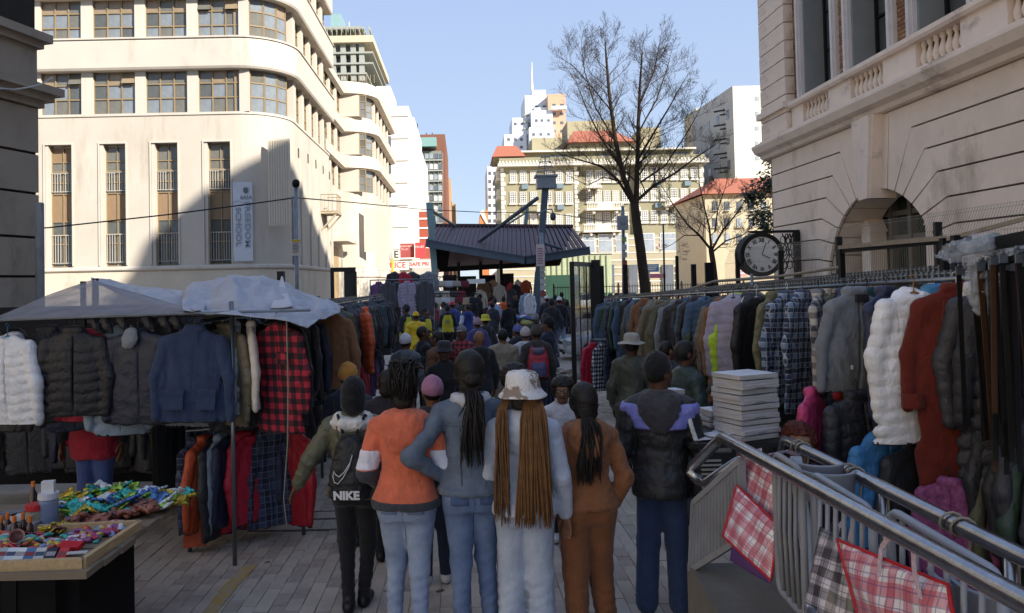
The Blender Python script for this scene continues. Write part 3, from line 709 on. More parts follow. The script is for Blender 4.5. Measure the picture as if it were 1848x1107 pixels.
# shopfront signs under the hotel
def sign(name, label, px, py, wpx, hpx, d, hexc, words=(), ink='#e6e2da', tilt=0):
 c = at(px, py, d); w_, h_ = wpx * d / FPX, hpx * d / FPX
 o = MB().box(c.x - w_ / 2, c.x + w_ / 2, d - .06, d + .06, c.z - h_ / 2, c.z + h_ / 2).build(name, mat('sign_' + hexc.strip('#'), hexc, .55, 0, .08, 2)); tag(o, label, 'sign')
 for (s, fs, dx, dz, ih) in words: text(s, h_ * fs, (c.x + dx * w_, d - .07, c.z + dz * h_), (R(90), 0, 0), mat('ink_' + ih.strip('#'), ih, .6, 0, 0), o)
 return o
def lines(o, c, w_, h_, d, n, m_):
 for i in range(n): piece('text_line', c.x - w_ * .4, c.x + w_ * rnd.uniform(.1, .4), d - .09, d - .06, c.z + h_ * (.32 - i * .7 / n), c.z + h_ * (.32 - i * .7 / n) - h_ * .3 / n, m_, o)
INKW = mat('ink_white', '#e2dcd6', .6)
for nm, lab, px, py, wp, hp, d, hx_, n in (('shop_sign', 'red shop sign behind the railings near the sapling', 1257, 482, 24, 13, 95, '#c2352f', 2), ('shop_sign', 'blue and white shop sign below the hotel, right of the tree trunk', 1178, 484, 22, 14, 95, '#4d84b5', 3), ('shop_poster', 'pink patterned poster low on the hotel shopfront', 1187, 498, 28, 8, 94, '#a8708c', 0), ('shop_poster', 'pale pink poster beside the clock', 1337, 492, 20, 14, 80, '#c98f9c', 2), ('traffic_notice', 'small white and red notice on a thin post before the hotel', 1190, 443, 6, 12, 70, '#d7cfcb', 0)):
 o = sign(nm, lab, px, py, wp, hp, d, hx_)
 if n: lines(o, at(px, py, d), wp * d / FPX, hp * d / FPX, d, n, INKW)
piece('text_line', o.location.x + at(1190, 443, 70).x - .06, o.location.x + at(1190, 443, 70).x + .06, 69.9, 69.95, at(1190, 446, 70).z, at(1190, 438, 70).z, mat('ink_red', '#9a5a58', .7), o)
for i, (px0, px1) in enumerate(((1135, 1150), (1158, 1172), (1195, 1215), (1222, 1246), (1262, 1285), (1050, 1075), (1082, 1108))):
 A, B = at(px0, 500, 118.8), at(px1, 478, 118.8); piece('shop_opening', A.x, B.x, 118.7, 119.1, .1, B.z, [GFAR, mat('shop_dark', '#3c3a36', .8)][i % 2], ht)
# ================================================================== rusticated stone building (right) that shades the street
XF, YF = 8.0, at(1396, 400, 20.1).y
STONE = mat('stone_render', '#e0cdba', .9, 0, .08, 1.1, .25, 50, .2, dirt=('#8f7c63', .9, .52, (1, .6, .35)))
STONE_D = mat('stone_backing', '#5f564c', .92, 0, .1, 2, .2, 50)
STONE_T = mat('stone_trim', '#e2d0bf', .9, 0, .08, 1.6, .2, 50, dirt=('#6d6152', 1.6, .57, (.4, .6, 1)))
st = empty('stone_building', (XF + 4, 12, 0), 'rusticated stone building with great arch, balustrades and brick upper wall', 'building')
HB = 12.2
AY, AR, AZ = 15.05, 2.05, 1.75
# backing wall with the arch cut out, built as strips
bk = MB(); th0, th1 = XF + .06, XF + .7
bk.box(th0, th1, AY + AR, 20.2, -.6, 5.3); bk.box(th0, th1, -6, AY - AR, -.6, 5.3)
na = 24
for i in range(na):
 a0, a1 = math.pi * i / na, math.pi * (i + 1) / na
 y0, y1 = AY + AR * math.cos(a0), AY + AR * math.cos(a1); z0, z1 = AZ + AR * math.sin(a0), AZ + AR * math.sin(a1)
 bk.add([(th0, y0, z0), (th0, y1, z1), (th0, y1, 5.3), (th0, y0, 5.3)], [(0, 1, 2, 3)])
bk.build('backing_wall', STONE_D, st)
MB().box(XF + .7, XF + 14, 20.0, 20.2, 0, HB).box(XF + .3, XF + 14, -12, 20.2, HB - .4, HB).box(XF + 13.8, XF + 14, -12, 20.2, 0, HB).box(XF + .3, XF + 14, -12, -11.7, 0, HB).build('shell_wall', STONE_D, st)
# joints: horizontal, kneed towards the arch
ZJ = [.35, 1.0, 1.55, 2.05, 2.52, 2.97, 3.42, 3.87, 4.31, 4.76, 5.2]
def joint(i):
 """(knee offset from the arch axis, arch angle) for joint i"""
 t = {0: (AR, None), 1: (AR, None), 2: (AR, None), 3: (AR + .38, 9), 4: (AR + .42, 20), 5: (AR + .38, 32), 6: (AR + .2, 43), 7: (AR - .05, 53), 8: (AR - .38, 62), 9: (AR - .75, 70), 10: (.62, 77)}[i]
 return t
G = .016
for s in (1, -1):
 yend = 20.0 if s > 0 else 2.0
 for i in range(len(ZJ) - 1):
  (k0, a0), (k1, a1) = joint(i), joint(i + 1)
  def ap(a): return (AY + s * (AR + .02) * math.cos(R(a)), AZ + (AR + .02) * math.sin(R(a)))
  lo = [(yend, ZJ[i] + G), (AY + s * (k0 + (G if a0 else 0)), ZJ[i] + G)]
  hi = [(AY + s * k1, ZJ[i + 1] - G), (yend, ZJ[i + 1] - G)]
  b0 = a0 if a0 else 0; b1_ = a1 if a1 else 0
  if a0 is None and a1 is None:
   lo[1] = (AY + s * (AR + .02), ZJ[i] + G); hi[0] = (AY + s * (AR + .02), ZJ[i + 1] - G); arc = []
  else:
   arc = [ap(b0 + .6 + (b1_ - b0 - 1.2) * q / 4) for q in range(5)]
   if a0 is None: arc = [(AY + s * (AR + .02), AZ)] + arc
  poly = lo + arc + hi
  poly3 = [(XF, y, z) for y, z in poly]
  if s < 0: poly3 = poly3[::-1]
  MB().prism(poly3, (.0, 0, 0), (.07, 0, 0)).build('stone_block', STONE, st)
# crown blocks either side of the keystone and the keystone
for s in (1, -1):
 for (u0, u1, a0, a1) in ((.62, .30, 77, 83),):
  poly = [(AY + s * (u0 - G), 5.2 - G), (AY + s * (AR + .02) * math.cos(R(a0 + .5)), AZ + (AR + .02) * math.sin(R(a0 + .5))), (AY + s * (AR + .02) * math.cos(R(a1)), AZ + (AR + .02) * math.sin(R(a1))), (AY + s * u1, 5.2 - G)]
  p3 = [(XF, y, z) for y, z in poly]; MB().prism(p3 if s > 0 else p3[::-1], (0, 0, 0), (.07, 0, 0)).build('stone_block', STONE, st)
MB().prism([(XF, AY - .42, 5.2), (XF, AY - .23, 3.62), (XF, AY + .23, 3.62), (XF, AY + .42, 5.2)], (-.2, 0, 0), (.3, 0, 0)).build('keystone', STONE_T, st)
MB().prism([(XF, AY - .36, 5.2), (XF, AY - .19, 3.62), (XF, AY + .0, 3.62), (XF, AY + .0, 5.2)], (-.25, .0, 0), (.2, 0, 0)).build('keystone_face', STONE_T, st)
# arch reveal voussoirs
for i in range(15):
 a0, a1 = R(i * 12 + .6), R((i + 1) * 12 - .6)
 poly = [(AY + r * math.cos(a), AZ + r * math.sin(a)) for r, a in ((AR - .0, a0), (AR - .0, a1), (AR + .14, a1), (AR + .14, a0))]
 MB().prism([(XF + .075, y, z) for y, z in poly], (0, 0, 0), (.75, 0, 0)).build('voussoir', STONE, st)
for s in (1, -1):
 for i in range(4): z = i * .45; MB().box(XF + .075, XF + .82, min(AY + s * AR, AY + s * (AR + .14)), max(AY + s * AR, AY + s * (AR + .14)), z + .01, z + .43).build('jamb_stone', STONE, st)
# recessed timber and glass screen in the arch
sg = glassy('screen_glass', '#3b3f38', .15)
MB().box(XF + 1.0, XF + 1.04, AY - AR, AY + AR, 0, AZ + AR).build('screen_glass', sg, st)
fr = MB()
for y in (-1.9, -1.2, -.45, .35, 1.05, 1.75): fr.box(XF + .86, XF + 1.0, AY + y - .06, AY + y + .06, 0, AZ + AR)
for z in (1.1, 2.0, 2.9, 3.4): fr.box(XF + .88, XF + 1.0, AY - AR, AY + AR, z - .05, z + .05)
fr.build('screen_frame', mat('timber_grey', '#6e675c', .7, 0, .15, 3, stretch=(4, 4, .6)), st)
for y in (-.95, 1.35): MB().box(XF + .5, XF + .85, AY + y - .17, AY + y + .17, 0, 3.05).prism([(XF + .5, AY + y - .24, 3.05), (XF + .5, AY + y + .24, 3.05), (XF + .5, AY + y, 3.4)], (0, 0, 0), (.35, 0, 0)).build('screen_post', STONE_T, st)
# cornice, plinth of balustrade, balusters
def run(name, prof, m_, y0=-6, y1=20.2): MB().sweep([(XF, y1), (XF, y0)], prof).build(name, m_, st)
run('cornice', [(.05, 5.2), (.12, 5.22), (.16, 5.3), (.3, 5.36), (.38, 5.5), (.38, 5.56), (-.4, 5.62), (-.4, 5.2)], STONE_T, y1=20.35)
run('cornice_ledge', [(.22, 5.565), (.22, 5.66), (.1, 5.7), (-.4, 5.7), (-.4, 5.565)], STONE_T, y1=20.2)
win_y = [(16.7, 18.1), (14.5, 15.85), (12.2, 13.55), (9.9, 11.25), (7.6, 8.95), (5.3, 6.65)]
segs = [18.7]
for a, b in win_y: segs += [b - .02, a + .1]
segs.append(3.0)
for i in range(0, len(segs), 2):
 MB().box(XF + .0, XF + .5, segs[i + 1], segs[i], 5.7, 6.2).build('balustrade_die', STONE_T, st)
run('balustrade_rail', [(.08, 6.2), (.12, 6.25), (.12, 6.33), (.02, 6.38), (-.6, 6.38), (-.6, 6.2)], STONE_T, 3.0, 18.7)
bprof = [(.055, 0), (.055, .05), (.035, .07), (.07, .16), (.075, .22), (.045, .33), (.03, .39), (.045, .42), (.055, .44), (.055, .5)]
bal = MB().lathe(bprof, n=10).data('baluster', STONE_T, True)
for a, b in win_y[:4]:
 n = 7
 for i in range(n): link('baluster', bal, st, Vector((XF + .12, a + .1 + (b - a - .1) * (i + .5) / n, 5.7)) - st.location)
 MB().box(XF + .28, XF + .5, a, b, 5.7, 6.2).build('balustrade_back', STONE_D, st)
# corner pilaster of stone blocks
for i in range(14):
 z = 5.7 + i * .44; piece('pilaster_block', XF - .12, XF + .4, 18.72, 20.3, z + .012, z + .428, STONE, st)
MB().box(XF - .06, XF + .3, 18.75, 20.25, 5.7, HB).build('pilaster_core', STONE_D, st)
MB().box(XF - .22, XF + .3, 18.66, 20.38, 6.25, 6.4).build('pilaster_cap', STONE_T, st)
# upper wall: bricks between windows
BRK = [mat('brick_a', '#94704f', .9, 0, .15, 5, .3, 60), mat('brick_b', '#835f45', .9, 0, .15, 5, .3, 60), mat('brick_c', '#a37f5a', .9, 0, .15, 5, .3, 60)]
MORT = mat('mortar', '#8d8272', .95, 0, .1, 8)
WTRIM = mat('window_trim_white', '#cfc7c2', .8, 0, .08, 3, .15, 40)
REV = mat('reveal_grey', '#868987', .85, 0, .08, 2)
strips = [(18.3, 18.72)] + [(win_y[i + 1][1] + .25, win_y[i][0] - .25) for i in range(5)]
for (a, b) in strips:
 MB().box(XF + .12, XF + .5, a, b, 6.38, HB - .4).build('brick_backing', MORT, st)
 z = 6.4; r = 0
 while z < 10.2 and a > 11:
  y = a + .005 - (.11 if r % 2 else 0)
  while y < b - .01:
   y0, y1 = max(y, a + .005), min(y + .21, b - .005)
   if y1 - y0 > .02: piece('brick', XF + .1, XF + .2, y0, y1, z, z + .07, rnd.choice(BRK), st)
   y += .22
  z += .082; r += 1
for (a, b) in win_y:
 for (y0, y1) in ((a - .25, a - .06), (b + .06, b + .25)): MB().box(XF + .02, XF + .45, y0, y1, 6.38, 11.5).box(XF - .03, XF + .02, y0 + .05, y1 - .05, 6.38, 11.5).build('window_trim', WTRIM, st)
 MB().box(XF + .1, XF + .6, b, b + .06, 6.38, 11.5).box(XF + .1, XF + .6, a - .06, a, 6.38, 11.5).build('reveal', REV, st)
 W = MB().box(XF + .58, XF + .66, a, b, 6.38, 6.5).box(XF + .55, XF + .62, (a + b) / 2 - .05, (a + b) / 2 + .05, 6.5, 11.5).box(XF + .55, XF + .62, a, a + .08, 6.5, 11.5).box(XF + .55, XF + .62, b - .08, b, 6.5, 11.5).build('window', BLACKP, st)
 for i in range(5):
  piece('glazing_bar', XF + .57, XF + .6, a, b, 7.4 + i * .9, 7.45 + i * .9, BLACKP, W)
  for (y0, y1) in ((a + .08, (a + b) / 2 - .05), ((a + b) / 2 + .05, b - .08)): piece('pane', XF + .6, XF + .62, y0, y1, 6.52 + i * .9, 7.38 + i * .9, GLASS_A, W)
MB().box(XF + .1, XF + .6, 3, 18.7, 11.5, HB - .4).box(XF + .1, XF + .6, -12, 3.0, 0, HB - .4).build('upper_wall', mat('brick_far', '#755643', .9, 0, .15, 3), st)
# tall unseen slab added behind the viewer, shaped to throw the big gable-shaped shade
caster = empty('shade_slab', (76, -40, 0), 'unseen tall slab added behind the viewer to cast the gable-shaped shadow', 'building')
XH = 52.0
def shade_pt(px, py, plane_x=None, d=None):
 p = at(px, py, d); t = (XH - p.x) / SUN.x; return p + SUN * t
# silhouette of the hall in the plane x = XH, from where its shade ends on the cream building
SA = shade_pt(238, 490, d=D0); SA2 = shade_pt(262, 436, d=D0); SB = shade_pt(360, 350, d=D0); SC = shade_pt(492, 262, d=D0)
pd = lambda px, py: (lambda q: shade_pt(px, py, d=q))(XS / at(px, py, 1).x)
SD = pd(540, 330); SE = pd(566, 400); SF = pd(600, 487)
prof = [(-48, 0), (-48, SA.z - 3), (SA.y - 6, SA.z - 2.5), (SA.y, SA.z), (SA2.y, SA2.z), (SB.y, SB.z), (SC.y, SC.z), (SD.y, SD.z), (SE.y, SE.z), (SF.y, SF.z), (SF.y + .3, SF.z - 7), (12, SF.z - 8), (12, 0)]
MB().prism([(XH, y, z) for y, z in prof], (0, 0, 0), (12, 0, 0)).build('caster_wall', mat('caster_brick', '#7a5946', .9, 0, .12, 1), caster)
# ================================================================== dark stone building at the left edge
lb = empty('dark_stone_building', (at(40, 500, 12).x - 3, 11, 0), 'dark weathered stone building with heavy cornice at the left edge', 'building')
LST = mat('dark_stone', '#9a8f80', .92, 0, .12, 1.2, .3, 60, dirt=('#6d6456', 1.0, .55, (1, 1, .4)))
LSTB = mat('dark_stone_back', '#332f2a', .95)
C = at(70, 300, 12.0); dirv = Vector((.28, .96, 0)).normalized(); nrm = Vector((dirv.y, -dirv.x, 0))
def lslab(name, z0, z1, out, m_, ln=8.0, extra=0.0, thick=1.2):
 c = C + dirv * (extra / 2 - ln / 2) ; c = Vector((c.x, c.y, (z0 + z1) / 2)) + nrm * (out - thick / 2)
 return MB().obox(c, dirv * (ln + extra) / 2, nrm * thick / 2, Vector((0, 0, (z1 - z0) / 2))).build(name, m_, lb)
lslab('backing_wall', 0, 14, -.06, LSTB)
lz = [0, .5, 1.15, 1.8, 2.4, 3.0, 3.68, 4.3, 5.02]
for i in range(len(lz) - 1):
 n = 3; L_ = 8.0 / n
 for j in range(n):
  s0, s1 = -8 + j * L_ + (.9 if i % 2 else 0), -8 + (j + 1) * L_ + (.9 if i % 2 else 0); s1 = min(s1, 0)
  if j == n - 1: s1 = 0
  c = C + dirv * (s0 + s1) / 2; c = Vector((c.x, c.y, (lz[i] + lz[i + 1]) / 2)) + nrm * (-.5)
  MB().obox(c, dirv * ((s1 - s0) / 2 - .004), nrm * .5, Vector((0, 0, (lz[i + 1] - lz[i]) / 2 - .02))).build('stone_block', LST, lb)
lslab('cornice', 5.02, 5.12, .06, LST, extra=.06); lslab('cornice', 5.12, 5.22, .16, LST, extra=.16); lslab('cornice', 5.22, 5.34, .26, LST, extra=.26)
lslab('frieze', 5.34, 5.95, -.02, LST); lslab('upper_cornice', 5.95, 6.05, .06, LST, extra=.06); lslab('upper_cornice', 6.05, 6.18, .15, LST, extra=.15)
lslab('brick_backing', 6.18, 13, -.14, mat('mortar_dark', '#5a4a43', .95))
BR2 = [mat('brick_red_a', '#5e3a34', .9, 0, .15, 5, .3, 60), mat('brick_red_b', '#6d4840', .9, 0, .15, 5, .3, 60)]
bc = MB().box(-.105, .105, -.05, .05, -.035, .035); bmeshes = [bc.data('brick', m_) for m_ in BR2]
ang = math.atan2(dirv.y, dirv.x)
for r in range(14):
 for j in range(14):
  s = -.12 - j * .22 - (.11 if r % 2 else 0); c = C + dirv * s + nrm * (-.16); c.z = 6.23 + r * .082
  link('brick', rnd.choice(bmeshes), lb, c - lb.location, (0, 0, ang))
MB().box(C.x - 16, C.x - 2.5, 4, 11.5, 0, 13).build('rear_wall', LST, lb)
# pale pole in front of it
pc = at(72, 460, 11.2); pt_ = at(73, 366, 11.2)
o = MB().tube([(pc.x, 11.2, 0), (pc.x, 11.2, pt_.z - .02), (pc.x, 11.2, pt_.z)], [.062, .06, .05], 16).build('concrete_pole', mat('pole_concrete', '#8c8e90', .85, 0, .2, 3, .3, 40, dirt=('#5a5c5e', 3, .55, (3, 3, .4))), None, True)
tag(o, 'stout pale grey pole beside the dark stone building', 'pole')

# unseen pale block added behind the viewer, left, to bounce sunlight into the shade
ob_ = empty('bounce_block', (-17, -20, 0), 'unseen pale block added behind the viewer to bounce sunlight', 'building')
MB().box(-22, -14, -46, 1.5, -.2, 19).build('wall', mat('block_pale', '#cfc3ae', .9, 0, .06, .5), ob_)
for i in range(9):
 for j in range(4): piece('window', -14.1, -13.95, -44 + i * 5, -42 + i * 5, 2.5 + j * 4.2, 5 + j * 4.2, GLASS_B, ob_)
# ================================================================== market shelter
SB_ = mat('shelter_steel', '#4a5763', .55, .1, .15, 2, .15, 30, .4)
SBL = mat('shelter_steel_pale', '#7d9796', .55, .1, .12, 2)
PUR = mat('roof_purple', '#5a464d', .6, .1, .12, 1.2, .1, 20, .4, dirt=('#3f2e3b', 1.5, .6, (1, 1, 1)))
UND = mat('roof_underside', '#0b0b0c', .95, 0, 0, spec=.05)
sh = empty('market_shelter', (3, 40, 0), 'market shelter with purple ribbed roof and slanted steel columns', 'shelter')
eL, eM, eR = at(770, 436, 36), at(948, 466, 34), at(1062, 449, 35.5)
rL, rR = at(786, 410, 43), at(1034, 412, 43); bL, bR = at(780, 492, 52), at(1010, 480, 52)
rM = rL.lerp(rR, .62)
# ribbed sheets, each rib a strip of the roof
def roofstrip(t0, t1, A, B, C_, D_, up):
 a, b = A.lerp(B, t0), A.lerp(B, t1); c, d = C_.lerp(D_, t1), C_.lerp(D_, t0)
 n = (b - a).cross(d - a).normalized() * up
 return a, b, c, d, n
def eave(t):
 k = .64
 return eL.lerp(eM, t / k) if t < k else eM.lerp(eR, (t - k) / (1 - k))
N_ = 34
for i in range(N_):
 t0, t1 = i / N_, (i + 1) / N_; a, b = eave(t0), eave(t1 - .004); c, d = rL.lerp(rR, t1 - .004), rL.lerp(rR, t0)
 up = Vector((0, -.3, 1)).normalized(); mb = MB()
 w_ = .22
 p = [a, a.lerp(b, w_), a.lerp(b, w_) , b]
 mb.add([a + up * .09, a.lerp(b, w_) + up * .09, d.lerp(c, w_) + up * .09, d + up * .09], [(0, 1, 2, 3)])
 mb.add([a.lerp(b, w_) + up * .09, a.lerp(b, w_ + .05) + up * .03, d.lerp(c, w_ + .05) + up * .03, d.lerp(c, w_) + up * .09], [(0, 1, 2, 3)])
 mb.add([a.lerp(b, w_ + .05) + up * .03, b + up * .03, c + up * .03, d.lerp(c, w_ + .05) + up * .03], [(0, 1, 2, 3)])
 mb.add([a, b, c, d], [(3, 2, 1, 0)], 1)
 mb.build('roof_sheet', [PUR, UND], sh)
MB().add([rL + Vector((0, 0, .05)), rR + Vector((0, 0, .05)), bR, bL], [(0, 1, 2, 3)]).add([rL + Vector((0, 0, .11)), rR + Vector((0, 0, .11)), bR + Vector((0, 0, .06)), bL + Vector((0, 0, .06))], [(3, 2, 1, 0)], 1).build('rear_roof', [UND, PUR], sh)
MB().bar(rL + Vector((0, 0, .12)), rR + Vector((0, 0, .12)), .4, .12).build('ridge_cap', PUR, sh)
for a, b in ((eL, eM), (eM, eR)): MB().bar(a + Vector((0, -.1, -.1)), b + Vector((0, -.1, -.1)), .2, .34).bar(a + Vector((0, -.24, .06)), b + Vector((0, -.24, .06)), .1, .05).build('eave_beam', SB_, sh)
# columns
c0, c1 = at(793, 560, 36), at(774, 366, 36.5); c0.z = -.5
MB().prism([c0 + Vector((-.12, 0, 0)), c0 + Vector((.12, 0, 0)), c1 + Vector((.17, 0, 0)), c1 + Vector((-.14, 0, 0))], (0, -.1, 0), (0, .1, 0)).build('column', SBL, sh)
f0 = at(962, 605, 33.8); f0.z = -.5; f1 = at(984, 340, 34.4)
MB().bar(f0, f1, .28, .28, (0, 1, 0)).bar(f0 + Vector((0, -.18, .0)), f0.lerp(f1, .45) + Vector((0, -.15, 0)), .36, .05, (0, 1, 0)).build('column', SB_, sh)
for px in (828, 868, 905): p = at(px, 500, 50); piece('column', p.x - .1, p.x + .1, 50, 50.2, -.5, at(px, 470, 50).z, BLACKP, sh)
MB().tube([at(970, 358, 34), at(857, 442, 37.5)], .09, 8).build('stay_tube', SB_, sh)
MB().tube([at(977, 438, 34.3), at(1012, 449, 35.2)], .07, 8).build('stay_tube', SB_, sh)
MB().tube([at(776, 378, 36.6), at(824, 410, 43)], .07, 8).build('stay_tube', SBL, sh)
c0, c1 = at(948, 410, 46), at(951, 376, 46); MB().bar(c0, c1, .5, .2).build('rear_fin', SBL, sh)
c0, c1 = at(785, 412, 46), at(782, 390, 46); MB().bar(c0, c1, .4, .2).build('rear_fin', SBL, sh)
MB().tube([at(905, 412, 46), at(948, 385, 46)], .06, 6).build('stay_tube', SBL, sh)
# speaker box and lantern on the tall column
p = at(985, 331, 34.4); hb = MB().box(p.x - .42, p.x + .42, p.y - .35, p.y + .35, p.z - .25, p.z + .25).box(p.x - .5, p.x + .5, p.y - .42, p.y + .42, p.z + .25, p.z + .34).build('lamp_box', STEEL_G, sh)
q = MB()
for i in range(4):
 z = p.z + .5 + i * .22; r = .42 - i * .08
 q.tube([(p.x + r * math.cos(a), p.y + r * math.sin(a), z) for a in [k * math.pi / 4 for k in range(9)]], .02, 4)
for k in range(4): a = k * math.pi / 2; q.tube([(p.x + .42 * math.cos(a), p.y + .42 * math.sin(a), p.z + .34), (p.x + .15 * math.cos(a), p.y + .15 * math.sin(a), p.z + 1.25)], .02, 4)
q.build('cage', STEEL_G, sh)
# ================================================================== poles, camera, wires
def pole(name, label, px, ytop, d, r, m_=None, cat='pole', z0=-.5):
 t = at(px, ytop, d); xb = gx(px + (0 if ytop > 500 else 3), d)
 e = empty(name, (xb, d, z0), label, cat)
 MB().tube([(xb, d, z0), (xb + (t.x - xb) * .5, d, (t.z + z0) / 2), t], [r, r * .95, r * .85], 12).build('shaft', m_ or STEEL_G, e, True)
 return e, t
PAP = [mat('sticker_' + h, '#' + h, .8, 0, .1, 6) for h in ('b9b6b0', 'a8a39a', '8f4d44', '9a9c5a')]
e, t = pole('camera_pole', 'slim steel pole with pasted bills beside the slanted shelter column', 977, 420, 32.5, .1)
for i in range(9):
 z = 1.0 + i * .26; MB().box(t.x - .11, t.x + .11, 32.36, 32.39, z, z + .22).build('poster', PAP[i % 4 if i % 3 else 0], e)
s = at(975, 461, 32.3); W = MB().box(s.x - .17, s.x + .17, 32.25, 32.3, s.z - .46, s.z + .46).build('notice_board', mat('notice_pale', '#c9b9ba', .7, 0, .1, 6), e)
for i in range(7): piece('text_line', s.x - .12, s.x + .1, 32.24, 32.255, s.z + .25 - i * .1, s.z + .29 - i * .1, mat('ink_red', '#9a5a58', .7), W)
a = [at(968, 388, 32.5), at(985, 379, 32.5), at(996, 378, 32.5), at(998, 384, 32.5)]
MB().tube(a, .03, 6).build('camera_arm', STEEL_G, e)
p = at(998, 389, 32.5); MB().lathe([(.0, -.22), (.09, -.2), (.13, -.1), (.13, 0), (.1, .08), (.03, .12)], p, 12).build('dome_camera', mat('camera_grey', '#3c4048', .3), e, True)
e, t = pole('sign_pole', 'tall grey pole with yellow and white sign before the cream building', 534, 332, 19.0, .055)
MB().lathe([(.0, .12), (.06, .1), (.1, .04), (.09, -.05), (.05, -.09)], t, 10).build('camera_head', STEEL_D, e, True)
x2 = at(528, 400, 19.0); MB().tube([(x2.x, 19, at(528, 478, 19).z), (x2.x, 19, at(528, 355, 19).z)], .025, 8).build('conduit', STEEL_G, e)
s = at(535, 447, 18.9); W = MB().box(s.x - .11, s.x + .11, 18.86, 18.9, s.z - .2, s.z + .2).build('sign_plate', mat('sign_white', '#c9c8c2', .6, 0, .05), e)
piece('sign_header', s.x - .1, s.x + .1, 18.85, 18.87, s.z + .13, s.z + .19, mat('sign_yellow', '#c9a236', .6), W)
for i in range(7): piece('text_line', s.x - .085, s.x + rnd.uniform(.03, .085), 18.85, 18.87, s.z + .08 - i * .036, s.z + .093 - i * .036, mat('ink_dark', '#55534e', .7) if i < 5 else mat('ink_orange', '#b8773f', .7), W)
e, t = pole('signal_pole', 'pole with grey box and pasted bills left of the big tree', 1124, 372, 30, .075)
p = at(1123, 403, 29.85); W = MB().box(p.x - .2, p.x + .2, 29.7, 29.9, p.z - .27, p.z + .27).build('control_box', mat('box_grey', '#8f9498', .6, 0, .1, 4), e)
text('S/1', .16, (p.x, 29.69, p.z - .05), (R(90), 0, 0), mat('ink_dark', '#55534e', .7), W)
for i in range(10): z = .9 + i * .3; MB().box(t.x - .085, t.x + .085, 29.88, 29.91, z, z + .2).build('poster', PAP[(i * 7) % 4], e)
e, t = pole('thin_post', 'thin dark post behind the railings right of the tree trunk', 1197, 405, 55, .07, STEEL_D)
wire = MB(); pts = []
W0 = [(-40, 420, 19), (90, 411, 19), (300, 388, 19), (440, 370, 19), (533, 357, 19), (640, 366, 26), (760, 378, 33), (880, 384, 36), (985, 384, 34.3), (1100, 400, 40), (1290, 395, 60)]
wo = wire.tube([at(*p) for p in W0], .018, 5).build('overhead_wire', BLACKP); tag(wo, 'thin black wire sagging across the street to the sign pole and shelter', 'wire')
wo = MB().tube([at(*p) for p in [(-30, 165, 9), (0, 160, 9), (25, 162, 9.3), (50, 158, 10), (75, 152, 11), (95, 140, 12)]], .013, 5).build('white_cable', mat('cable_white', '#9c9a96', .6)); tag(wo, 'white cable looped under the dark stone cornice', 'cable')
# ================================================================== trees
BARK = mat('bark', '#3d342b', .95, 0, .3, 4, .6, 20, .1, stretch=(1, 1, .3)); TWIG = mat('twig', '#4a3e33', .95, 0, .2, 4)
def grow(mb, p, d, L, r, lev, rg, out):
 n = 4 if lev < 2 else 3; pts = [p]; rs = [r]; q = p.copy(); dd = d.copy()
 for i in range(n):
  dd = (dd + Vector((rg.uniform(-.16, .16), rg.uniform(-.16, .16), rg.uniform(.0, .14))) + Vector((out.x, out.y, 0)) * .04).normalized()
  q = q + dd * (L / n); pts.append(q.copy()); rs.append(max(r * (1 - (i + 1) / (n + .6)), .005))
 mb[min(lev, 1)].tube(pts, rs, 5 if lev == 0 else (4 if lev == 1 else 3), cap=False)
 if lev >= 3: return
 k = (7, 9, 6)[lev]
 for i in range(k):
  t = .2 + .8 * (i + rg.random()) / k; f = min(t * n, n - .01); a = pts[int(f)].lerp(pts[int(f) + 1], f % 1)
  side = Vector((rg.uniform(-1, 1), rg.uniform(-1, 1), rg.uniform(-.2, .5))); side = (side - dd * side.dot(dd)).normalized()
  nd = (dd * .62 + side * .72 + Vector((0, 0, .12))).normalized()
  grow(mb, a, nd, L * rg.uniform(.34, .58) * (1.15 - t * .45), max(r * (1 - t * .75) * .5, .006), lev + 1, rg, out)
def bare_tree(name, label, d, trunk, limbs, seed, Ls, rb):
 rg = random.Random(seed); pts = [at(px, py, d) for px, py in trunk]; pts[0].z = -.5
 e = empty(name, pts[0], label, 'tree'); n = len(pts)
 MB().tube(pts, [rb * (1.25 if i == 0 else 1 - .3 * i / n) for i in range(n)], 12).build('trunk', BARK, e, True)
 A, B = MB(), MB()
 for (path, r0, dy) in limbs:
  P = [at(px, py, d + dy * i / max(1, len(path) - 1)) for i, (px, py) in enumerate(path)]; k = len(P)
  A.tube(P, [max(r0 * .66 * (1 - i / (k + .2)), .014) for i in range(k)], 7, cap=False)
  Lt = sum((P[i + 1] - P[i]).length for i in range(k - 1)); m_ = int(Lt / .34)
  for j in range(m_):
   t = .12 + .88 * (j + rg.random()) / m_; f = min(t * (k - 1), k - 1.01); a = P[int(f)].lerp(P[int(f) + 1], f % 1)
   dd = (P[int(f) + 1] - P[int(f)]).normalized(); side = Vector((rg.uniform(-1, 1), rg.uniform(-1, 1), rg.uniform(-.3, .4))); side = (side - dd * side.dot(dd)).normalized()
   nd = (dd * .55 + side * .75 + Vector((0, 0, .15))).normalized()
   grow((A, B), a, nd, Ls * rg.uniform(.55, 1.1) * (1.15 - .55 * t), max(r0 * (1 - t) * .34, .014), 1, rg, side)
  grow((A, B), P[-1], (P[-1] - P[-2]).normalized(), Ls * .55, .02, 1, rg, Vector((0, 0, 0)))
 A.build('limbs', BARK, e, True); tag(B.build('twigs', TWIG, e), kind='stuff')
 return e
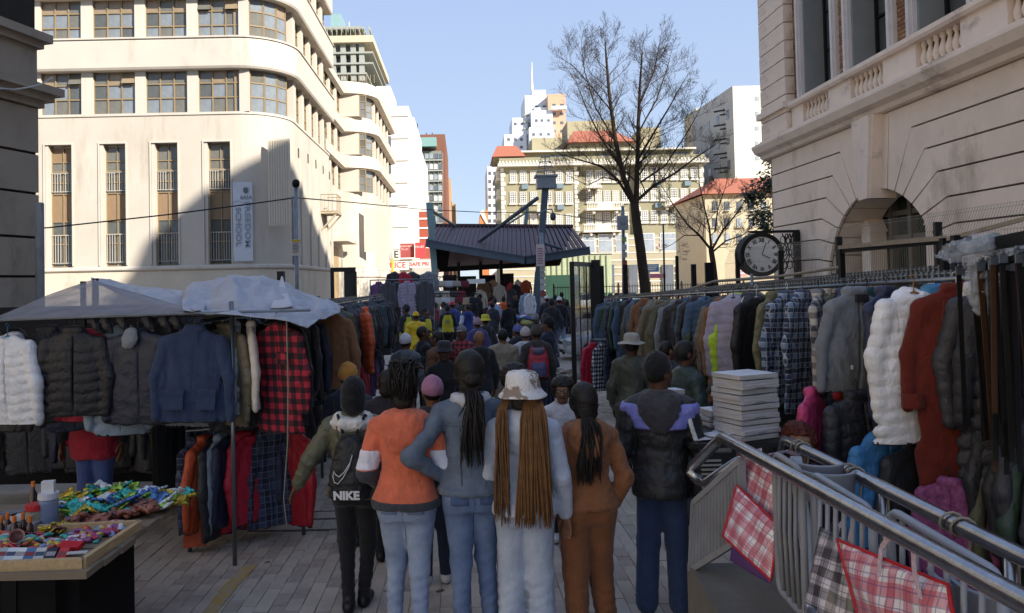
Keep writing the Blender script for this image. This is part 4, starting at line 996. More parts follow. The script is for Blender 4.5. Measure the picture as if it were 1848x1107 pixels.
bare_tree('bare_tree', 'tall bare winter tree with twin stems before the olive hotel', 43, [(1178, 590), (1164, 520), (1156, 450), (1148, 395), (1145, 368)], [
 ([(1145, 372), (1125, 320), (1110, 250), (1100, 175), (1094, 105), (1092, 75)], .27, -.5),
 ([(1148, 370), (1150, 300), (1152, 220), (1155, 150), (1159, 95)], .25, .8),
 ([(1140, 365), (1115, 325), (1085, 300), (1050, 290), (1015, 280)], .14, -2.0), ([(1150, 362), (1180, 335), (1215, 315), (1255, 285), (1290, 262)], .15, 2.0),
 ([(1118, 300), (1085, 250), (1060, 200), (1040, 150)], .11, 2.2), ([(1150, 290), (1180, 240), (1210, 190), (1232, 150)], .11, -2.4),
 ([(1110, 255), (1075, 195), (1055, 130), (1050, 90)], .08, -1.5), ([(1152, 240), (1185, 180), (1205, 120), (1210, 100)], .08, 1.5), ([(1128, 330), (1090, 320), (1060, 335), (1030, 320)], .07, 1.2),
 ([(1155, 330), (1200, 300), (1240, 240), (1262, 200)], .09, -1.2), ([(1103, 200), (1070, 160), (1035, 120), (1020, 110)], .07, .8), ([(1154, 190), (1180, 130), (1190, 80)], .07, -.6)], 3, 2.3, .3)
bare_tree('bare_sapling', 'smaller bare spreading tree beside the bracket clock', 36, [(1300, 580), (1292, 520), (1287, 475), (1283, 450)], [
 ([(1284, 452), (1262, 425), (1240, 405), (1215, 370), (1200, 345)], .1, -1), ([(1284, 452), (1280, 410), (1270, 370), (1262, 330)], .09, 1), ([(1285, 450), (1305, 415), (1330, 385), (1352, 350)], .09, .7),
 ([(1286, 455), (1310, 435), (1340, 425), (1368, 400)], .07, -1), ([(1262, 425), (1235, 425), (1215, 440)], .05, .5), ([(1290, 420), (1295, 380), (1310, 335)], .06, -.6)], 5, 1.3, .15)
# leafy evergreen beside the stone building
rg = random.Random(11); ev = empty('evergreen_tree', (at(1400, 500, 27).x + .4, 27, 0), 'dark leafy evergreen growing against the stone building', 'tree')
MB().tube([(ev.location.x, 27, 0), (ev.location.x - .1, 27, 3), (ev.location.x + .1, 27, 8.6)], [.16, .13, .05], 8).build('trunk', BARK, ev)
lf = MB(); LEAF = [mat('leaf_dark', '#2c3522', .6, 0, .3, 3, spec=.4), mat('leaf_mid', '#3c4629', .6, 0, .3, 3, spec=.4)]
for (px, py, rpx, n) in ((1378, 390, 26, 420), (1365, 350, 24, 350), (1388, 330, 26, 420), (1392, 285, 16, 220), (1352, 355, 13, 120), (1380, 410, 18, 200), (1386, 262, 9, 80), (1392, 170, 10, 80), (1396, 230, 9, 70), (1410, 330, 34, 500), (1415, 240, 26, 250)):
 c = at(px, py, 27)
 for i in range(n):
  v = Vector((rg.gauss(0, .42), rg.gauss(0, .6), rg.gauss(0, .42))) * (rpx * 27 / FPX); p = c + v; s_ = rg.uniform(.05, .1)
  a = Vector((rg.uniform(-1, 1), rg.uniform(-1, 1), rg.uniform(-1, .4))).normalized(); b = a.orthogonal().normalized()
  lf.add([p, p + a * s_ + b * s_ * .45, p + a * s_ * 2.1, p + a * s_ - b * s_ * .45], [(0, 1, 2, 3)], rg.randint(0, 1))
tag(lf.build('crown', LEAF, ev))
# ================================================================== railings and gates
RAILB = mat('railing_black', '#15171a', .5, .3, .2, 4)
def railing(name, label, p0, p1, h, sp, z0=None, m_=RAILB, bw=.03, post=2.5):
 z0 = zg(p0[1]) if z0 is None else z0; p0, p1 = Vector(p0), Vector(p1); d = p1 - p0; L_ = d.length; e = empty(name, (p0.x, p0.y, 0), label, 'fence')
 rail = MB()
 for z in (z0 + .2, z0 + h - .15): rail.bar((p0.x, p0.y, z), (p1.x, p1.y, z), .04, .05)
 rail.build('rail', m_, e); b = MB()
 for i in range(int(L_ / sp)):
  q = p0 + d * (i + .5) * sp / L_; b.box(q.x - bw / 2, q.x + bw / 2, q.y - bw / 2, q.y + bw / 2, z0, z0 + h)
 tag(b.build('bars', m_, e), kind='stuff')
 for i in range(int(L_ / post) + 1):
  q = p0 + d * min(1, i * post / L_); piece('post', q.x - .05, q.x + .05, q.y - .05, q.y + .05, z0, z0 + h + .15, m_, e)
 return e
railing('park_railing', 'black steel railing before the sunlit plaza', (gx(1075, 29), 29, 0), (gx(1460, 31), 31, 0), 1.75, .13)
railing('park_railing', 'second black railing further back by the hotel', (gx(1000, 58), 58, 0), (gx(1360, 60), 60, 0), 2.2, .2)
for i, (px, yt, d, wd) in enumerate(((1132, 478, 22, .13), (1256, 477, 22, .13), (1284, 474, 22, .22), (1225, 462, 34, .12), (1090, 480, 18.5, .1))):
 x = gx(px, d); p = at(px, yt, d); tag(MB().box(x - wd / 2, x + wd / 2, d - .05, d + .05, -.4, p.z).build('fence_post', RAILB), 'black flat fence post, %s from the tree trunk in the railings' % ('nearest on the far side', 'second right', 'widest right', 'slimmest tall one right', 'one beside the glazed gate')[i] if i < 4 else 'black slim post beside the glazed gate', 'post')
# glazed green screen behind the shelter
gs = empty('green_screen', (at(1010, 500, 75).x, 75, 0), 'pale green glazed bus shelter wall behind the market shelter', 'screen')
A, B = at(985, 468, 75), at(1105, 500, 75)
for i in range(12):
 x0 = A.x + (B.x - A.x) * i / 12; x1 = A.x + (B.x - A.x) * (i + 1) / 12
 piece('glass_panel', x0 + .03, x1 - .03, 75, 75.05, .9, A.z + .2, clear('green_glass', '#b4bd9c', .7), gs)
 piece('mullion', x0 - .04, x0 + .03, 74.9, 75.1, 0, A.z + .3, mat('mullion_green', '#6d7c66', .6), gs)
MB().box(A.x, B.x, 74.9, 75.2, A.z + .3, A.z + .42).box(A.x, B.x, 74.95, 75.1, 0, .9).build('frame', mat('dark_green', '#2d4a38', .6), gs)
hedge = tag(MB().box(at(985, 520, 62).x, at(1045, 520, 62).x, 62, 62.2, 0, 2.6).build('green_hoarding', mat('hoarding_green', '#28483a', .7, 0, .15, 1)), 'dark green hoarding behind the walking crowd', 'hoarding')
# glazed gate leaf standing open on the right, posts
gt = empty('glazed_gate', (gx(1072, 17.6), 17.6, 0), 'tall black framed glazed gate standing open on the right', 'gate')
g0 = Vector((gx(1037, 16.2), 16.2, 0)); g1 = Vector((gx(1073, 17.6), 17.6, 0)); H = 2.55
fr = MB()
for t in (0, 1): q = g0.lerp(g1, t); fr.bar(q + Vector((0, 0, -.2)), q + Vector((0, 0, H)), .09, .09)
for z in (-.05, H - .04): fr.bar(g0 + Vector((0, 0, z)), g1 + Vector((0, 0, z)), .07, .1)
fr.build('frame', BLACKP, gt)
for t in (.35, .7):
 q = g0.lerp(g1, t); MB().bar(q + Vector((0, 0, .1)), q + Vector((0, 0, H)), .025, .025).build('glazing_bar', BLACKP, gt)
c = (g0 + g1) / 2; MB().obox((c.x, c.y, H / 2), (g1 - g0) / 2 * .97, (g1 - g0).orthogonal().normalized() * .006, (0, 0, H / 2 - .1)).build('glass', clear('gate_glass', '#5a5e5c', .42, .06), gt)
q = g1 + Vector((.09, .05, 0)); MB().box(q.x - .09, q.x + .09, q.y - .09, q.y + .09, -.3, 2.62).build('post', BLACKP, gt)
gl = empty('dark_gate', (gx(622, 17.5), 17.5, 0), 'black framed gate with a solid dark leaf on the left', 'gate')
x0, x1, z1 = gx(600, 17.5), gx(645, 17.5), at(620, 491, 17.5).z
MB().box(x0, x0 + .07, 17.45, 17.55, 0, z1).box(x1 - .05, x1 + .02, 17.45, 17.55, 0, z1).box(x0, x1, 17.45, 17.55, z1, z1 + .1).box(x0, x1, 17.45, 17.55, 1.7, 1.75).build('frame', BLACKP, gl)
MB().box((x0 + x1) / 2 + .02, x1 - .06, 17.48, 17.52, .1, z1).build('leaf', mat('gate_panel', '#3a3a39', .7, 0, .1), gl)
railing('low_fence', 'dark low railing along the left side behind the coats', (gx(500, 17.6), 17.6, 0), (gx(598, 17.6), 17.6, 0), 1.9, .14)
railing('low_fence', 'dark low railing left of the purple jackets', (gx(648, 18), 18, 0), (gx(676, 18), 18, 0), 1.75, .12)
o = MB().box(gx(504, 15), gx(516, 15), 14.95, 15.1, 0, at(510, 490, 15).z).build('dark_post', BLACKP); tag(o, 'stout black post behind the tarpaulin beside the sign pole', 'post')
GREYW = mat('timber_weathered', '#8c8374', .85, 0, .2, 3, .3, 40, stretch=(1, 8, 8))
# welded mesh fence before the stone building
def mesh_fence(name, label, p0, p1, h, z0, sp=.055):
 p0, p1 = Vector(p0), Vector(p1); d = p1 - p0; L_ = d.length; u = d / L_; n = Vector((u.y, -u.x, 0)); e = empty(name, (p0.x, p0.y, 0), label, 'fence')
 mb = MB(); WZ = [0, .5, .54, .58, 1.1, 1.14, 1.18, 1.7, 1.74, 1.78, h - .35, h - .05, h]
 WO = [0, 0, .03, 0, 0, .03, 0, 0, .03, 0, 0, -.12, -.14]
 for i in range(int(L_ / sp)):
  q = p0 + u * (i * sp); mb.tube([q + n * o + Vector((0, 0, z0 + z)) for z, o in zip(WZ, WO)], .0028, 3, cap=False)
 for z, o in zip(WZ, WO): mb.tube([p0 + n * o + Vector((0, 0, z0 + z)), p1 + n * o + Vector((0, 0, z0 + z))], .003, 3, cap=False)
 tag(mb.build('wire_mesh', mat('wire_grey', '#7c786f', .5, .5), e), kind='stuff')
 return e
fa, fb, fc_ = (6.55, 19.5), (6.75, 14.5), (6.95, 8.0)
e1 = mesh_fence('mesh_fence', 'grey welded mesh fence panel before the arch', (fa[0], fa[1], 0), (fb[0], fb[1], 0), 2.75, .1)
e2 = mesh_fence('mesh_fence', 'taller grey welded mesh fence panel right of the arch', (fb[0], fb[1], 0), (fc_[0], fc_[1], 0), 2.95, .1)
for (x, y, h, e_) in ((6.55, 18.6, 2.75, e1), (6.65, 16.3, 2.7, e1), (6.72, 13.9, 2.85, e2), (6.85, 11.2, 2.9, e2)): piece('post', x - .05, x + .05, y - .03, y + .03, 0, h, BLACKP, e_)
# bracket clock
dC = 18.5; cc = at(1370, 460, dC); rC = 37 * dC / FPX
ck = empty('bracket_clock', cc, 'round dark bracket clock with pale Roman numeral face', 'clock')
CB = mat('clock_iron', '#1b1a18', .7, 0, .2, 5)
def ring(r0, r1, y0, y1, n=40):
 mb = MB()
 for i in range(n):
  a0, a1 = 2 * math.pi * i / n, 2 * math.pi * (i + 1) / n
  p = lambda r, a, y: (cc.x + r * math.cos(a), y, cc.z + r * math.sin(a))
  mb.add([p(r0, a0, y0), p(r0, a1, y0), p(r1, a1, y0), p(r1, a0, y0)], [(0, 1, 2, 3)]); mb.add([p(r1, a0, y0), p(r1, a1, y0), p(r1, a1, y1), p(r1, a0, y1)], [(0, 1, 2, 3)])
  mb.add([p(r0, a0, y0), p(r0, a1, y0), p(r0, a1, y1), p(r0, a0, y1)], [(3, 2, 1, 0)]); mb.add([p(r0, a0, y1), p(r0, a1, y1), p(r1, a1, y1), p(r1, a0, y1)], [(3, 2, 1, 0)])
 return mb
ring(rC * .86, rC * 1.06, dC - .2, dC + .2).build('drum', CB, ck, True)
fc = MB()
for yy in (dC - .17, dC + .17):
 n = 40; fc.add([(cc.x + rC * .86 * math.cos(2 * math.pi * i / n), yy, cc.z + rC * .86 * math.sin(2 * math.pi * i / n)) for i in range(n)], [tuple(range(n))])
F_ = fc.build('clock_face', mat('clock_dial', '#e0ded8', .8, 0, .08, 4), ck)
for i, s in enumerate(('XII', 'I', 'II', 'III', 'IIII', 'V', 'VI', 'VII', 'VIII', 'IX', 'X', 'XI')):
 a = math.pi / 2 - i * math.pi / 6
 text(s, .13, (cc.x + rC * .68 * math.cos(a), dC - .176, cc.z + rC * .68 * math.sin(a)), (R(90), -(math.pi / 2 - a) * 0 + (math.pi / 2 - a), 0), CB, F_, 'numeral', sx=.8, bold=.004)
for (a, L_, wd) in ((70, .62, .02), (-25, .42, .03)):
 MB().bar((cc.x, dC - .185, cc.z), (cc.x + rC * L_ * math.cos(R(a)), dC - .185, cc.z + rC * L_ * math.sin(R(a))), .008, wd, (0, 1, 0)).build('clock_hand', CB, F_)
bkt = MB(); zt = cc.z + rC * 1.05
bkt.box(cc.x - rC * .4, XF, dC - .05, dC + .05, zt, zt + .06); bkt.box(XF - .12, XF, dC - .08, dC + .08, cc.z - rC * 1.2, zt)
for k in range(7):
 a0 = cc.x + rC * 1.15 + k * .055
 bkt.tube([(a0 + .16 * math.sin(t * 3 + k), dC, zt - .02 - t * (.95 - k * .05)) for t in [i / 10 for i in range(11)]], .014, 5)
for k in range(9):
 u, v = cc.x + rC * 1.2 + (k % 3) * .13, cc.z + rC * .7 - (k // 3) * .3
 bkt.tube([(u + .07 * math.cos(t), dC, v + .09 * math.sin(t)) for t in [i * .63 for i in range(11)]], .011, 4)
bkt.build('scroll_bracket', CB, ck)
# ================================================================== signs and shops down the left street
def board(name, label, px0, px1, py0, py1, d, hexc, words):
 A, B = at(px0, py0, d), at(px1, py1, d)
 o = MB().box(min(A.x, B.x), max(A.x, B.x), d, d + .15, min(A.z, B.z), max(A.z, B.z)).build(name, mat('board_' + hexc.strip('#'), hexc, .6, 0, .08, 1)); tag(o, label, 'sign')
 for (s, px, py, size, ih) in words:
  p = at(px, py, d - .03); text(s, size, (p.x, d - .02, p.z), (R(90), 0, 0), mat('ink_' + ih.strip('#'), ih, .6, 0, 0), o, bold=.01)
 return o
board('billboard', 'larger faded red billboard above the left street shops', 722, 748, 440, 465, 72, '#9a4a46', (("APARTMENTS", 734, 445, .2, '#d8a09a'), ("TO LET", 730, 450.5, .22, '#d8a09a')))
board('billboard', 'smaller bright red billboard panel on the right of the pair', 748.6, 769, 438, 466, 71.6, '#b04446', (("TO LET", 757, 446, .26, '#e6bcb6'),))
board('shop_fascia', 'white shop fascia with red PRICE lettering', 700, 738, 472, 487, 70, '#d3cfc6', (('PRICE', 714, 479, .72, '#b0392f'),))
board('shop_fascia', 'white shop fascia with faded red lettering under the billboard', 739, 776, 471, 483, 70, '#cfcbc2', (('SAFE PRI', 757, 477, .46, '#b0524a'),))
board('letter_sign', 'white sign with a black letter above the shops', 708, 721, 452, 470, 70.5, '#c9c4b8', (('E', 715, 460, .9, '#3a3835'),))
sf = empty('street_shops', (at(735, 500, 73).x, 73, 0), 'low grey shop row under the billboards', 'building')
MB().box(at(690, 500, 73).x, at(795, 500, 73).x, 73, 84, 0, at(740, 468, 73).z).build('wall', mat('shop_wall', '#a9a69e', .8, 0, .1, .6), sf)
for px in (700, 722, 744, 766, 786): p = at(px, 500, 73); piece('shop_window', p.x - .9, p.x + .3, 72.9, 73.1, .2, 2.0, rnd.choice([GFAR, GFAR2]), sf)
e, t = pole('yellow_post', 'short yellow post by the white shop fascia', 708, 468, 60, .12, mat('yellow_paint', '#c99a28', .6), 'post')
aw = MB(); A, B = at(738, 510, 44), at(790, 500, 44)
aw.add([(A.x, 44, A.z - .4), (B.x, 44, B.z - .1), (B.x, 47, B.z + .5), (A.x, 47, A.z + .3)], [(0, 1, 2, 3)])
o = aw.build('stall_awning', mat('awning_pink', '#b5605c', .8, 0, .15, 2)); tag(o, 'faded red canvas awning beside the shelter column', 'awning')
for px, d, h in ((826, 110, '#8a8f94'), (846, 125, '#b8b2a6'), (862, 118, '#a8a096')):
 pass
# ================================================================== cars
def car_parts(e, paint, L_=4.2, W_=1.68, lod=1):
 """saloon pointing to -x, wheels on z=0, local to e"""
 GL = glassy('car_glass', '#23272b', .05); TY = mat('tyre', '#151515', .85); RM = mat('rim', '#7d8186', .4, .8)
 st_ = [(-.5, .70, .32, .48, .52), (-.485, .86, .24, .58, .64), (-.42, .94, .2, .68, .72), (-.3, .98, .19, .76, .79), (-.2, 1, .19, .84, .86), (-.06, 1, .19, .9, 1.36), (.06, 1, .19, .91, 1.42), (.22, 1, .19, .92, 1.38), (.36, .99, .2, .92, .97), (.45, .95, .24, .88, .92), (.5, .84, .34, .72, .76)]
 v, f, m_ = [], [], []; k = 10
 for (x, wf_, zl, zb_, zt_) in st_:
  hw = W_ / 2 * wf_; tw = hw * (.78 if zt_ - zb_ > .2 else .9)
  prof = [(-hw * .9, zl), (-hw, zl + .14), (-hw * 1.0, zb_ * .8), (-hw * .95, zb_), (-tw, zt_), (tw, zt_), (hw * .95, zb_), (hw, zb_ * .8), (hw, zl + .14), (hw * .9, zl)]
  v += [(x * L_, y, z) for y, z in prof]
 n = len(st_)
 for i in range(n - 1):
  for j in range(k):
   a, b = i * k + j, i * k + (j + 1) % k
   glass = (j in (3, 5) and 4 <= i <= 7) or (j == 4 and i in (4, 7))
   f.append((a, b, b + k, a + k)[::-1]); m_.append(1 if glass else 0)
 f.append(tuple(range(k))); m_.append(0); f.append(tuple((n - 1) * k + j for j in reversed(range(k)))); m_.append(0)
 link('body', mesh_data('car_body', v, f, [paint, GL], m_, True), e)
 for sx in (-.31, .3):
  for sy in (-1, 1):
   w_ = MB(); w_.lathe([(.0, -.09), (.2, -.1), (.29, -.09), (.3, 0), (.29, .09), (.2, .1), (0, .09)], n=18)
   wo_ = link('wheel', w_.data('wheel', TY, True), e, (sx * L_, sy * (W_ / 2 - .06), .3), (R(90), 0, 0))
   if lod: link('rim', MB().lathe([(0, .1), (.16, .105), (.19, .09)], n=14).data('rim', RM), wo_, (0, 0, 0.003 if sy < 0 else -.003), (0 if sy < 0 else math.pi, 0, 0))
 if lod:
  HL = mat('headlight', '#9aa3a8', .08, 0, .3, 12, spec=.8); DK = mat('car_trim', '#1a1b1d', .5)
  for sy in (-1, 1):
   hb_ = MB().box(-.16, .12, -.17, .17, -.075, .075); o_ = link('headlight', hb_.data('headlight', HL), e, (-.468 * L_, sy * .56, .57), (0, R(8), sy * R(16)))
   link('lamp_ring', MB().lathe([(.05, 0), (.06, .01), (.05, .02)], n=12).data('lamp_ring', RM), o_, (-.165, 0, 0), (0, R(-90), 0))
   link('fog_lamp', MB().box(-.03, .03, -.08, .08, -.03, .03).data('fog', DK), e, (-.487 * L_, sy * .55, .34))
   link('mirror', MB().box(-.05, .05, -.09, .09, -.06, .06).data('mirror', paint), e, (-.1 * L_, sy * (W_ / 2 + .08), .93))
  link('grille', MB().box(-.03, .03, -.32, .32, -.05, .05).data('grille', DK), e, (-.495 * L_, 0, .55))
  link('air_intake', MB().box(-.03, .03, -.5, .5, -.05, .05).data('intake', DK), e, (-.497 * L_, 0, .3))
  link('bumper', MB().box(-.04, .04, -.62, .62, -.05, .05).data('bumper', paint), e, (-.5 * L_, 0, .43))
  link('number_plate', MB().box(-.01, .01, -.25, .25, -.055, .055).data('plate', mat('plate', '#b9b8b0', .5)), e, (-.512 * L_, 0, .42))
  for sy in (-1, 1): link('door_line', MB().box(-.005, .005, -.004, .004, -.28, .28).data('door_line', DK), e, (-.02 * L_, sy * (W_ / 2 + .001), .58))
WCAR = mat('car_white', '#c6c8cb', .3, 0, .04, 2, spec=.6, coat=.6)
ce = empty('white_car', (gx(1009, 25.2) + 2.05, 25.2, -.36), 'white car nosing out from behind the glazed gate', 'car', rz=R(8)); car_parts(ce, WCAR)
for i, (px, d, hx_, lab) in enumerate(((1055, 66, '#b9bcc0', 'distant white car behind the railings left of the pole'), (1125, 70, '#6d8391', 'distant blue grey car behind the tree trunk'), (1345, 64, '#c3c6c8', 'distant pale car below the bracket clock'), (855, 92, '#c9c9c6', 'distant white car in the street beyond the shelter'))):
 ce = empty('distant_car', (gx(px, d), d, -.42), lab, 'car', 'cars in the far streets'); car_parts(ce, mat('car_paint_%d' % i, hx_, .3, 0, .04, 2, coat=.5), lod=0)
# rubbish by the kerb
RUB = [mat('litter_' + h, '#' + h, .85, 0, .15, 8) for h in ('8a7a66', 'b0aca4', '6d5648', '9b8f86', '5d5a57')]
rgl = random.Random(4)
lt = MB()
for i in range(70):
 p = at(rgl.gauss(1016, 16), 0, 19.5); d = rgl.uniform(17.6, 20.0); x = gx(rgl.gauss(1018, 14), d); s_ = rgl.uniform(.04, .16); a = rgl.uniform(0, 3)
 lt.obox((x, d, zg(d) + .02 + rgl.random() * .05), Vector((math.cos(a), math.sin(a), rgl.uniform(-.3, .3))) * s_, Vector((-math.sin(a), math.cos(a), 0)) * s_ * .6, Vector((0, 0, 1)) * rgl.uniform(.004, .03), rgl.randint(0, 4))
tag(lt.build('litter', RUB), 'flattened cardboard and paper litter by the gate', 'litter', kind='stuff')

for i, (px, wd, y0) in enumerate(((812, 26, 497), (845, 30, 499), (880, 30, 497), (915, 26, 494))):  # backdrop sheets added to darken the view under the shelter roof
 p, q = at(px - wd / 2, y0, 50.4), at(px + wd / 2, 535, 50.4); tag(MB().box(p.x, q.x, 50.4, 50.45, .3, p.z).build('shelter_backdrop', cloth(['#2a2529', '#33302f', '#241f22', '#3a2f2c'][i])), 'dark backdrop added at the back of the shelter, %s from the left' % ('first', 'second', 'third', 'fourth')[i], 'cloth')
# ================================================================== soft shapes: distance fields meshed with surface nets
F32 = np.float32
def cap(a, b, ra, rb, m=0, fl=None): return ('cap', np.array(a, F32), np.array(b, F32), ra, rb, m, fl)
def ell(c, r, m=0, rz=0.0): return ('ell', np.array(c, F32), np.array(r, F32), rz, 0, m, None)
def prf(rows, m=0, pw=2.0): return ('prf', rows, pw, 0, 0, m, None)
def evalp(p, X, Y, Z):
 k = p[0]
 if k == 'cap':
  a, b, ra, rb, fl = p[1], p[2], p[3], p[4], p[6]
  ba = b - a; dx, dy, dz = X - a[0], Y - a[1], Z - a[2]; L2 = float(ba @ ba) + 1e-9
  t = np.clip((dx * ba[0] + dy * ba[1] + dz * ba[2]) / L2, 0, 1)
  ex, ey, ez = dx - t * ba[0], dy - t * ba[1], dz - t * ba[2]
  if fl is not None: ex = ex / fl[0]; ey = ey / fl[1]; ez = ez / fl[2]
  r = ra + (rb - ra) * t
  return np.sqrt(ex * ex + ey * ey + ez * ez) - r
 if k == 'ell':
  c, r = p[1], p[2]; x, y, z = X - c[0], Y - c[1], Z - c[2]
  if p[3]: cs, sn = math.cos(p[3]), math.sin(p[3]); x, y = x * cs + y * sn, y * cs - x * sn
  q = np.sqrt((x / r[0]) ** 2 + (y / r[1]) ** 2 + (z / r[2]) ** 2)
  return (q - 1) * float(min(r))
 rows = p[1]; zs = np.array([r[0] for r in rows]); o = np.argsort(zs); zs = zs[o]
 g = [np.interp(Z, zs, np.array([rows[i][j] if len(rows[i]) > j else 0 for i in o])).astype(F32) for j in (1, 2, 3, 4)]
 pw = p[2]
 q = (np.abs((X - g[2]) / g[0]) ** pw + np.abs((Y - g[3]) / g[1]) ** pw) ** (1 / pw)
 d = (q - 1) * np.minimum(g[0], g[1])
 return np.maximum(d, np.maximum(Z - zs[-1], zs[0] - Z))
def smin(a, b, k):
 if k <= 0: return np.minimum(a, b)
 h = np.maximum(k - np.abs(a - b), 0) / k
 return np.minimum(a, b) - h * h * k * .25
def wob(X, Y, Z, s, seed):
 r = np.random.RandomState(seed); out = 0
 for i in range(5):
  v = r.normal(size=3) * s * (1 + .35 * i); ph = r.uniform(0, 6.28, 2)
  w_ = r.normal(size=3) * s * .6
  out = out + np.sin(X * v[0] + Y * v[1] + Z * v[2] + ph[0] + 1.3 * np.sin(X * w_[0] + Y * w_[1] + Z * w_[2] + ph[1])) / (1 + .4 * i)
 return (out / 2.6).astype(F32)
def snet(groups, h, kx=.008, pad=.05, bounds=None):
 """groups: dicts prims,k,fold=(amp,scale,seed),puff=(pitch,amp),post=fn(D,X,Y,Z); returns verts, quads, group id and prim tag per face"""
 if bounds is None:
  lo = np.array([9.] * 3); hi = -lo
  for g_ in groups:
   for p in g_['prims']:
    if p[0] == 'cap': pts = [p[1] - max(p[3], p[4]), p[2] - max(p[3], p[4]), p[1] + max(p[3], p[4]), p[2] + max(p[3], p[4])]
    elif p[0] == 'ell': m_ = max(p[2][0], p[2][1]) if p[3] else None; rr = np.array([m_, m_, p[2][2]]) if m_ else p[2]; pts = [p[1] - rr, p[1] + rr]
    else:
     pts = []
     for r in p[1]:
      xo = r[3] if len(r) > 3 else 0; yo = r[4] if len(r) > 4 else 0
      pts += [np.array([xo - r[1], yo - r[2], r[0]]), np.array([xo + r[1], yo + r[2], r[0]])]
    for q in pts: lo = np.minimum(lo, q); hi = np.maximum(hi, q)
  lo -= pad; hi += pad
 else: lo, hi = np.array(bounds[0]), np.array(bounds[1])
 n = np.maximum(np.ceil((hi - lo) / h).astype(int) + 1, 4)
 X, Y, Z = np.meshgrid(*[np.linspace(lo[i], lo[i] + (n[i] - 1) * h, n[i], dtype=F32) for i in range(3)], indexing='ij', sparse=True)
 X = np.broadcast_to(X, n); Y = np.broadcast_to(Y, n); Z = np.broadcast_to(Z, n)
 Ds = []
 for g_ in groups:
  D = None
  for p in g_['prims']:
   d = evalp(p, X, Y, Z); D = d if D is None else smin(D, d, g_.get('k', .03))
  if 'puff' in g_: ph, pa = g_['puff'][:2]; D = D - pa * (np.abs(np.sin(np.pi * (Z + .012 * np.sin(X * 19)) / ph)) ** .4 - .7)
  if 'fold' in g_: a, s, sd_ = g_['fold']; zs = g_.get('zs', 1.0); D = D + a * (.7 * wob(X, Y, Z * zs, s, sd_) + 1.0 * (np.abs(wob(X, Y, Z * zs, s * 1.7, sd_ + 50)) - .35))
  if 'post' in g_: D = g_['post'](D, X, Y, Z)
  Ds.append(D.astype(F32))
 D = Ds[0]
 for d in Ds[1:]: D = smin(D, d, kx)
 S = D < 0
 c8 = [S[i:n[0] - 1 + i, j:n[1] - 1 + j, k:n[2] - 1 + k] for i in (0, 1) for j in (0, 1) for k in (0, 1)]
 cnt = sum(c.astype(np.int8) for c in c8); act = (cnt > 0) & (cnt < 8)
 idx = np.argwhere(act); m = len(idx)
 ids = np.full(act.shape, -1, np.int64); ids[act] = np.arange(m)
 P = np.zeros((m, 3)); C_ = np.zeros(m)
 corners = np.array([(i, j, k) for i in (0, 1) for j in (0, 1) for k in (0, 1)])
 val = np.stack([D[idx[:, 0] + c[0], idx[:, 1] + c[1], idx[:, 2] + c[2]] for c in corners], 1)
 for a in range(8):
  for b in range(a + 1, 8):
   if np.abs(corners[a] - corners[b]).sum() != 1: continue
   va, vb = val[:, a], val[:, b]; cr = (va < 0) != (vb < 0)
   t = np.where(cr, va / np.where(cr, va - vb, 1), 0)[:, None]
   P += np.where(cr[:, None], corners[a] + t * (corners[b] - corners[a]), 0); C_ += cr
 P = (P / C_[:, None] + idx) * h + lo
 quads = []
 for ax in range(3):
  s0 = [slice(0, n[i] - (1 if i == ax else 0)) for i in range(3)]; s1 = list(s0); s1[ax] = slice(1, n[ax])
  sa, sb = S[tuple(s0)], S[tuple(s1)]; e = np.argwhere(sa != sb)
  o1, o2 = (ax + 1) % 3, (ax + 2) % 3
  ok = (e[:, o1] > 0) & (e[:, o2] > 0) & (e[:, o1] < n[o1] - 1) & (e[:, o2] < n[o2] - 1); e = e[ok]
  ins = sa[e[:, 0], e[:, 1], e[:, 2]]
  q = []
  for (u, v_) in ((1, 1), (0, 1), (0, 0), (1, 0)):
   f = e.copy(); f[:, o1] -= u; f[:, o2] -= v_; q.append(ids[f[:, 0], f[:, 1], f[:, 2]])
  q = np.stack(q, 1); q[~ins] = q[~ins][:, ::-1]; quads.append(q)
 Q = np.concatenate(quads); Q = Q[(Q >= 0).all(1)]
 cen = P[Q].mean(1); ci = np.clip(np.round((cen - lo) / h).astype(int), 0, n - 1)
 gid = np.argmin(np.stack([d[ci[:, 0], ci[:, 1], ci[:, 2]] for d in Ds], 1), 1) if len(Ds) > 1 else np.zeros(len(Q), int)
 return P, Q, gid, cen
class Soup:
 """joins several soft shapes into one mesh"""
 def __init__(s): s.v = []; s.q = []; s.m = []; s.n = 0
 def add(s, P, Q, m, M=None):
  if M is not None:
   A = np.array(M); P = P @ A[:3, :3].T + A[:3, 3]
   if np.linalg.det(A[:3, :3]) < 0: Q = Q[:, ::-1]
  s.v.append(P); s.q.append(Q + s.n); s.m.append(np.broadcast_to(np.asarray(m), (len(Q),))); s.n += len(P); return s
 def data(s, name, mats):
  v = np.concatenate(s.v); q = np.concatenate(s.q); m = np.concatenate(s.m)
  me = bpy.data.meshes.new(name); nv, nq = len(v), len(q)
  me.vertices.add(nv); me.vertices.foreach_set('co', v.astype(F32).ravel())
  me.loops.add(nq * 4); me.loops.foreach_set('vertex_index', q.astype(np.int32).ravel())
  me.polygons.add(nq); me.polygons.foreach_set('loop_start', np.arange(0, nq * 4, 4, dtype=np.int32))
  for x in mats: me.materials.append(x)
  me.polygons.foreach_set('material_index', m.astype(np.int32)); me.polygons.foreach_set('use_smooth', np.ones(nq, bool))
  me.update(calc_edges=True); me.validate()
  return me
def smesh(name, groups, h, mats, matfn=None, kx=.008, bounds=None):
 P, Q, g_, c = snet(groups, h, kx, bounds=bounds); m = g_ if matfn is None else matfn(c, g_)
 return Soup().add(P, Q, m).data(name, mats)
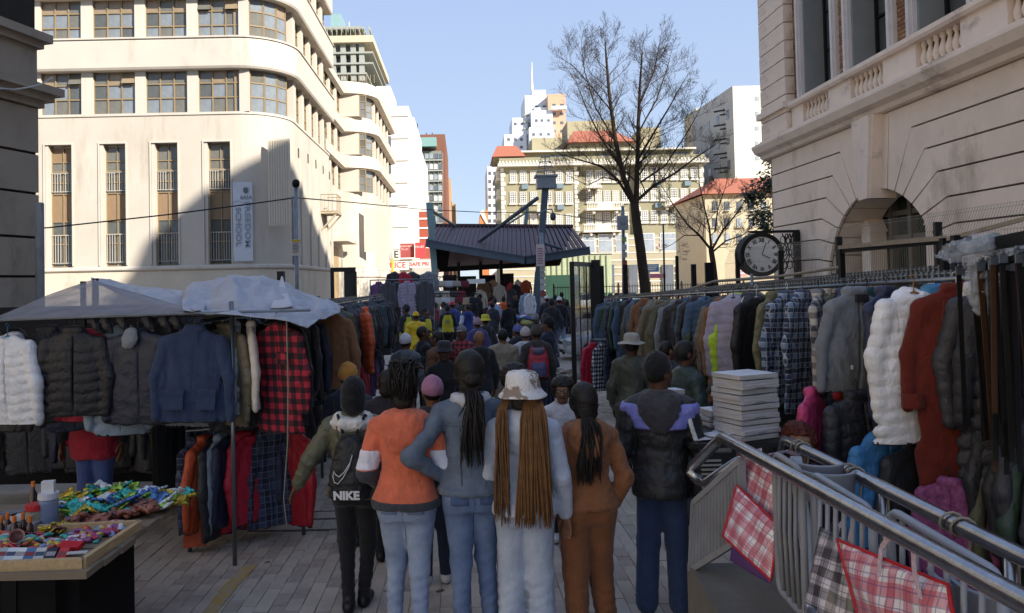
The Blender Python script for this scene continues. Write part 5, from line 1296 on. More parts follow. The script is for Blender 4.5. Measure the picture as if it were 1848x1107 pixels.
def setmats(o, mats):
 for i, m in enumerate(mats):
  if m is None or i >= len(o.material_slots): continue
  o.material_slots[i].link = 'OBJECT'; o.material_slots[i].material = m
# ------------------------------------------------------------------ garments on hangers (hook at the origin, hanging down -z, shoulders along x, front -y)
DEFM = cloth('#222226')
LINING = cloth('#1a1a1d')
def garment(kind, seed, L_=.75, sw=.21, flare=1.0, h=.0125, open_=0):
 r = random.Random(seed); zt, zs, zb = -.075, -.15, -.10 - L_
 t = {'puffer': .068, 'parka': .055, 'coat': .052, 'shirt': .036, 'fleece': .05}[kind]; bw = .225 * flare
 tw = r.uniform(-.02, .02)
 rows = [(zt - .0, .055, .045), (zt - .03, .09, .05), (zs, sw * .96, t * .85), (zs - .12, sw * 1.0, t * 1.05), (zs - .35, bw * .96, t, tw * .5), (zb + .04, bw * 1.03, t * .95, tw, .01), (zb, bw, t * .9, tw, .012)]
 body = [prf(rows, pw=2.3), cap((-sw * .3, 0, zt - .02), (-sw * .95, 0, zs - .02), .035, .05, fl=(1, .8, 1)), cap((sw * .3, 0, zt - .02), (sw * .95, 0, zs - .02), .035, .05, fl=(1, .8, 1))]
 sl = []; sL = min(L_ * .86, .60); sr = {'puffer': .074, 'parka': .064, 'coat': .062, 'shirt': .052, 'fleece': .056}[kind]
 for s in (-1, 1):
  ex = sw + .045 + r.uniform(-.01, .02); ey = r.uniform(-.03, .03); e_ = (s * ex, ey - .01, zs - sL * .5); wv = (s * (ex + r.uniform(-.03, .025)), ey - r.uniform(0, .05), zs - sL)
  sl += [cap((s * sw * .93, 0, zs - .02), e_, sr * .95, sr * .88, fl=(.85, .8, 1)), cap(e_, wv, sr * .88, sr * .66, fl=(.85, .8, 1))]
 fold = {'puffer': (.004, 24, seed), 'parka': (.011, 17, seed), 'coat': (.006, 18, seed), 'shirt': (.012, 22, seed), 'fleece': (.008, 20, seed)}[kind]; zs = .4 if kind != 'puffer' else 1.0
 G_ = [dict(prims=body, k=.03, fold=fold, zs=zs), dict(prims=sl, k=.03, fold=fold, zs=zs + .3)]
 if kind == 'puffer':
  for g_ in G_: g_['puff'] = (.075 if L_ < .9 else .09, .011)
 def slit(D, X, Y, Z):  # front closure line and hollow hem
  D = np.maximum(D, -(np.sqrt((X - .01) ** 2 / .00004 + (Y + t * 1.1) ** 2 / .0012) - 1) * .004)
  return D
 G_[0]['post'] = slit
 if kind in ('puffer', 'parka') and seed % 2 == 0:   # hood hanging behind the collar
  G_.append(dict(prims=[ell((0, .05, zt - .05), (.115, .06, .095)), ell((0, .09, zt - .12), (.08, .045, .09))], k=.04, fold=(.008, 24, seed + 1)))
 else:
  G_.append(dict(prims=[cap((-.05, -.02, zt + .02), (.05, -.02, zt + .02), .03, .03), cap((-.055, .02, zt + .02), (.055, .02, zt + .02), .032, .032)], k=.03, fold=(.004, 25, seed + 1)))
 def mf(c, g_):
  m = np.where(g_ == 0, 0, np.where(g_ == 1, 1, 2))
  m = np.where((c[:, 2] < zb + .012) & (g_ == 0), 3, m)
  return m
 return smesh('garment_' + kind, G_, h, [DEFM, DEFM, DEFM, LINING], mf, kx=.012)
HM = mat('hanger_plastic', '#1b1b1e', .4, spec=.5); HMW = mat('hanger_white', '#c9c9c9', .4); HMC = mat('hanger_wood', '#8a6238', .6); HMB = mat('hanger_blue', '#2f6f9e', .4)
def hanger_mesh(m_):
 mb = MB(); mb.tube([(0, 0, .0), (.012, 0, .022), (0, 0, .04), (-.018, 0, .03), (-.02, 0, .012)][::-1] + [(0, 0, -.03), (0, 0, -.065)], .004, 5)
 mb.tube([(-.19, 0, -.15), (-.08, 0, -.09), (0, 0, -.062), (.08, 0, -.09), (.19, 0, -.15)], .008, 5); mb.tube([(-.19, 0, -.15), (.19, 0, -.15)], .006, 4)
 return mb.data('hanger', m_, True)
HANG = [hanger_mesh(m_) for m_ in (HM, HMW, HMC, HMB)]
GM = {}
def gmesh(kind, v=0, L_=.75, flare=1.0, sw=.21):
 key = (kind, v, L_, flare, sw)
 if key not in GM: GM[key] = garment(kind, hash((kind, v)) % 1 + v * 7 + {'puffer': 2, 'parka': 4, 'coat': 1, 'shirt': 3, 'fleece': 5}[kind], L_, sw, flare)
 return GM[key]
rh = random.Random(77)
def hang(name, label, cat, group, me, loc, rz, mats, hm=0, scale=1.0, rx=0.0, hanger=True):
 """one garment as a thing of its own: mesh root plus its hanger"""
 o = link(name, me, None, loc, (rx + rh.uniform(-.05, .05), rh.uniform(-.05, .05), rz), (scale * rh.uniform(.9, 1.04), scale * rh.uniform(.72, .98), scale * rh.uniform(.96, 1.08))); tag(o, label, cat, group)
 m0 = mats[0] if isinstance(mats, (list, tuple)) else mats
 mm = list(mats) if isinstance(mats, (list, tuple)) else [mats] * 3
 while len(mm) < 3: mm.append(mm[0])
 setmats(o, mm[:3])
 if hanger: link('hanger', HANG[hm], o)
 return o
# palette
K = dict(black=nylon('#2c2c30'), coal=nylon('#3a3b40'), navy=nylon('#2b3247'), blue=cloth('#303f5c'), denim=cloth('#465a72'), white=nylon('#d8dadd'), cream=cloth('#cfc8bb'), grey=cloth('#7d8288'), dgrey=cloth('#4d5055'),
         olive=nylon('#55543f'), khaki=nylon('#6b624f'), brown=cloth('#7f5b41'), rust=cloth('#8f3a22'), red=nylon('#a51f2c'), crimson=nylon('#b1253c'), orange=nylon('#c25531'), lilac=cloth('#9a94a6'), purple=cloth('#6f4f78'), lime=nylon('#b8d23a'), teal=cloth('#2f5561'), green=nylon('#35473c'), pink=nylon('#c0406a'), sky=nylon('#4c93c4'), tan=cloth('#a58462'), mauve=cloth('#8f6f7c'), sage=cloth('#8c9aa3'))
PL = dict(redblack=plaid('plaid_red_black', '#b0283a', '#5c1a2a', '#17151b', 11), blackwhite=plaid('plaid_black_white', '#d8d8da', '#77777c', '#18181c', 15), greyplaid=plaid('plaid_grey', '#b6b0a8', '#7d7a78', '#3a3a3f', 12), blueplaid=plaid('plaid_blue', '#7a8ba0', '#3a4a66', '#1d2436', 13, line=('#c8c8c8', 2, .5)), navyplaid=plaid('plaid_navy', '#3a4258', '#262c3f', '#171a28', 10, line=('#6a7186', 2, .5)))
CAMO = mat('camouflage', '#4a4a38', .85, 0, 1, 16, .3, 40, hex2='#8a8466')
# ------------------------------------------------------------------ racks
RAILM = mat('rail_steel', '#767c82', .35, .8, .2, 6, .1, 30)
def rack(name, label, pts, z, posts, teeth=True, m_=RAILM, r=.016):
 """a hanging rail on posts; pts plan points; posts list of indices/points"""
 e = empty(name, (pts[0][0], pts[0][1], 0), label, 'clothes rail')
 P = [Vector((p[0], p[1], z if len(p) < 3 else p[2])) for p in pts]
 MB().tube(P, r, 8).build('rail', m_, e, True)
 if teeth:
  mb = MB(); mb.tube([p + Vector((0, 0, .035)) for p in P], .007, 5)
  for i in range(len(P) - 1):
   d = P[i + 1] - P[i]; n = int(d.length / .055)
   for j in range(n): q = P[i] + d * (j + .5) / n; mb.box(q.x - .009, q.x + .009, q.y - .009, q.y + .009, q.z + .01, q.z + .055)
  tag(mb.build('notches', m_, e), kind='stuff')
 for (x, y, zz) in posts: MB().tube([(x, y, zg(y) - .02), (x, y, zz)], .018, 8).build('post', m_, e, True)
 return e
ORD = ['first', 'second', 'third', 'fourth', 'fifth', 'sixth', 'seventh', 'eighth', 'ninth', 'tenth', 'eleventh', 'twelfth', 'thirteenth', 'fourteenth', 'fifteenth', 'sixteenth', 'seventeenth', 'eighteenth', 'nineteenth', 'twentieth']
def ordn(i):
 if i < 20: return ORD[i]
 t = {2: 'twenty', 3: 'thirty', 4: 'forty', 5: 'fifty', 6: 'sixty', 7: 'seventy', 8: 'eighty'}[(i + 1) // 10]
 return {2: 'twentieth', 3: 'thirtieth', 4: 'fortieth', 5: 'fiftieth', 6: 'sixtieth', 7: 'seventieth', 8: 'eightieth'}[(i + 1) // 10] if (i + 1) % 10 == 0 else t + '-' + ORD[(i + 1) % 10 - 1]
rc = random.Random(21); names_ = dict(black='black', coal='charcoal', navy='navy', dgrey='dark grey')
# ---- left stall: front rail across the street
FY = 6.15; ZR = at(250, 571, FY).z
xl, xr = at(-60, 571, FY).x, at(418, 571, FY).x
rack('stall_rail', 'front rail of the left clothes stall under the tarpaulin', [(xl - .4, FY), (xr, FY)], ZR, [(xr, FY, 2.06), (xl - .3, FY, 2.0)], teeth=False)
CLIP = mat('clip_grey', '#8c8f93', .4, .6)
def lf_(px, label, kind, mats, L_=.72, v=0, flare=1.0, rz=0.0, dy=0.0, hm=0, dz=0.0, sw=.21, cat='jacket', name=None, sc_=1.0):
 x = at(px, 571, FY).x
 return hang(name or cat, label, cat, 'jackets on the left stall', gmesh(kind, v, L_, flare, sw), (x, FY + dy, ZR - .02 + dz), rz, mats, hm, sc_)
wj = lf_(20, 'white hooded puffer jacket hanging at the left end of the stall', 'puffer', K['white'], .68, 2, 1.15, R(-14), -.05, 3, -.05, .23)
j2 = lf_(140, 'black quilted jacket hanging over a red one', 'puffer', nylon('#1d1d21'), .60, 3, 1.05, R(6), -.06, 0, -.02, .22)
j3 = lf_(158, 'red jacket peeping out below the black quilted one', 'parka', K['crimson'], .68, 1, .95, R(4), .06, 0, -.05)
j4 = lf_(252, 'dark navy work jacket with grey lining at the hood', 'parka', nylon('#272b38'), .70, 2, 1.15, R(-4), -.04, 0, -.03, .22)
lh = smesh('hood_lining', [dict(prims=[ell((0, 0, 0), (.062, .035, .085))], fold=(.006, 30, 3))], .01, [K['grey']]); o = link('hood', lh, j4, (-.03, -.085, -.115), (0, R(20), 0))
j5 = lf_(355, 'blue parka with two flap pockets next to the steel pole', 'parka', cloth('#303d58'), .70, 3, 1.2, R(4), -.05, 0, -.03, .235)
for dx in (-.13, .12): link('pocket', MB().box(-.075, .075, -.012, .012, -.07, .07).box(-.08, .08, -.018, .014, .05, .085).data('pocket', cloth('#303d58')), j5, (dx, -.085, -.62))
j6 = lf_(60, 'dark grey puffer behind the white jacket', 'puffer', K['coal'], .68, 1, 1.0, R(10), .2, 0, -.02)
for i, (px, kx_, dy) in enumerate(((-20, 'black', .3), (100, 'navy', .22), (195, 'teal', .2), (210, 'sage', .14), (225, 'black', .26), (300, 'black', .15), (310, 'coal', .3), (395, 'khaki', .15), (405, 'black', .22), (330, 'grey', .2))):
 lf_(px, '%s jacket hanging in the second row of the left stall, %s from the left' % ({'black': 'black', 'navy': 'navy', 'teal': 'teal', 'sage': 'pale grey', 'coal': 'charcoal', 'khaki': 'khaki', 'grey': 'grey'}[kx_], ordn(i)), rc.choice(['parka', 'puffer']), K[kx_], .74 if px != 330 else .8, i % 4, 1.0, R(rc.uniform(-40, 40)), dy, 0, -.03)
for i in range(15):
 px = -30 + i * 25; k = rc.choice(['black', 'coal', 'navy', 'black', 'dgrey'])
 hang('jacket', '%s garment hanging low at the back of the left stall, %s from the left' % (names_[k], ordn(i)), 'jacket', 'dark low garments at the back of the left stall', gmesh(['coat', 'parka', 'puffer'][i % 3], i % 4, .8), (at(px, 700, 7.9).x, 7.9 + .1 * (i % 3), 1.25), R(rc.uniform(-40, 40)), K[k])
rack('back_rail', 'rail at the back of the left stall', [(at(-40, 700, 7.95).x, 7.95), (at(335, 700, 7.95).x, 7.95)], 1.26, [(at(335, 700, 7.95).x, 7.95, 1.26)], teeth=False)
# gloves and clips on the rail
for i, px in enumerate((175, 195, 225, 270, 300, 320)):
 x = at(px, 571, FY).x; g = smesh('glove_%d' % i, [dict(prims=[cap((0, 0, -.02), (.02, 0, -.1), .02, .03), cap((.02, 0, -.1), (.05, 0, -.15), .025, .015), ell((-.02, 0, -.06), (.03, .02, .03))], fold=(.006, 60, i))], .009, [K['black']])
 tag(link('hat', g, None, (x, FY - .05, ZR + .03)), 'small black knitted item clipped on the left stall rail, %s along' % ordn(i), 'knitwear')
# lower rail of the left stall
LZ = at(470, 772, 6.6).z
rack('lower_rail', 'short lower rail by the steel pole on the left stall', [(at(335, 780, 6.5).x, 6.5), (at(540, 765, 6.9).x, 6.9)], LZ, [(at(340, 780, 6.5).x, 6.5, LZ), (at(545, 765, 6.9).x, 6.9, LZ)], teeth=False)
low = [(352, 'navyplaid', 'dark plaid shirt at the left end of the lower rail', 'shirt', 75), (368, 'orange', 'orange lined black jacket on the lower rail', 'parka', 80), (385, 'black', 'black jacket with bright orange stripe on the lower rail', 'parka', 80), (398, 'sage', 'pale grey jacket on the lower rail beside the pole', 'shirt', 78), (412, 'navy', 'navy jacket on the lower rail behind the pole', 'parka', 75),
       (437, 'red', 'red jacket hanging low right of the steel pole', 'parka', 40), (455, 'crimson', 'crimson jacket beside the low red one', 'parka', 55), (480, 'navyplaid', 'dark blue plaid shirt hanging low', 'shirt', 30), (505, 'navyplaid', 'second dark blue plaid shirt hanging low', 'shirt', 40), (528, 'red', 'red jacket at the end of the lower rail', 'parka', -30)]
for i, (px, k, lab, kd, rz) in enumerate(low):
 t = (px - 335) / 205; y = 6.5 + .4 * t; x = at(px, 770, y).x
 o = hang('jacket' if kd != 'shirt' else 'shirt', lab, 'jacket' if kd != 'shirt' else 'shirt', 'garments on the lower left rail', gmesh(kd, i % 4, .72), (x, y, LZ - .02), R(rz), PL.get(k) or K[k], 3 if i < 3 else 0)
 if i == 2: link('orange_stripe', MB().box(-.015, .015, -.005, .005, -.3, .3).data('stripe', mat('stripe_orange', '#e0662a', .6)), o, (.24, -.07, -.45), (0, R(-8), 0))
ol = MB().box(-.09, .09, -.01, .01, -.12, .12); x = at(348, 985, 6.4).x
tag(link('orange_cloth', ol.data('cloth', K['orange']), None, (x, 6.45, at(348, 960, 6.45).z), (0, 0, R(20))), 'orange cloth hanging below the lower rail', 'cloth')
# ---- left side rail running down the walkway
SX0, SX1 = at(470, 570, 6.4).x, at(690, 553, 15.8).x
ZS = 1.92
def lside(y): t = (y - 6.3) / (15.8 - 6.3); return SX0 + (SX1 - SX0) * t
rack('side_rail', 'long notched rail running down the left of the walkway', [(SX0, 6.3), (lside(11), 11), (SX1, 15.8)], ZS, [(lside(9), 9, ZS), (lside(12.5), 12.5, ZS), (SX1, 15.8, ZS)])
rack('side_rail', 'second rail behind the long one on the left', [(SX0 - .55, 6.6), (SX1 - .55, 15.8)], ZS - .03, [(SX1 - .55, 15.8, ZS)])
hero = [(6.35, 'sage', 'pale blue jacket hanging just right of the steel pole', 'shirt', .62, -58, 1.0), (6.4, 'cream', 'cream cotton jacket hanging right of the steel pole', 'coat', .66, -62, 1.0), (6.5, 'redblack', 'red and black checked shirt hanging by the string', 'shirt', .82, -28, 1.0)]
for i, (px, y, k, lab, kd, L_, rz) in enumerate(((425, 6.4, 'sage', hero[0][2], 'shirt', .66, -70), (452, 6.35, 'cream', hero[1][2], 'coat', .62, -72), (500, 6.2, 'redblack', hero[2][2], 'shirt', .84, -28))):
 o = hang('shirt' if i != 1 else 'jacket', lab, 'shirt' if i != 1 else 'jacket', None, gmesh(kd, i, L_, 1.05), (at(px, 575, y).x, y, ZS - .0), R(rz), PL.get(k) or K[k], 1 if i < 2 else 0)
 if i == 2: link('shirt_pocket', MB().box(-.05, .05, -.008, .008, -.05, .05).data('pocket', PL['redblack']), o, (.08, -.062, -.32))
tag(MB().tube([at(517, 575, 6.0), at(520, 700, 6.0), at(519, 800, 6.0), at(512, 900, 6.05), at(518, 955, 6.1)], .006, 5).build('string', mat('string', '#8c8778', .9)), 'loose pale string hanging from the tarpaulin corner', 'string')
cols_l = ['black', 'black', 'coal', 'navy', 'black', 'dgrey', 'coal', 'black', 'navy', 'olive', 'black', 'coal']
names = dict(black='black', coal='charcoal', navy='navy', dgrey='dark grey', olive='olive', brown='brown canvas', orange='orange padded', purple='purple', crimson='crimson', teal='teal', grey='grey', white='white', lilac='lilac grey', green='dark green', khaki='khaki', blue='blue', denim='blue denim', tan='tan', brown2='brown')
y = 6.62; i = 0
while y < 15.6:
 k = cols_l[i % 12] if rc.random() < .85 else rc.choice(['dgrey', 'green', 'teal', 'navy'])
 kd = rc.choice(['puffer', 'puffer', 'parka', 'parka', 'coat'])
 L_ = rc.choice([.72, .8, .8, .95])
 if abs(y - 8.3) < .05: pass
 hang('jacket', '%s %s on the left side rail, %s from the checked shirt' % (names[k], {'puffer': 'padded jacket', 'parka': 'jacket', 'coat': 'coat'}[kd], ordn(i)), 'jacket', 'dark coats along the left side rail', gmesh(kd, i % 4, L_), (lside(y) + rc.uniform(-.04, .04), y, ZS - .01), R(rc.uniform(-35, 35)), K[k], rc.choice([0, 0, 1]), rc.uniform(.9, 1.08))
 y += rc.uniform(.13, .19) * (1 if y < 10 else 1.25); i += 1
bj = hang('jacket', 'brown canvas work jacket turned towards the walkway', 'jacket', None, gmesh('parka', 1, .70, 1.1), (at(592, 574, 8.1).x, 8.1, 1.93), R(10), [cloth('#8a6444')] * 3)
link('pocket', MB().box(-.07, .07, -.01, .01, -.06, .06).data('pocket', cloth('#8a6444')), bj, (.1, -.07, -.55))
hang('jacket', 'orange padded sleeve jacket standing out on the left rail', 'jacket', None, gmesh('puffer', 1, .78), (at(655, 577, 10.2).x + .03, 10.2, 1.9), R(-72), K['orange'])
for i in range(26):
 y = 6.9 + i * .34; k = rc.choice(['black', 'coal', 'navy', 'dgrey'])
 hang('jacket', '%s jacket in the back row of the left side rail, %s from the front' % (names[k], ordn(i)), 'jacket', 'back row on the left', gmesh(rc.choice(['puffer', 'parka']), i % 4, .8), (lside(y) - .6, y, ZS - .04), R(rc.uniform(-25, 25)), K[k])
for i in range(20):
 y = 6.9 + i * .45; k = rc.choice(['black', 'coal', 'navy', 'dgrey', 'purple', 'crimson'] if i > 8 else ['black', 'coal', 'navy'])
 hang('jacket', '%s garment on the low left rail under the coats, %s from the front' % (names[k], ordn(i)), 'jacket', 'low row on the left', gmesh(rc.choice(['coat', 'parka']), i % 4, .8), (lside(y) - .22, y, 1.06), R(rc.uniform(-25, 25)), K[k])
rack('low_side_rail', 'low rail under the coats on the left', [(lside(6.8) - .22, 6.8), (lside(15.6) - .22, 15.6)], 1.07, [(lside(15.6) - .22, 15.6, 1.07)], teeth=False)
# ---- far left display of jackets facing the street
DZ = at(720, 505, 22).z
rack('display_rail', 'display rail of jackets facing the street near the shelter', [(at(668, 510, 22).x, 22), (at(782, 506, 22).x, 22)], DZ, [(at(668, 510, 22).x, 22, DZ), (at(782, 506, 22).x, 22, DZ)], teeth=False)
for i, (px, k, lab, kd) in enumerate(((683, 'purple', 'purple fleece at the left of the display rail', 'fleece'), (700, 'dgrey', 'dark grey fleece next to the purple one', 'fleece'), (716, 'coal', 'charcoal jacket in the middle of the display rail', 'parka'), (734, 'lilac', 'pale grey puffer on the display rail', 'puffer'), (749, 'grey', 'grey padded coat on the display rail', 'puffer'), (766, 'dgrey', 'dark grey coat at the right of the display rail', 'coat'))):
 hang('jacket', lab, 'jacket', None, gmesh(kd, i % 4, .95, 1.05), (at(px, 506, 22 - (i % 2) * .1).x, 22 - (i % 2) * .1, DZ - .02), R(rc.uniform(-12, 12)), K[k])
for i, px in enumerate((712, 728, 744, 772)):
 k = ['black', 'crimson', 'coal', 'grey'][i]
 hang('hooded_top', '%s hood standing above the display rail, %s from the left' % (names.get(k, k), ordn(i)), 'jacket', None, gmesh('parka', (i % 2) * 2, .5), (at(px, 488, 22.6).x, 22.6, at(px, 488, 22.6).z), R(rc.uniform(-8, 8)), K[k], hanger=False)
for i in range(9):
 px = 676 + i * 12; k = rc.choice(['black', 'black', 'coal', 'navy'])
 hang('trousers', 'dark garment below the display jackets, %s from the left' % ordn(i), 'garment', 'dark garments under the display', gmesh('coat', i % 4, .95), (at(px, 560, 22.3).x, 22.3, 1.25), R(rc.uniform(-12, 12)), K[k])
# ---- right stall rail down the walkway
RX0, RX1 = at(1700, 500, 4.7).x, at(1092, 548, 14.8).x
def rside(y): return RX0 + (RX1 - RX0) * (y - 4.7) / (14.8 - 4.7)
def rz_(y): return 2.14 + (1.80 - 2.14) * (y - 4.3) / (14.8 - 4.3)
rack('stall_rail', 'long notched rail of the right clothes stall', [(rside(4.3), 4.3, rz_(4.3)), (rside(7.2), 7.2, rz_(7.2)), (rside(10), 10, rz_(10)), (rside(14.8), 14.8, rz_(14.8))], 2, [(rside(14.8), 14.8, 1.8), (rside(8.4) + .3, 8.4, 2.2), (rside(4.25) + .25, 4.25, 2.3)])
rack('stall_rail', 'second notched rail behind the right stall rail', [(rside(4.6) + .5, 4.6, 2.2), (rside(9) + .5, 9, 2.05), (rside(14.8) + .5, 14.8, 1.82)], 2, [(rside(14.8) + .5, 14.8, 1.82)])
def rj(px, d, label, kd, mats, L_, v, rz, flare=1.0, cat='jacket', hm=0, sw=.21, dz=0.0, sc_=1.0):
 x = at(px + (34 if d < 6.2 else 20), 520, d).x
 return hang(cat, label, cat, None, gmesh(kd, v, L_, flare, sw), (x, d, rz_(d) + dz), R(rz), mats, hm, sc_)
wc = rj(1615, 4.62, 'long white quilted coat on the right stall', 'puffer', nylon('#e2e0de'), .85, 6, 8, 1.12, 'coat', 2, .2, -.01)
link('zip', MB().box(-.006, .006, -.004, .004, -.3, .28).data('zip', mat('zip_grey', '#9a9894', .5)), wc, (.01, -.098, -.48))
rc_ = rj(1692, 4.45, 'long rust red wool coat with wide lapels', 'coat', [cloth('#64241a', bump=.5)] * 3, 1.15, 5, -16, 1.05, 'coat', 1, .2, .0)
lp = MB()
for s in (-1, 1): lp.prism([(s * .015, -.085, -.42), (s * .10, -.085, -.24), (s * .085, -.08, -.13), (s * .02, -.075, -.12)], (0, 0, 0), (0, .014, 0))
link('lapel', lp.data('lapel', cloth('#64241a', bump=.5)), rc_, (0, 0, 0))
link('coat_opening', MB().prism([(0, -.084, -.36), (.03, -.07, -.14), (-.03, -.07, -.14)], (0, 0, 0), (0, .01, 0)).data('opening', cloth('#3a241b')), rc_)
for s in (-1, 1): link('cuff', MB().lathe([(.058, -.04), (.062, -.03), (.06, .04), (.055, .05)], n=14).data('cuff', cloth('#64241a', bump=.5)), rc_, (s * .262, -.03, -.72))
rj(1728, 4.4, 'white wool coat behind the rust red one', 'coat', [cloth('#d4d2d0')] * 3, .98, 2, -30, 1.0, 'coat', 0)
rj(1770, 4.3, 'dark grey puffer coat at the right end of the rail', 'puffer', K['coal'], .95, 3, -20, 1.0, 'coat', 0, .22)
rj(1800, 4.15, 'black quilted coat at the far right end of the rail', 'puffer', K['black'], 1.05, 1, -30, 1.0, 'coat', 0)
rj(1655, 4.9, 'bright blue jacket between the white and rust coats', 'parka', K['sky'], .6, 1, 0)
rj(1565, 4.95, 'navy diamond quilted coat left of the white coat', 'coat', [nylon('#2a2f45')] * 3, .9, 3, 30, 1.05, 'coat', 0, .215)
gf = rj(1508, 5.15, 'grey fleece top with dark collar on the right stall', 'fleece', [cloth('#74787d')] * 3, .62, 0, 12, 1.0, 'fleece', 0, .2)
link('collar_patch', MB().box(-.05, .05, -.01, .01, -.025, .025).data('patch', K['black']), gf, (.02, -.05, -.1)); link('logo_tag', MB().box(-.008, .008, -.004, .004, -.014, .014).data('tag', K['white']), gf, (-.07, -.062, -.55))
tj = rj(1490, 5.5, 'navy, white and red panelled jacket behind the grey fleece', 'parka', [K['navy'], nylon('#a8242f'), K['navy'], None], .72, 1, 45)
rj(1530, 5.5, 'dark teal jacket behind the grey fleece', 'fleece', K['teal'], .66, 2, 20)
rj(1443, 5.7, 'cream and grey plaid shirt coat', 'shirt', PL['greyplaid'], .92, 3, 55, 1.0, 'shirt', 0)
rj(1415, 6.0, 'blue and white plaid shirt on the right stall', 'shirt', PL['blueplaid'], .88, 1, 40, 1.0, 'shirt', 0)
rj(1400, 6.3, 'second blue plaid shirt further along', 'shirt', PL['blueplaid'], .85, 2, 30, 1.0, 'shirt', 1)
rj(1376, 6.6, 'camouflage jacket beside the plaid shirts', 'parka', [CAMO] * 3, .8, 3, 40)
bt = rj(1345, 6.9, 'black track top with white sleeve flashes', 'parka', [nylon('#1b1b1e'), nylon('#1b1b1e'), K['black']], .85, 2, 25, 1.0, 'jacket', 1)
link('white_print', MB().box(-.012, .012, -.004, .004, -.06, .02).box(-.02, .02, -.004, .004, .03, .06).data('print', K['white']), bt, (.03, -.085, -.38)); link('cuff_stripe', MB().box(-.2, .2, -.075, .075, -.006, .006).data('stripe', K['white']), bt, (0, 0, -.9))
rj(1328, 7.1, 'white and black track jacket', 'parka', [K['white'], nylon('#1b1b1e'), K['black']], .78, 1, 55)
rj(1316, 7.3, 'lime green jacket peeping out on the right stall', 'puffer', K['lime'], .72, 3, 20)
rj(1303, 7.15, 'pale lilac grey hooded puffer on the right stall', 'puffer', K['lilac'], .66, 2, -24, 1.0, 'jacket', 0, .2)
rcols = ['khaki', 'olive', 'khaki', 'tan', 'black', 'brown', 'navy', 'olive', 'khaki', 'dgrey', 'denim', 'olive', 'black', 'denim', 'green', 'black', 'coal', 'grey', 'olive', 'black']
y = 7.5; i = 0
while y < 14.7:
 k = rcols[i % 20] if y < 13 else rc.choice(['black', 'green', 'coal', 'denim', 'navy']); kd = rc.choice(['puffer', 'parka', 'parka', 'coat', 'shirt']); L_ = rc.choice([.72, .8, .95])
 hang('jacket', '%s %s on the right stall rail, %s beyond the lilac puffer' % (names[k], {'puffer': 'padded jacket', 'parka': 'jacket', 'coat': 'coat', 'shirt': 'shirt'}[kd], ordn(i)), 'jacket', 'coats along the right stall rail', gmesh(kd, i % 4, L_), (rside(y) + rc.uniform(-.09, .07), y, rz_(y) - rc.uniform(0, .05)), R(rc.uniform(-48, 42)), K[k], rc.choice([0, 1, 2]), rc.uniform(.86, 1.06))
 y += rc.uniform(.09, .26); i += 1
for i in range(34):
 y = 4.7 + i * .3; k = rc.choice(['black', 'coal', 'navy', 'dgrey', 'olive', 'blue', 'green'])
 hang('jacket', '%s jacket in the back row of the right stall, %s from the front' % (names[k], ordn(i)), 'jacket', 'back row on the right', gmesh(rc.choice(['puffer', 'parka', 'coat']), i % 4, .8), (rside(y) + .55, y, rz_(y) - .02), R(rc.uniform(-30, 30)), K[k])
# lower row on the right
lowr = [(1590, 4.75, 'sky', 'blue puffer jacket hanging low below the white coat', 'puffer', .62, 2, 20, 1.24), (1465, 5.2, 'pink', 'pink sleeved jacket hanging low behind the book stack', 'parka', .6, 1, 50, 1.45), (1545, 5.0, 'black', 'black padded jacket hanging low left of the blue puffer', 'puffer', .75, 1, 10, 1.45), (1650, 4.7, 'black', 'black coat hanging low below the rust coat', 'coat', .8, 2, 15, 1.2)]
for (px, d, k, lab, kd, L_, v, rz, z) in lowr: hang('jacket', lab, 'jacket', None, gmesh(kd, v, L_), (at(px, 700, d).x, d, z), R(rz), nylon('#3f78a8') if k == 'sky' else K[k])
FLORAL = mat('floral_pink', '#a8608c', .85, 0, 1, 22, .3, 40, hex2='#5f2a55')
hang('dress', 'pink and purple floral dress below the rust red coat', 'dress', None, gmesh('coat', 1, .8), (at(1712, 850, 4.35).x, 4.35, 1.05), R(-58), [FLORAL] * 3, 0, .85)
for i in range(16):
 y = 4.3 + i * .45; k = rc.choice(['black', 'coal', 'olive', 'dgrey', 'green', 'blue']); px = 0
 hang('jacket', '%s garment in the low row of the right stall, %s from the front' % (names[k], ordn(i)), 'jacket', 'low row on the right', gmesh(rc.choice(['coat', 'parka', 'puffer']), i % 4, .8), (rside(y) + .3 + (.35 if i < 3 else 0), y, 1.12), R(rc.uniform(-35, 35)), K[k])
for i in range(7):
 d = 3.7 + .1 * i; px = 1812 + i * 16; k = ['olive', 'black', 'olive', 'coal', 'green', 'black', 'coal'][i]
 hang('jacket', '%s coat hanging behind the belts at the right edge, %s from the left' % (names[k], ordn(i)), 'jacket', None, gmesh(['coat', 'parka'][i % 2], i % 4, .95), (at(px, 700, 4.3 - .05 * i).x, 4.3 - .05 * i, 1.45 if i % 2 else 1.3), R(rc.uniform(-30, 30)), K[k])
rack('low_stall_rail', 'low rail of the right stall', [(rside(4.2) + .35, 4.2), (rside(11.6) + .3, 11.6)], 1.13, [(rside(11.6) + .3, 11.6, 1.13)], teeth=False)
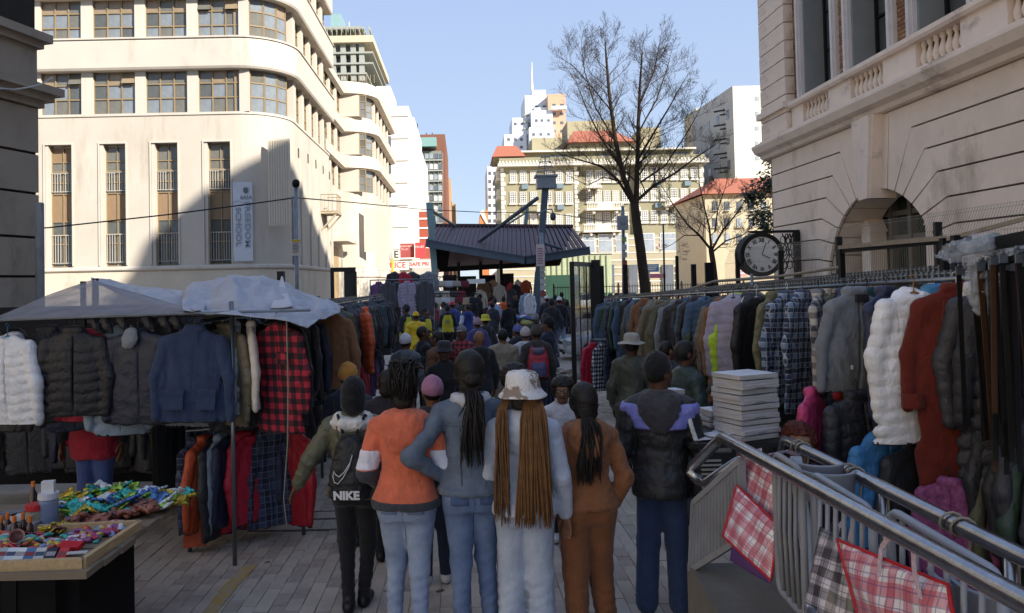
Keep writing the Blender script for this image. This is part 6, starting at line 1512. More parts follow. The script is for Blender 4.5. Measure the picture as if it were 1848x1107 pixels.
# small round rack by the gate
ry = 13.6; rx = gx(1103, ry)
rack('round_rack', 'small rack of shirts beside the glazed gate', [(rx - .35, ry), (rx + .45, ry)], 1.12, [(rx - .35, ry, 1.12), (rx + .45, ry, 1.12)], teeth=False)
for i, (k, lab) in enumerate((('crimson', 'red jacket at the left of the small gate rack'), ('blackwhite', 'black and white checked shirt on the small gate rack'), ('navyplaid', 'dark plaid shirt on the small gate rack'), ('purple', 'purple top on the small gate rack'), ('black', 'black top at the right of the small gate rack'))):
 hang('shirt', lab, 'shirt', None, gmesh('shirt', i % 4, .72), (rx - .3 + i * .17, ry - .02, 1.1), R(30 + 10 * i), PL.get(k) or K[k])
# ---- belt rack and stall frame at the upper right
br = empty('belt_rack', (at(1790, 500, 4.0).x, 4.0, 0), 'rack of hanging belts wrapped in plastic at the upper right', 'belt rack')
A, B = at(1700, 462, 4.4), at(1880, 428, 3.6); MB().bar(A, B, .03, .04).build('rail', STEEL_D, br)
tt = MB()
for i in range(40): q = A.lerp(B, i / 39); tt.box(q.x - .008, q.x + .008, q.y - .01, q.y + .01, q.z, q.z + .045)
tag(tt.build('notches', STEEL_D, br), kind='stuff')
A2, B2 = at(1765, 487, 4.0), at(1880, 452, 3.5); MB().bar(A2, B2, .03, .03).build('rail', STEEL_D, br)
BELT = [mat('belt_' + h, '#' + h, .5, 0, .15, 9, .2, 40, .4) for h in ('1a1817', '2e1f17', '4a3020', '17171a', '241a14', '4a3220')]
BI = [(0, 3, 3, 0, 1, 3, 0, 4, 3, 5, 0, 3)[i % 12] for i in range(34)]
for i in range(34):
 t = i / 33; q = A2.lerp(B2, t) + Vector((rc.uniform(-.05, .12), rc.uniform(-.1, .2), 0)); L_ = rc.uniform(.75, 1.05); sway = rc.uniform(-.02, .02)
 mb = MB()
 for k in range(6):
  a = q + Vector((sway * k * .4, 0, -L_ * k / 6)); b = q + Vector((sway * (k + 1) * .4, 0, -L_ * (k + 1) / 6)); mb.bar(a, b, .026, .004, (0, 1, 0))
 bo_ = mb.build('belt', BELT[BI[i]]); tag(bo_, '%s leather belt on the belt rack, %s from the left' % (['black', 'dark brown', 'tan brown', 'black', 'dark brown', 'light tan'][BI[i]], ordn(i)), 'belt', 'belts at the upper right')
 MB().box(q.x - .02, q.x + .02, q.y - .012, q.y - .004, q.z - .03, q.z + .015).box(q.x - .008, q.x + .008, q.y - .012, q.y - .002, q.z + .01, q.z + .03).build('buckle', STEEL_G, bo_)
PLAS = clear('plastic_wrap', '#c9ced4', .24, .15)
for i, (px, py, wd) in enumerate(((1735, 455, .1), (1770, 440, .12), (1800, 445, .14), (1835, 440, .14), (1765, 500, .06), (1775, 530, .05), (1790, 480, .05))):
 c = at(px, py, 3.95); sm = smesh('plastic_%d' % i, [dict(prims=[ell((0, 0, 0), (wd, .04, .05 if i < 4 else .12))], fold=(.02, 45, i))], .012, [PLAS])
 link('plastic_wrap', sm, br, c - br.location)
for i in range(6):
 c = at(1765 + i * 7, 455 - i * 2, 4.0); MB().tube([c + Vector((.05 * math.sin(a), .02 * i * .2, .06 * math.cos(a))) for a in [k * .5 - 1.6 for k in range(8)]], .014, 6).build('coiled_belt', mat('belt_sage', '#6d7a74', .5), br, True)
sf2 = empty('timber_framework', (at(1690, 440, 5.2).x, 5.2, 0), 'timber and steel frame above the right stall', 'framework')
MB().bar(at(1515, 447, 6.4), at(1705, 430, 5.0), .03, .03).build('timber_beam', GREYW, sf2)
MB().bar(at(1520, 453, 6.4), at(1750, 431, 4.9), .035, .035).build('steel_beam', STEEL_D, sf2)
for px, yt, d in ((1518, 448, 6.4), (1703, 430, 5.0), (1724, 425, 4.7)): q = at(px, yt, d); MB().bar((q.x, q.y, 0), q, .04, .04).build('upright', STEEL_D, sf2)
MB().tube([at(1400, 500, 8.5), at(1515, 483, 7.0)], .015, 6).build('timber_rail', GREYW, sf2); MB().tube([at(1190, 540, 14), at(1290, 508, 11), at(1400, 500, 8.6)], .02, 6).build('timber_rail', GREYW, sf2)
MB().bar(at(1705, 433, 5.0), at(1860, 392, 4.6), .025, .025).build('timber_beam', GREYW, sf2)
# dark sheets added behind the stalls to blacken their depths
BACK = cloth('#1b1b1e', 'stall_backdrop')
o = MB().box(lside(10) - 1.35, lside(10) - 1.3, 7.5, 16, .05, 1.95).build('dark_backdrop', BACK); tag(o, 'added dark backdrop sheet behind the left side rail', 'cloth')
o = MB().box(-9.2, lside(8) - 1.32, 8.6, 8.66, .05, 2.0).build('dark_backdrop', BACK); tag(o, 'added dark backdrop sheet at the back of the left stall', 'cloth')
o = MB().box(rside(9) + 1.35, rside(9) + 1.4, 3.4, 13.6, .05, 1.75).build('dark_backdrop', BACK); tag(o, 'added dark backdrop sheet behind the right stall', 'cloth')
# ================================================================== people
SK = [mat('skin_a', '#6a4938', .55, 0, .1, 8, .1, 60, .4), mat('skin_b', '#7d5943', .55, 0, .1, 8, .1, 60, .4), mat('skin_c', '#553a2c', .55, 0, .1, 8, .1, 60, .4)]
HAIR = mat('hair_black', '#17130f', .55, 0, .25, 30, .5, 90, .35); EYE = mat('eye_white', '#b8b0a8', .3, 0, 0); PUP = mat('pupil', '#0e0b0a', .2, 0, 0); LIP = mat('lips', '#50302b', .5, 0, .05)
def head_data():
 sk = [ell((0, -.006, .187), (.077, .097, .106)), ell((0, .034, .118), (.057, .060, .062)), ell((0, .062, .083), (.028, .024, .022)), cap((0, -.012, -.06), (0, -.004, .10), .056, .052), cap((0, .090, .190), (0, .110, .147), .009, .015), ell((-.016, .097, .143), (.011, .012, .009)), ell((.016, .097, .143), (.011, .012, .009)),
          cap((-.045, .074, .207), (.045, .074, .207), .017, .017), ell((-.043, .058, .15), (.025, .026, .028)), ell((.043, .058, .15), (.025, .026, .028))]
 ears = [ell((-.078, -.006, .165), (.011, .022, .031)), ell((.078, -.006, .165), (.011, .022, .031))]
 def soc(D, X, Y, Z):
  for s in (-1, 1): D = np.maximum(D, -(np.sqrt(((X - s * .032) / .019) ** 2 + ((Y - .092) / .018) ** 2 + ((Z - .184) / .014) ** 2) - 1) * .012)
  return D
 G_ = [dict(prims=sk, k=.03, post=soc), dict(prims=ears, k=.01), dict(prims=[ell((0, .089, .119), (.026, .013, .0065)), ell((0, .088, .108), (.023, .012, .007))], k=.004),
          dict(prims=[ell((-.032, .074, .184), (.016, .014, .0115)), ell((.032, .074, .184), (.016, .014, .0115))], k=0), dict(prims=[ell((-.032, .0865, .184), (.0065, .004, .0065)), ell((.032, .0865, .184), (.0065, .004, .0065))], k=0)]
 P, Q, g_, c = snet(G_, .0068, .006)
 return P, Q, np.array([0, 0, 8, 6, 7])[g_]
def hand_data():
 pr = [ell((0, 0, -.048), (.039, .015, .046)), cap((0, 0, .05), (0, 0, -.02), .027, .026, fl=(1.05, .8, 1))]
 for i, (x, L_) in enumerate(((-.029, .058), (-.010, .074), (.010, .078), (.028, .068))):
  a = (x, .0, -.078); b = (x * 1.12, .008, -.082 - L_ * .5); c = (x * 1.15, .024, -.082 - L_ * .95)
  pr += [cap(a, b, .0095, .0085), cap(b, c, .0085, .007)]
 pr += [cap((.03, .004, -.02), (.052, .016, -.055), .0125, .0105), cap((.052, .016, -.055), (.053, .026, -.088), .0105, .008)]
 P, Q, g_, c = snet([dict(prims=pr, k=.008)], .0048)
 return P, Q
HEAD = head_data(); HAND = hand_data()
def body_mesh(key, sp):
 """one continuous clothed figure about 1.71 tall facing +y; slots: 0 skin 1 top 2 sleeve 3 legs 4 shoe 5 trim 6 eye 7 pupil 8 lips 9 extra"""
 h = sp.get('h', .014); sw = sp.get('sw', .152); hw = sp.get('hw', 1.0); tt = sp.get('thick', 0.0); hem = sp.get('hem', .84); ty = sp.get('top', 'jacket')
 lean = sp.get('lean', 0.0); seed = sp.get('seed', 1)
 fem = sp.get('fem', True)
 wz = .142 if fem else .16
 rows = [(1.455, .062 + tt, .06 + tt), (1.425, .09 + tt, .075 + tt, 0, -.005), (1.385, sw * .85, .09 + tt), (1.33, sw + tt, .105 + tt), (1.22, sw * 1.02 + tt, .115 + tt, 0, .012 if fem else .006), (1.10, wz + tt, .105 + tt), (1.0, (.160 if fem else .168) * hw + tt, .118 + tt, 0, -.008)]
 if hem < .95: rows += [(.92, (.184 if fem else .176) * hw + tt, .14 + tt, 0, -.018)]
 if hem < .88: rows += [(.86, (.192 if fem else .182) * hw + tt, .15 + tt, 0, -.02)]
 if hem < .7: rows += [(.66, .185 * hw + tt * 1.3, .14 + tt)]
 lw = rows[-1]; rows += [(hem, lw[1] + sp.get('flare', 0), lw[2] + sp.get('flare', 0) * .7) + tuple(lw[3:])]
 rows = [r for r in rows if r[0] >= hem - 1e-6]
 if lean: rows = [(r[0], r[1], r[2], r[3] if len(r) > 3 else 0, (r[4] if len(r) > 4 else 0) + lean * (r[0] - .9)) for r in rows]
 ly = lean * (1.35 - .9)
 top = [prf(rows, pw=2.15)]
 for s in (-1, 1): top.append(cap((s * .05, ly, 1.395), (s * (sw + .015), ly, 1.355), .055 + tt, .06 + tt))
 if ty == 'hoodie' or sp.get('hood'):
  top += [ell((0, -.088 + ly, 1.405), (.125, .06, .075)), ell((0, -.108 + ly, 1.335), (.092, .05, .095)), cap((-.085, .0 + ly, 1.43), (-.06, -.06 + ly, 1.435), .035, .04), cap((.085, .0 + ly, 1.43), (.06, -.06 + ly, 1.435), .035, .04)]
 else: top += [cap((-.055, -.03 + ly, 1.445), (.055, -.03 + ly, 1.445), .035, .035), cap((-.06, .02 + ly, 1.43), (.06, .02 + ly, 1.43), .03, .03)]
 arms = sp.get('arms') or [((-.245, -.03, 1.09), (-.25, .04, .87)), ((.245, -.03, 1.09), (.25, .04, .87))]
 ar = sp.get('ar', .055) + tt * .6; sl = []
 for s, (e, w_) in zip((-1, 1), arms):
  sh_ = (s * (sw + .022), ly, 1.345); sl += [cap(sh_, e, ar * 1.1, ar * .9), cap(e, w_, ar * .92, ar * .68)]
 fold = sp.get('fold', (.011, 16, seed))
 rows = None; gt = dict(prims=top, k=.04, fold=fold); gs = dict(prims=sl, k=.03, fold=(fold[0] * 1.1, fold[1] * 1.3, seed + 3))
 if 'puff' in sp: gt['puff'] = sp['puff']; gs['puff'] = sp['puff']
 # legs
 kn = sp.get('legs') or [((-.075, .02, .48), (-.08, -.02, .085)), ((.075, .02, .48), (.08, -.02, .085))]
 la = sp.get('lr', (.092, .062, .05)); lp = [prf([(.80, .15 * hw, .115, 0, -.012), (.87, .172 * hw, .13, 0, -.018), (.96, .16 * hw, .118, 0, -.01), (1.04, .142, .105)], pw=2.2)]
 if fem: lp += [ell((-.075 * hw, -.072, .885), (.088 * hw, .075, .09)), ell((.075 * hw, -.072, .885), (.088 * hw, .075, .09))]
 sho = []
 for s, (k_, a_) in zip((-1, 1), kn):
  lp += [cap((s * .078 * hw, -.005, .84), k_, la[0] * (1.0 if not fem else hw), la[1]), cap(k_, (a_[0], a_[1], a_[2]), la[1], la[2])]
  sho += [cap((a_[0], a_[1] - .02, a_[2] - .042), (a_[0] + s * .02, a_[1] + .15, max(.032, a_[2] - .05)), .046, .036, fl=(.95, 1, 1)), cap((a_[0], a_[1], a_[2] + .02), (a_[0], a_[1], a_[2] - .03), .044, .046)]
 gl = dict(prims=lp, k=.035, fold=sp.get('lfold', (.0042, 15, seed + 5))); gsh = dict(prims=sho, k=.02)
 if sp.get('wrinkle'):
  def wr(D, X, Y, Z): return D + .0028 * np.sin(Z * 95 + 2.2 * np.sin(X * 30) + Y * 25) * np.clip((.62 - Z) * 3, 0, 1)
  gl['post'] = wr
 sp['_g'] = (gt, gs, gl)
 P, Q, g_, c = snet([gt, gs, gl, gsh], h, .006)
 m = np.array([1, 2, 3, 4])[g_]
 if 'mf' in sp: m = sp['mf'](c, g_, m)
 S_ = Soup().add(P, Q, m)
 hy = sp.get('hyaw', 0.0); hp = sp.get('hpitch', 0.0)
 HM_ = Matrix.Translation((0, ly - .0, 1.42)) @ Matrix.Rotation(hy, 4, 'Z') @ Matrix.Rotation(hp, 4, 'X')
 S_.add(HEAD[0], HEAD[1], HEAD[2], HM_)
 for s, (e, w_), hide in zip((-1, 1), arms, sp.get('hide', (0, 0))):
  if hide: continue
  d = (Vector(w_) - Vector(e)).normalized(); d2 = Vector((d.x * s, d.y, d.z))   # as a right arm
  z = -d2; f = Vector(sp.get('thumb', (0, 1, 0))); x = (f - z * f.dot(z)).normalized(); y = z.cross(x)
  M = Matrix.Translation(Vector((w_[0] * s, w_[1], w_[2])) + d2 * .02) @ Matrix(((x.x, y.x, z.x, 0), (x.y, y.y, z.y, 0), (x.z, y.z, z.z, 0), (0, 0, 0, 1)))
  if s < 0: M = Matrix.Diagonal((-1, 1, 1, 1)) @ M
  S_.add(HAND[0], HAND[1], 0, M)
 me = S_.data('person_' + key, [SK[0], DEFM, DEFM, DEFM, BLACKP, DEFM, EYE, PUP, LIP, DEFM])
 return me, HM_
BM = {}
def shell(o, sp, which, z0, z1, m_, name, off=.005, n=None, h=.011, extra=None):
 """a clothing panel that follows the figure's own surface between two heights"""
 g_ = dict(sp['_g'][which]); g_['prims'] = g_['prims'][:n] if n else g_['prims']; p0 = g_.get('post')
 def post(D, X, Y, Z):
  D = np.maximum(np.maximum(D - off, Z - z1), z0 - Z)
  return extra(D, X, Y, Z) if extra else D
 g_['post'] = post
 return link(name, smesh(name, [g_], h, [m_]), o)
# ------------------------------------------------------------------ hair and headwear (origin at the neck base, like the head)
HR = {}
def hair_mesh(kind):
 if kind in HR: return HR[kind]
 if kind == 'short': me = smesh('hair', [dict(prims=[ell((0, -.010, .192), (.083, .102, .11))], fold=(.003, 60, 1), post=lambda D, X, Y, Z: np.maximum(np.maximum(D, np.minimum(Y - .04, .238 - Z)), .095 - Z))], .008, [HAIR])
 elif kind == 'crop': me = smesh('hair', [dict(prims=[ell((0, -.008, .19), (.0795, .0995, .1085))], post=lambda D, X, Y, Z: np.maximum(np.maximum(D, np.minimum(Y - .035, .242 - Z)), .11 - Z))], .008, [HAIR])
 elif kind == 'afro': me = smesh('hair', [dict(prims=[ell((0, -.03, .21), (.135, .13, .13))], fold=(.010, 70, 2), post=lambda D, X, Y, Z: np.maximum(D, np.minimum(Y - .045, .235 - Z)))], .009, [HAIR])
 elif kind == 'scalp': me = smesh('hair', [dict(prims=[ell((0, -.010, .19), (.081, .102, .11)), ell((0, -.06, .10), (.06, .045, .05))], k=.04, fold=(.0025, 110, 4), post=lambda D, X, Y, Z: np.maximum(D, np.minimum(Y - .04, .24 - Z)))], .007, [HAIR])
 elif kind == 'beanie':
  def rib(D, X, Y, Z): return np.maximum(np.maximum(D + .0018 * np.sin(np.arctan2(X, Y) * 46), .178 + (Y) * .25 - Z), -1)
  me = smesh('beanie', [dict(prims=[ell((0, -.012, .205), (.091, .108, .115)), ], fold=(.004, 24, 3), post=rib), dict(prims=[prf([(.188, .087, .105, 0, -.012), (.2, .092, .109, 0, -.012), (.232, .09, .107, 0, -.012), (.24, .086, .103, 0, -.012)])], fold=(.002, 30, 5))], .007, [DEFM], lambda c, g_: np.zeros(len(g_), int))
 elif kind == 'cap':
  me = smesh('cap', [dict(prims=[ell((0, -.006, .2), (.085, .104, .105))], post=lambda D, X, Y, Z: np.maximum(D, .195 - Z)), dict(prims=[ell((0, .12, .203), (.07, .085, .012))])], .008, [DEFM], lambda c, g_: np.zeros(len(g_), int))
 elif kind in ('bucket', 'brim'):
  wide = kind == 'brim'; br_ = .175 if wide else .142
  pf = [(.001, .325), (.05, .324), (.082, .315), (.094, .298), (.100, .26), (.103, .232), (.105, .226), (br_ * .86, .212 if wide else .203), (br_, .206 if wide else .186), (br_ * 1.003, .202 if wide else .181), (br_ * .86, .206 if wide else .196), (.103, .218), (.09, .218)]
  mb = MB().lathe(pf, (0, -.008, 0), 40, 0, .95, 1.1); rr = random.Random(5)
  mb.v = [(x + .004 * math.sin(9 * z + 5 * y), y, z + (.006 if wide else .003) * math.sin(4 * math.atan2(x, y) + 1)) for x, y, z in mb.v]
  me = mb.data('hat', DEFM, True)
 HR[kind] = me; return me
def strands(roots_ends, r, m_, nseg=7, seed=1, nside=4):
 mb = MB(); rg_ = random.Random(seed)
 for path, rr in roots_ends:
  mb.tube(path, [rr] * (len(path) - 2) + [rr * .8, rr * .4], nside, cap=False)
 return mb
def person(label, px, d, ytop, rz, key, sp, mats, hair=None, hairm=None, extra=0.0, group=None, H=None, name='person'):
 """stands a figure on the street at a photo column, its height taken from where its head ends"""
 if key not in BM: BM[key] = body_mesh(key, sp)
 me, HM_ = BM[key]; zb = zg(d)
 if H is None: H = at(px, ytop, d).z - zb - extra
 k = H / 1.713
 o = link(name, me, None, (gx(px, d, 1.0), d, zb), (0, 0, R(rz)), (k, k, k)); tag(o, label, 'person', group)
 setmats(o, [mats.get('skin', SK[0]), mats['top'], mats.get('sleeve', mats['top']), mats['legs'], mats.get('shoe', BLACKP), mats.get('trim', mats['top']), None, None, None, mats.get('extra', mats['top'])])
 if hair:
  for i, hk in enumerate(hair if isinstance(hair, (list, tuple)) else [hair]):
   c = link('hair' if hk in ('short', 'crop', 'afro', 'scalp') else 'hat', hair_mesh(hk), o, (0, 0, 0)); c.matrix_local = HM_
   hm_ = (hairm or HAIR) if not isinstance(hairm, (list, tuple)) else hairm[i]
   if hk not in ('short', 'crop', 'afro', 'scalp') and hairm: setmats(c, [hm_])
 return o, HM_, k
def part_on(o, name, mb, m_, smooth=False, kind=None):
 c = link(name, mb.data(name, m_, smooth), o)
 if kind: c['kind'] = kind
 return c
JEAN = mat('jeans_light', '#7787a4', .85, 0, .3, 5, .4, 55, .2, hex2='#a3b1c6'); JEAN2 = mat('jeans_mid', '#546688', .85, 0, .3, 5, .4, 55, .2, hex2='#7688a8'); JEANP = mat('jeans_pale', '#9aa5b8', .85, 0, .25, 5, .4, 55, .2, hex2='#b8c1cf')
BLK = cloth('#1e1e21'); NAVYP = cloth('#2d3d5e')
# 1 ---- olive jacket with drawstring backpack
sp = dict(h=.0125, hem=.86, thick=.022, sw=.16, top='jacket', arms=[((-.33, -.03, 1.12), (-.44, .02, .93)), ((.26, .03, 1.10), (.20, .2, .98))], lr=(.088, .06, .046), legs=[((-.075, .03, .48), (-.05, -.06, .085)), ((.085, .05, .48), (.04, .06, .085))], fold=(.011, 15, 3), seed=3, hide=(0, 1), wrinkle=1)
o1, hm, k1 = person('person in an olive padded jacket with white fleece collar and black trousers', 640, 5.25, 684, -3, 'olive', sp, dict(top=nylon('#5a5a48'), legs=BLK, shoe=BLACKP), 'beanie', cloth('#17171a'))
col_ = smesh('fleece_collar', [dict(prims=[cap((-.10, -.03, 1.425), (.10, -.03, 1.425), .05, .05), cap((-.13, -.05, 1.39), (-.05, -.115, 1.39), .04, .045), cap((.13, -.05, 1.39), (.05, -.115, 1.39), .04, .045), cap((-.05, -.115, 1.39), (.05, -.115, 1.39), .05, .05)], k=.03, fold=(.008, 55, 2))], .01, [mat('fleece_white', '#c9c6c0', .95, 0, .15, 20, .8, 70)])
link('fleece_collar', col_, o1)
sc_ = smesh('scarf', [dict(prims=[ell((0, -.02, .1), (.085, .095, .09)), ell((0, -.02, .16), (.088, .105, .10))], k=.05, fold=(.006, 30, 5), post=lambda D, X, Y, Z: np.maximum(D, np.minimum(Y - .05, .22 - Z)))], .009, [cloth('#17171a')]); c = link('scarf', sc_, o1); c.matrix_local = hm
bp_m = smesh('backpack', [dict(prims=[prf([(.88, .135, .05, 0, -.2), (.93, .15, .065, 0, -.2), (1.1, .135, .06, 0, -.195), (1.25, .10, .045, 0, -.185), (1.33, .06, .03, 0, -.17)], pw=2.4)], fold=(.009, 22, 8))], .011, [nylon('#1a1a1d')])
bpk = link('backpack', bp_m, None, o1.location, o1.rotation_euler, o1.scale); tag(bpk, 'black drawstring backpack with white sports logo on the olive jacket', 'backpack')
WHT = mat('print_white', '#d6d6d6', .6, 0, 0)
def hood(o, m_, seed=1, w_=.14):
 me_ = smesh('hood', [dict(prims=[ell((0, -.105, 1.375), (w_, .075, .115)), cap((-.105, .02, 1.43), (-.10, -.07, 1.43), .032, .036), cap((.105, .02, 1.43), (.10, -.07, 1.43), .032, .036), ell((0, -.135, 1.30), (w_ * .62, .05, .085))], k=.035, fold=(.007, 24, seed), post=lambda D, X, Y, Z: np.maximum(D, -(np.sqrt((X / .088) ** 2 + ((Y + .045) / .085) ** 2 + ((Z - 1.47) / .085) ** 2) - 1) * .08))], .0105, [m_])
 return link('hood', me_, o)
def jeans_detail(o, sp, m_, md):
 for s in (-1, 1): shell(o, sp, 2, .845, .935, m_, 'back_pocket', .0045, extra=lambda D, X, Y, Z, s=s: np.maximum(np.maximum(D, np.abs(X - s * .083) - .055), Y))
 shell(o, sp, 2, .62, .96, md, 'back_seam', .003, h=.009, extra=lambda D, X, Y, Z: np.maximum(np.maximum(D, np.abs(X) - .006), Y))
def textl(o, body, size, loc, rot, m_, **kw):
 t_ = text(body, size, (0, 0, 0), (0, 0, 0), m_, None, 'lettering', .002, **kw); t_.parent = o; t_.location = loc; t_.rotation_euler = rot; return t_
textl(bpk, 'NIKE', .082, (-.01, -.276, .915), (R(94), 0, 0), WHT, bold=.004, sx=1.05)
def curve_mark(o, pts, r, m_, nm='logo'):
 return link(nm, MB().tube([Vector(p) for p in pts], r, 5).data(nm, m_, True), o)
sw_ = [(.035, 1.20), (.012, 1.12), (-.03, 1.045), (-.07, 1.0), (-.095, 1.01), (-.105, 1.05), (-.10, 1.09), (-.085, 1.065), (-.06, 1.05), (-.02, 1.085), (.02, 1.15), (.035, 1.20)]
curve_mark(bpk, [(x, -.278 + abs(z - 1.03) * .10 + abs(x) * .06, z) for x, z in sw_], .0032, WHT)
link('emblem_patch', MB().lathe([(0, .004), (.03, .003), (.034, 0)], n=16).data('patch', mat('patch_grey', '#8f8f90', .6)), bpk, (.085, -.25, 1.03), (R(90), 0, R(12)), (.8, 1.3, 1))
for s in (-1, 1): part_on(bpk, 'strap', MB().tube([(s * .05, -.17, 1.34), (s * .10, -.10, 1.46), (s * .125, .05, 1.40), (s * .15, .10, 1.2), (s * .17, -.05, .98), (s * .12, -.2, .9)], .012, 6), nylon('#1a1a1d'), True)
part_on(bpk, 'drawcord', MB().tube([(-.09, -.2, 1.40), (-.07, -.22, 1.3), (0, -.205, 1.33), (.06, -.215, 1.3), (.09, -.18, 1.38)], .004, 5), nylon('#1a1a1d'), True)
# 2 ---- orange hoodie
sp = dict(h=.0125, hem=.88, thick=.014, sw=.155, hw=1.04, top='hoodie', arms=[((-.245, -.03, 1.08), (-.19, .16, .95)), ((.24, .02, 1.10), (.16, .2, .98))], lr=(.1, .064, .047), legs=[((-.088, .08, .49), (-.105, .05, .085)), ((.072, .01, .48), (.08, -.04, .085))], fold=(.008, 13, 6), seed=6, hide=(1, 1), wrinkle=1)
o2, hm, k2 = person('woman in an orange hoodie with white sleeve bands and light jeans', 733, 4.72, 668, -7, 'orange', sp, dict(top=cloth('#cc6a4c', bump=.5), sleeve=cloth('#cc6a4c', bump=.5), trim=cloth('#3d3f44'), extra=cloth('#d6d5de'), legs=JEAN, shoe=BLACKP), 'scalp', extra=.0)
shell(o2, sp, 0, .87, .925, cloth('#3d3f44'), 'hem_band'); [(shell(o2, sp, 1, 1.10, 1.225, cloth('#d6d5de'), 'sleeve_band', extra=lambda D, X, Y, Z, s=s: np.maximum(D, s * X)), shell(o2, sp, 1, .8, 1.10, cloth('#3d3f44'), 'sleeve_end', .004, extra=lambda D, X, Y, Z, s=s: np.maximum(D, s * X))) for s in (-1, 1)]
hood(o2, cloth('#cc6a4c', bump=.5), 2); jeans_detail(o2, sp, mat('jeans_light_b', '#6a7a97', .85, 0, .3, 5, .4, 55), mat('jeans_seam', '#5d6c88', .85))
rg_ = random.Random(9); mb = MB()
for i in range(120):   # braids swept up and pinned over the crown
 a0 = rg_.uniform(-1.7, 1.7); z0 = rg_.uniform(.11, .26); p0 = Vector((.083 * math.sin(a0), -.02 - .10 * math.cos(a0), z0))
 p3 = Vector((rg_.uniform(-.075, .075), rg_.uniform(-.085, .07), .315 + rg_.uniform(-.01, .045))); p1 = p0.lerp(p3, .4) + Vector((.02 * math.sin(a0), -.035 * math.cos(a0), .02)); p2 = p0.lerp(p3, .75) + Vector((.012 * math.sin(a0), -.02 * math.cos(a0), .035))
 mb.tube([p0, p1, p2, p3, p3 + Vector((rg_.uniform(-.06, .06), rg_.uniform(-.02, .09), rg_.uniform(-.03, .015)))], [.004, .0055, .0055, .005, .003], 4)
for i in range(40):
 a = rg_.uniform(0, 6.28); r_ = rg_.uniform(.02, .085); p = Vector((r_ * math.cos(a), r_ * math.sin(a) - .01, .305)); q = p + Vector((rg_.uniform(-.05, .05), rg_.uniform(-.04, .06), rg_.uniform(.0, .035)))
 mb.tube([p - Vector((0, 0, .05)), p, q, q + Vector((rg_.uniform(-.04, .04), rg_.uniform(-.03, .05), -.03))], [.007, .008, .007, .004], 4)
c = part_on(o2, 'braids', mb, HAIR, True, 'stuff'); c.matrix_local = hm
# 3 ---- blue grey denim jacket, arm akimbo
sp = dict(h=.0125, hem=.90, thick=.008, sw=.15, top='jacket', arms=[((-.36, -.10, 1.13), (-.185, -.01, 1.0)), ((.27, -.05, 1.09), (.20, .06, .92))], lr=(.096, .06, .045), legs=[((-.07, .015, .48), (-.075, -.03, .085)), ((.085, .075, .49), (.105, .05, .085))], fold=(.008, 16, 8), seed=8, hide=(1, 1), wrinkle=1)
DJ = mat('denim_grey', '#525c6a', .85, 0, .25, 7, .5, 60, .2, hex2='#6b7684')
o3, hm, k3 = person('woman in a grey denim jacket with one hand on her hip and mid blue jeans', 851, 4.7, 634, 6, 'denim', sp, dict(top=DJ, legs=JEAN2, shoe=BLACKP), 'scalp')
fc3 = smesh('fleece_collar3', [dict(prims=[cap((-.085, -.02, 1.44), (-.03, -.075, 1.435), .035, .038), cap((.085, -.02, 1.44), (.03, -.075, 1.435), .035, .038), cap((-.03, -.08, 1.43), (.03, -.08, 1.43), .036, .036), cap((-.085, -.02, 1.44), (-.06, .05, 1.42), .03, .03), cap((.085, -.02, 1.44), (.06, .05, 1.42), .03, .03)], k=.02, fold=(.006, 60, 2))], .009, [mat('fleece_grey', '#b3b5bb', .95, 0, .15, 20, .8, 70)]); link('fleece_collar', fc3, o3)
SEAM = mat('denim_seam', '#444d5a', .9); jeans_detail(o3, sp, mat('jeans_mid_b', '#47587a', .85, 0, .3, 5, .4, 55), mat('jeans_seam_b', '#3e4c69', .85))
shell(o3, sp, 0, 1.285, 1.296, SEAM, 'yoke_seam', .003, 3, .008)
for s in (-1, 1): shell(o3, sp, 0, .95, 1.285, SEAM, 'back_seam', .003, 3, .008, lambda D, X, Y, Z, s=s: np.maximum(np.maximum(D, np.abs(X - s * .07) - .006), Y))
shell(o3, sp, 0, .895, .945, DJ, 'waistband', .006, 3)
def kid(o, nm): return [c for c in o.children if c.name.split('.')[0] == nm][0]
def cornrows(o, hm_, n=22, bun_=(0, -.105, .13)):
 mb = MB(); B_ = Vector(bun_)
 for i in range(n):
  a = R(-118 + 236 * i / (n - 1)); s0 = Vector((.079 * math.sin(a), .085 * math.cos(a) if math.cos(a) > 0 else .095 * math.cos(a), .235 - .10 * abs(math.sin(a)) ** 2)); pts = []
  for k in range(7):
   p = s0.lerp(B_, k / 6) - Vector((0, -.008, .187)); q = math.sqrt((p.x / .084) ** 2 + (p.y / .105) ** 2 + (p.z / .113) ** 2); p = p / max(q, .01) if k < 6 else p; pts.append(p + Vector((0, -.008, .187)))
  mb.tube(pts, .0062, 5)
 Mh = Matrix.Translation((0, -.008, .187)) @ Matrix.Diagonal((1.15, 1.1, 1.05, 1)) @ Matrix.Translation((0, .008, -.187))
 c = part_on(o, 'cornrows', mb, HAIR, True, 'stuff'); c.matrix_local = hm_ @ Mh; kid(o, 'hair').matrix_local = hm_ @ Mh
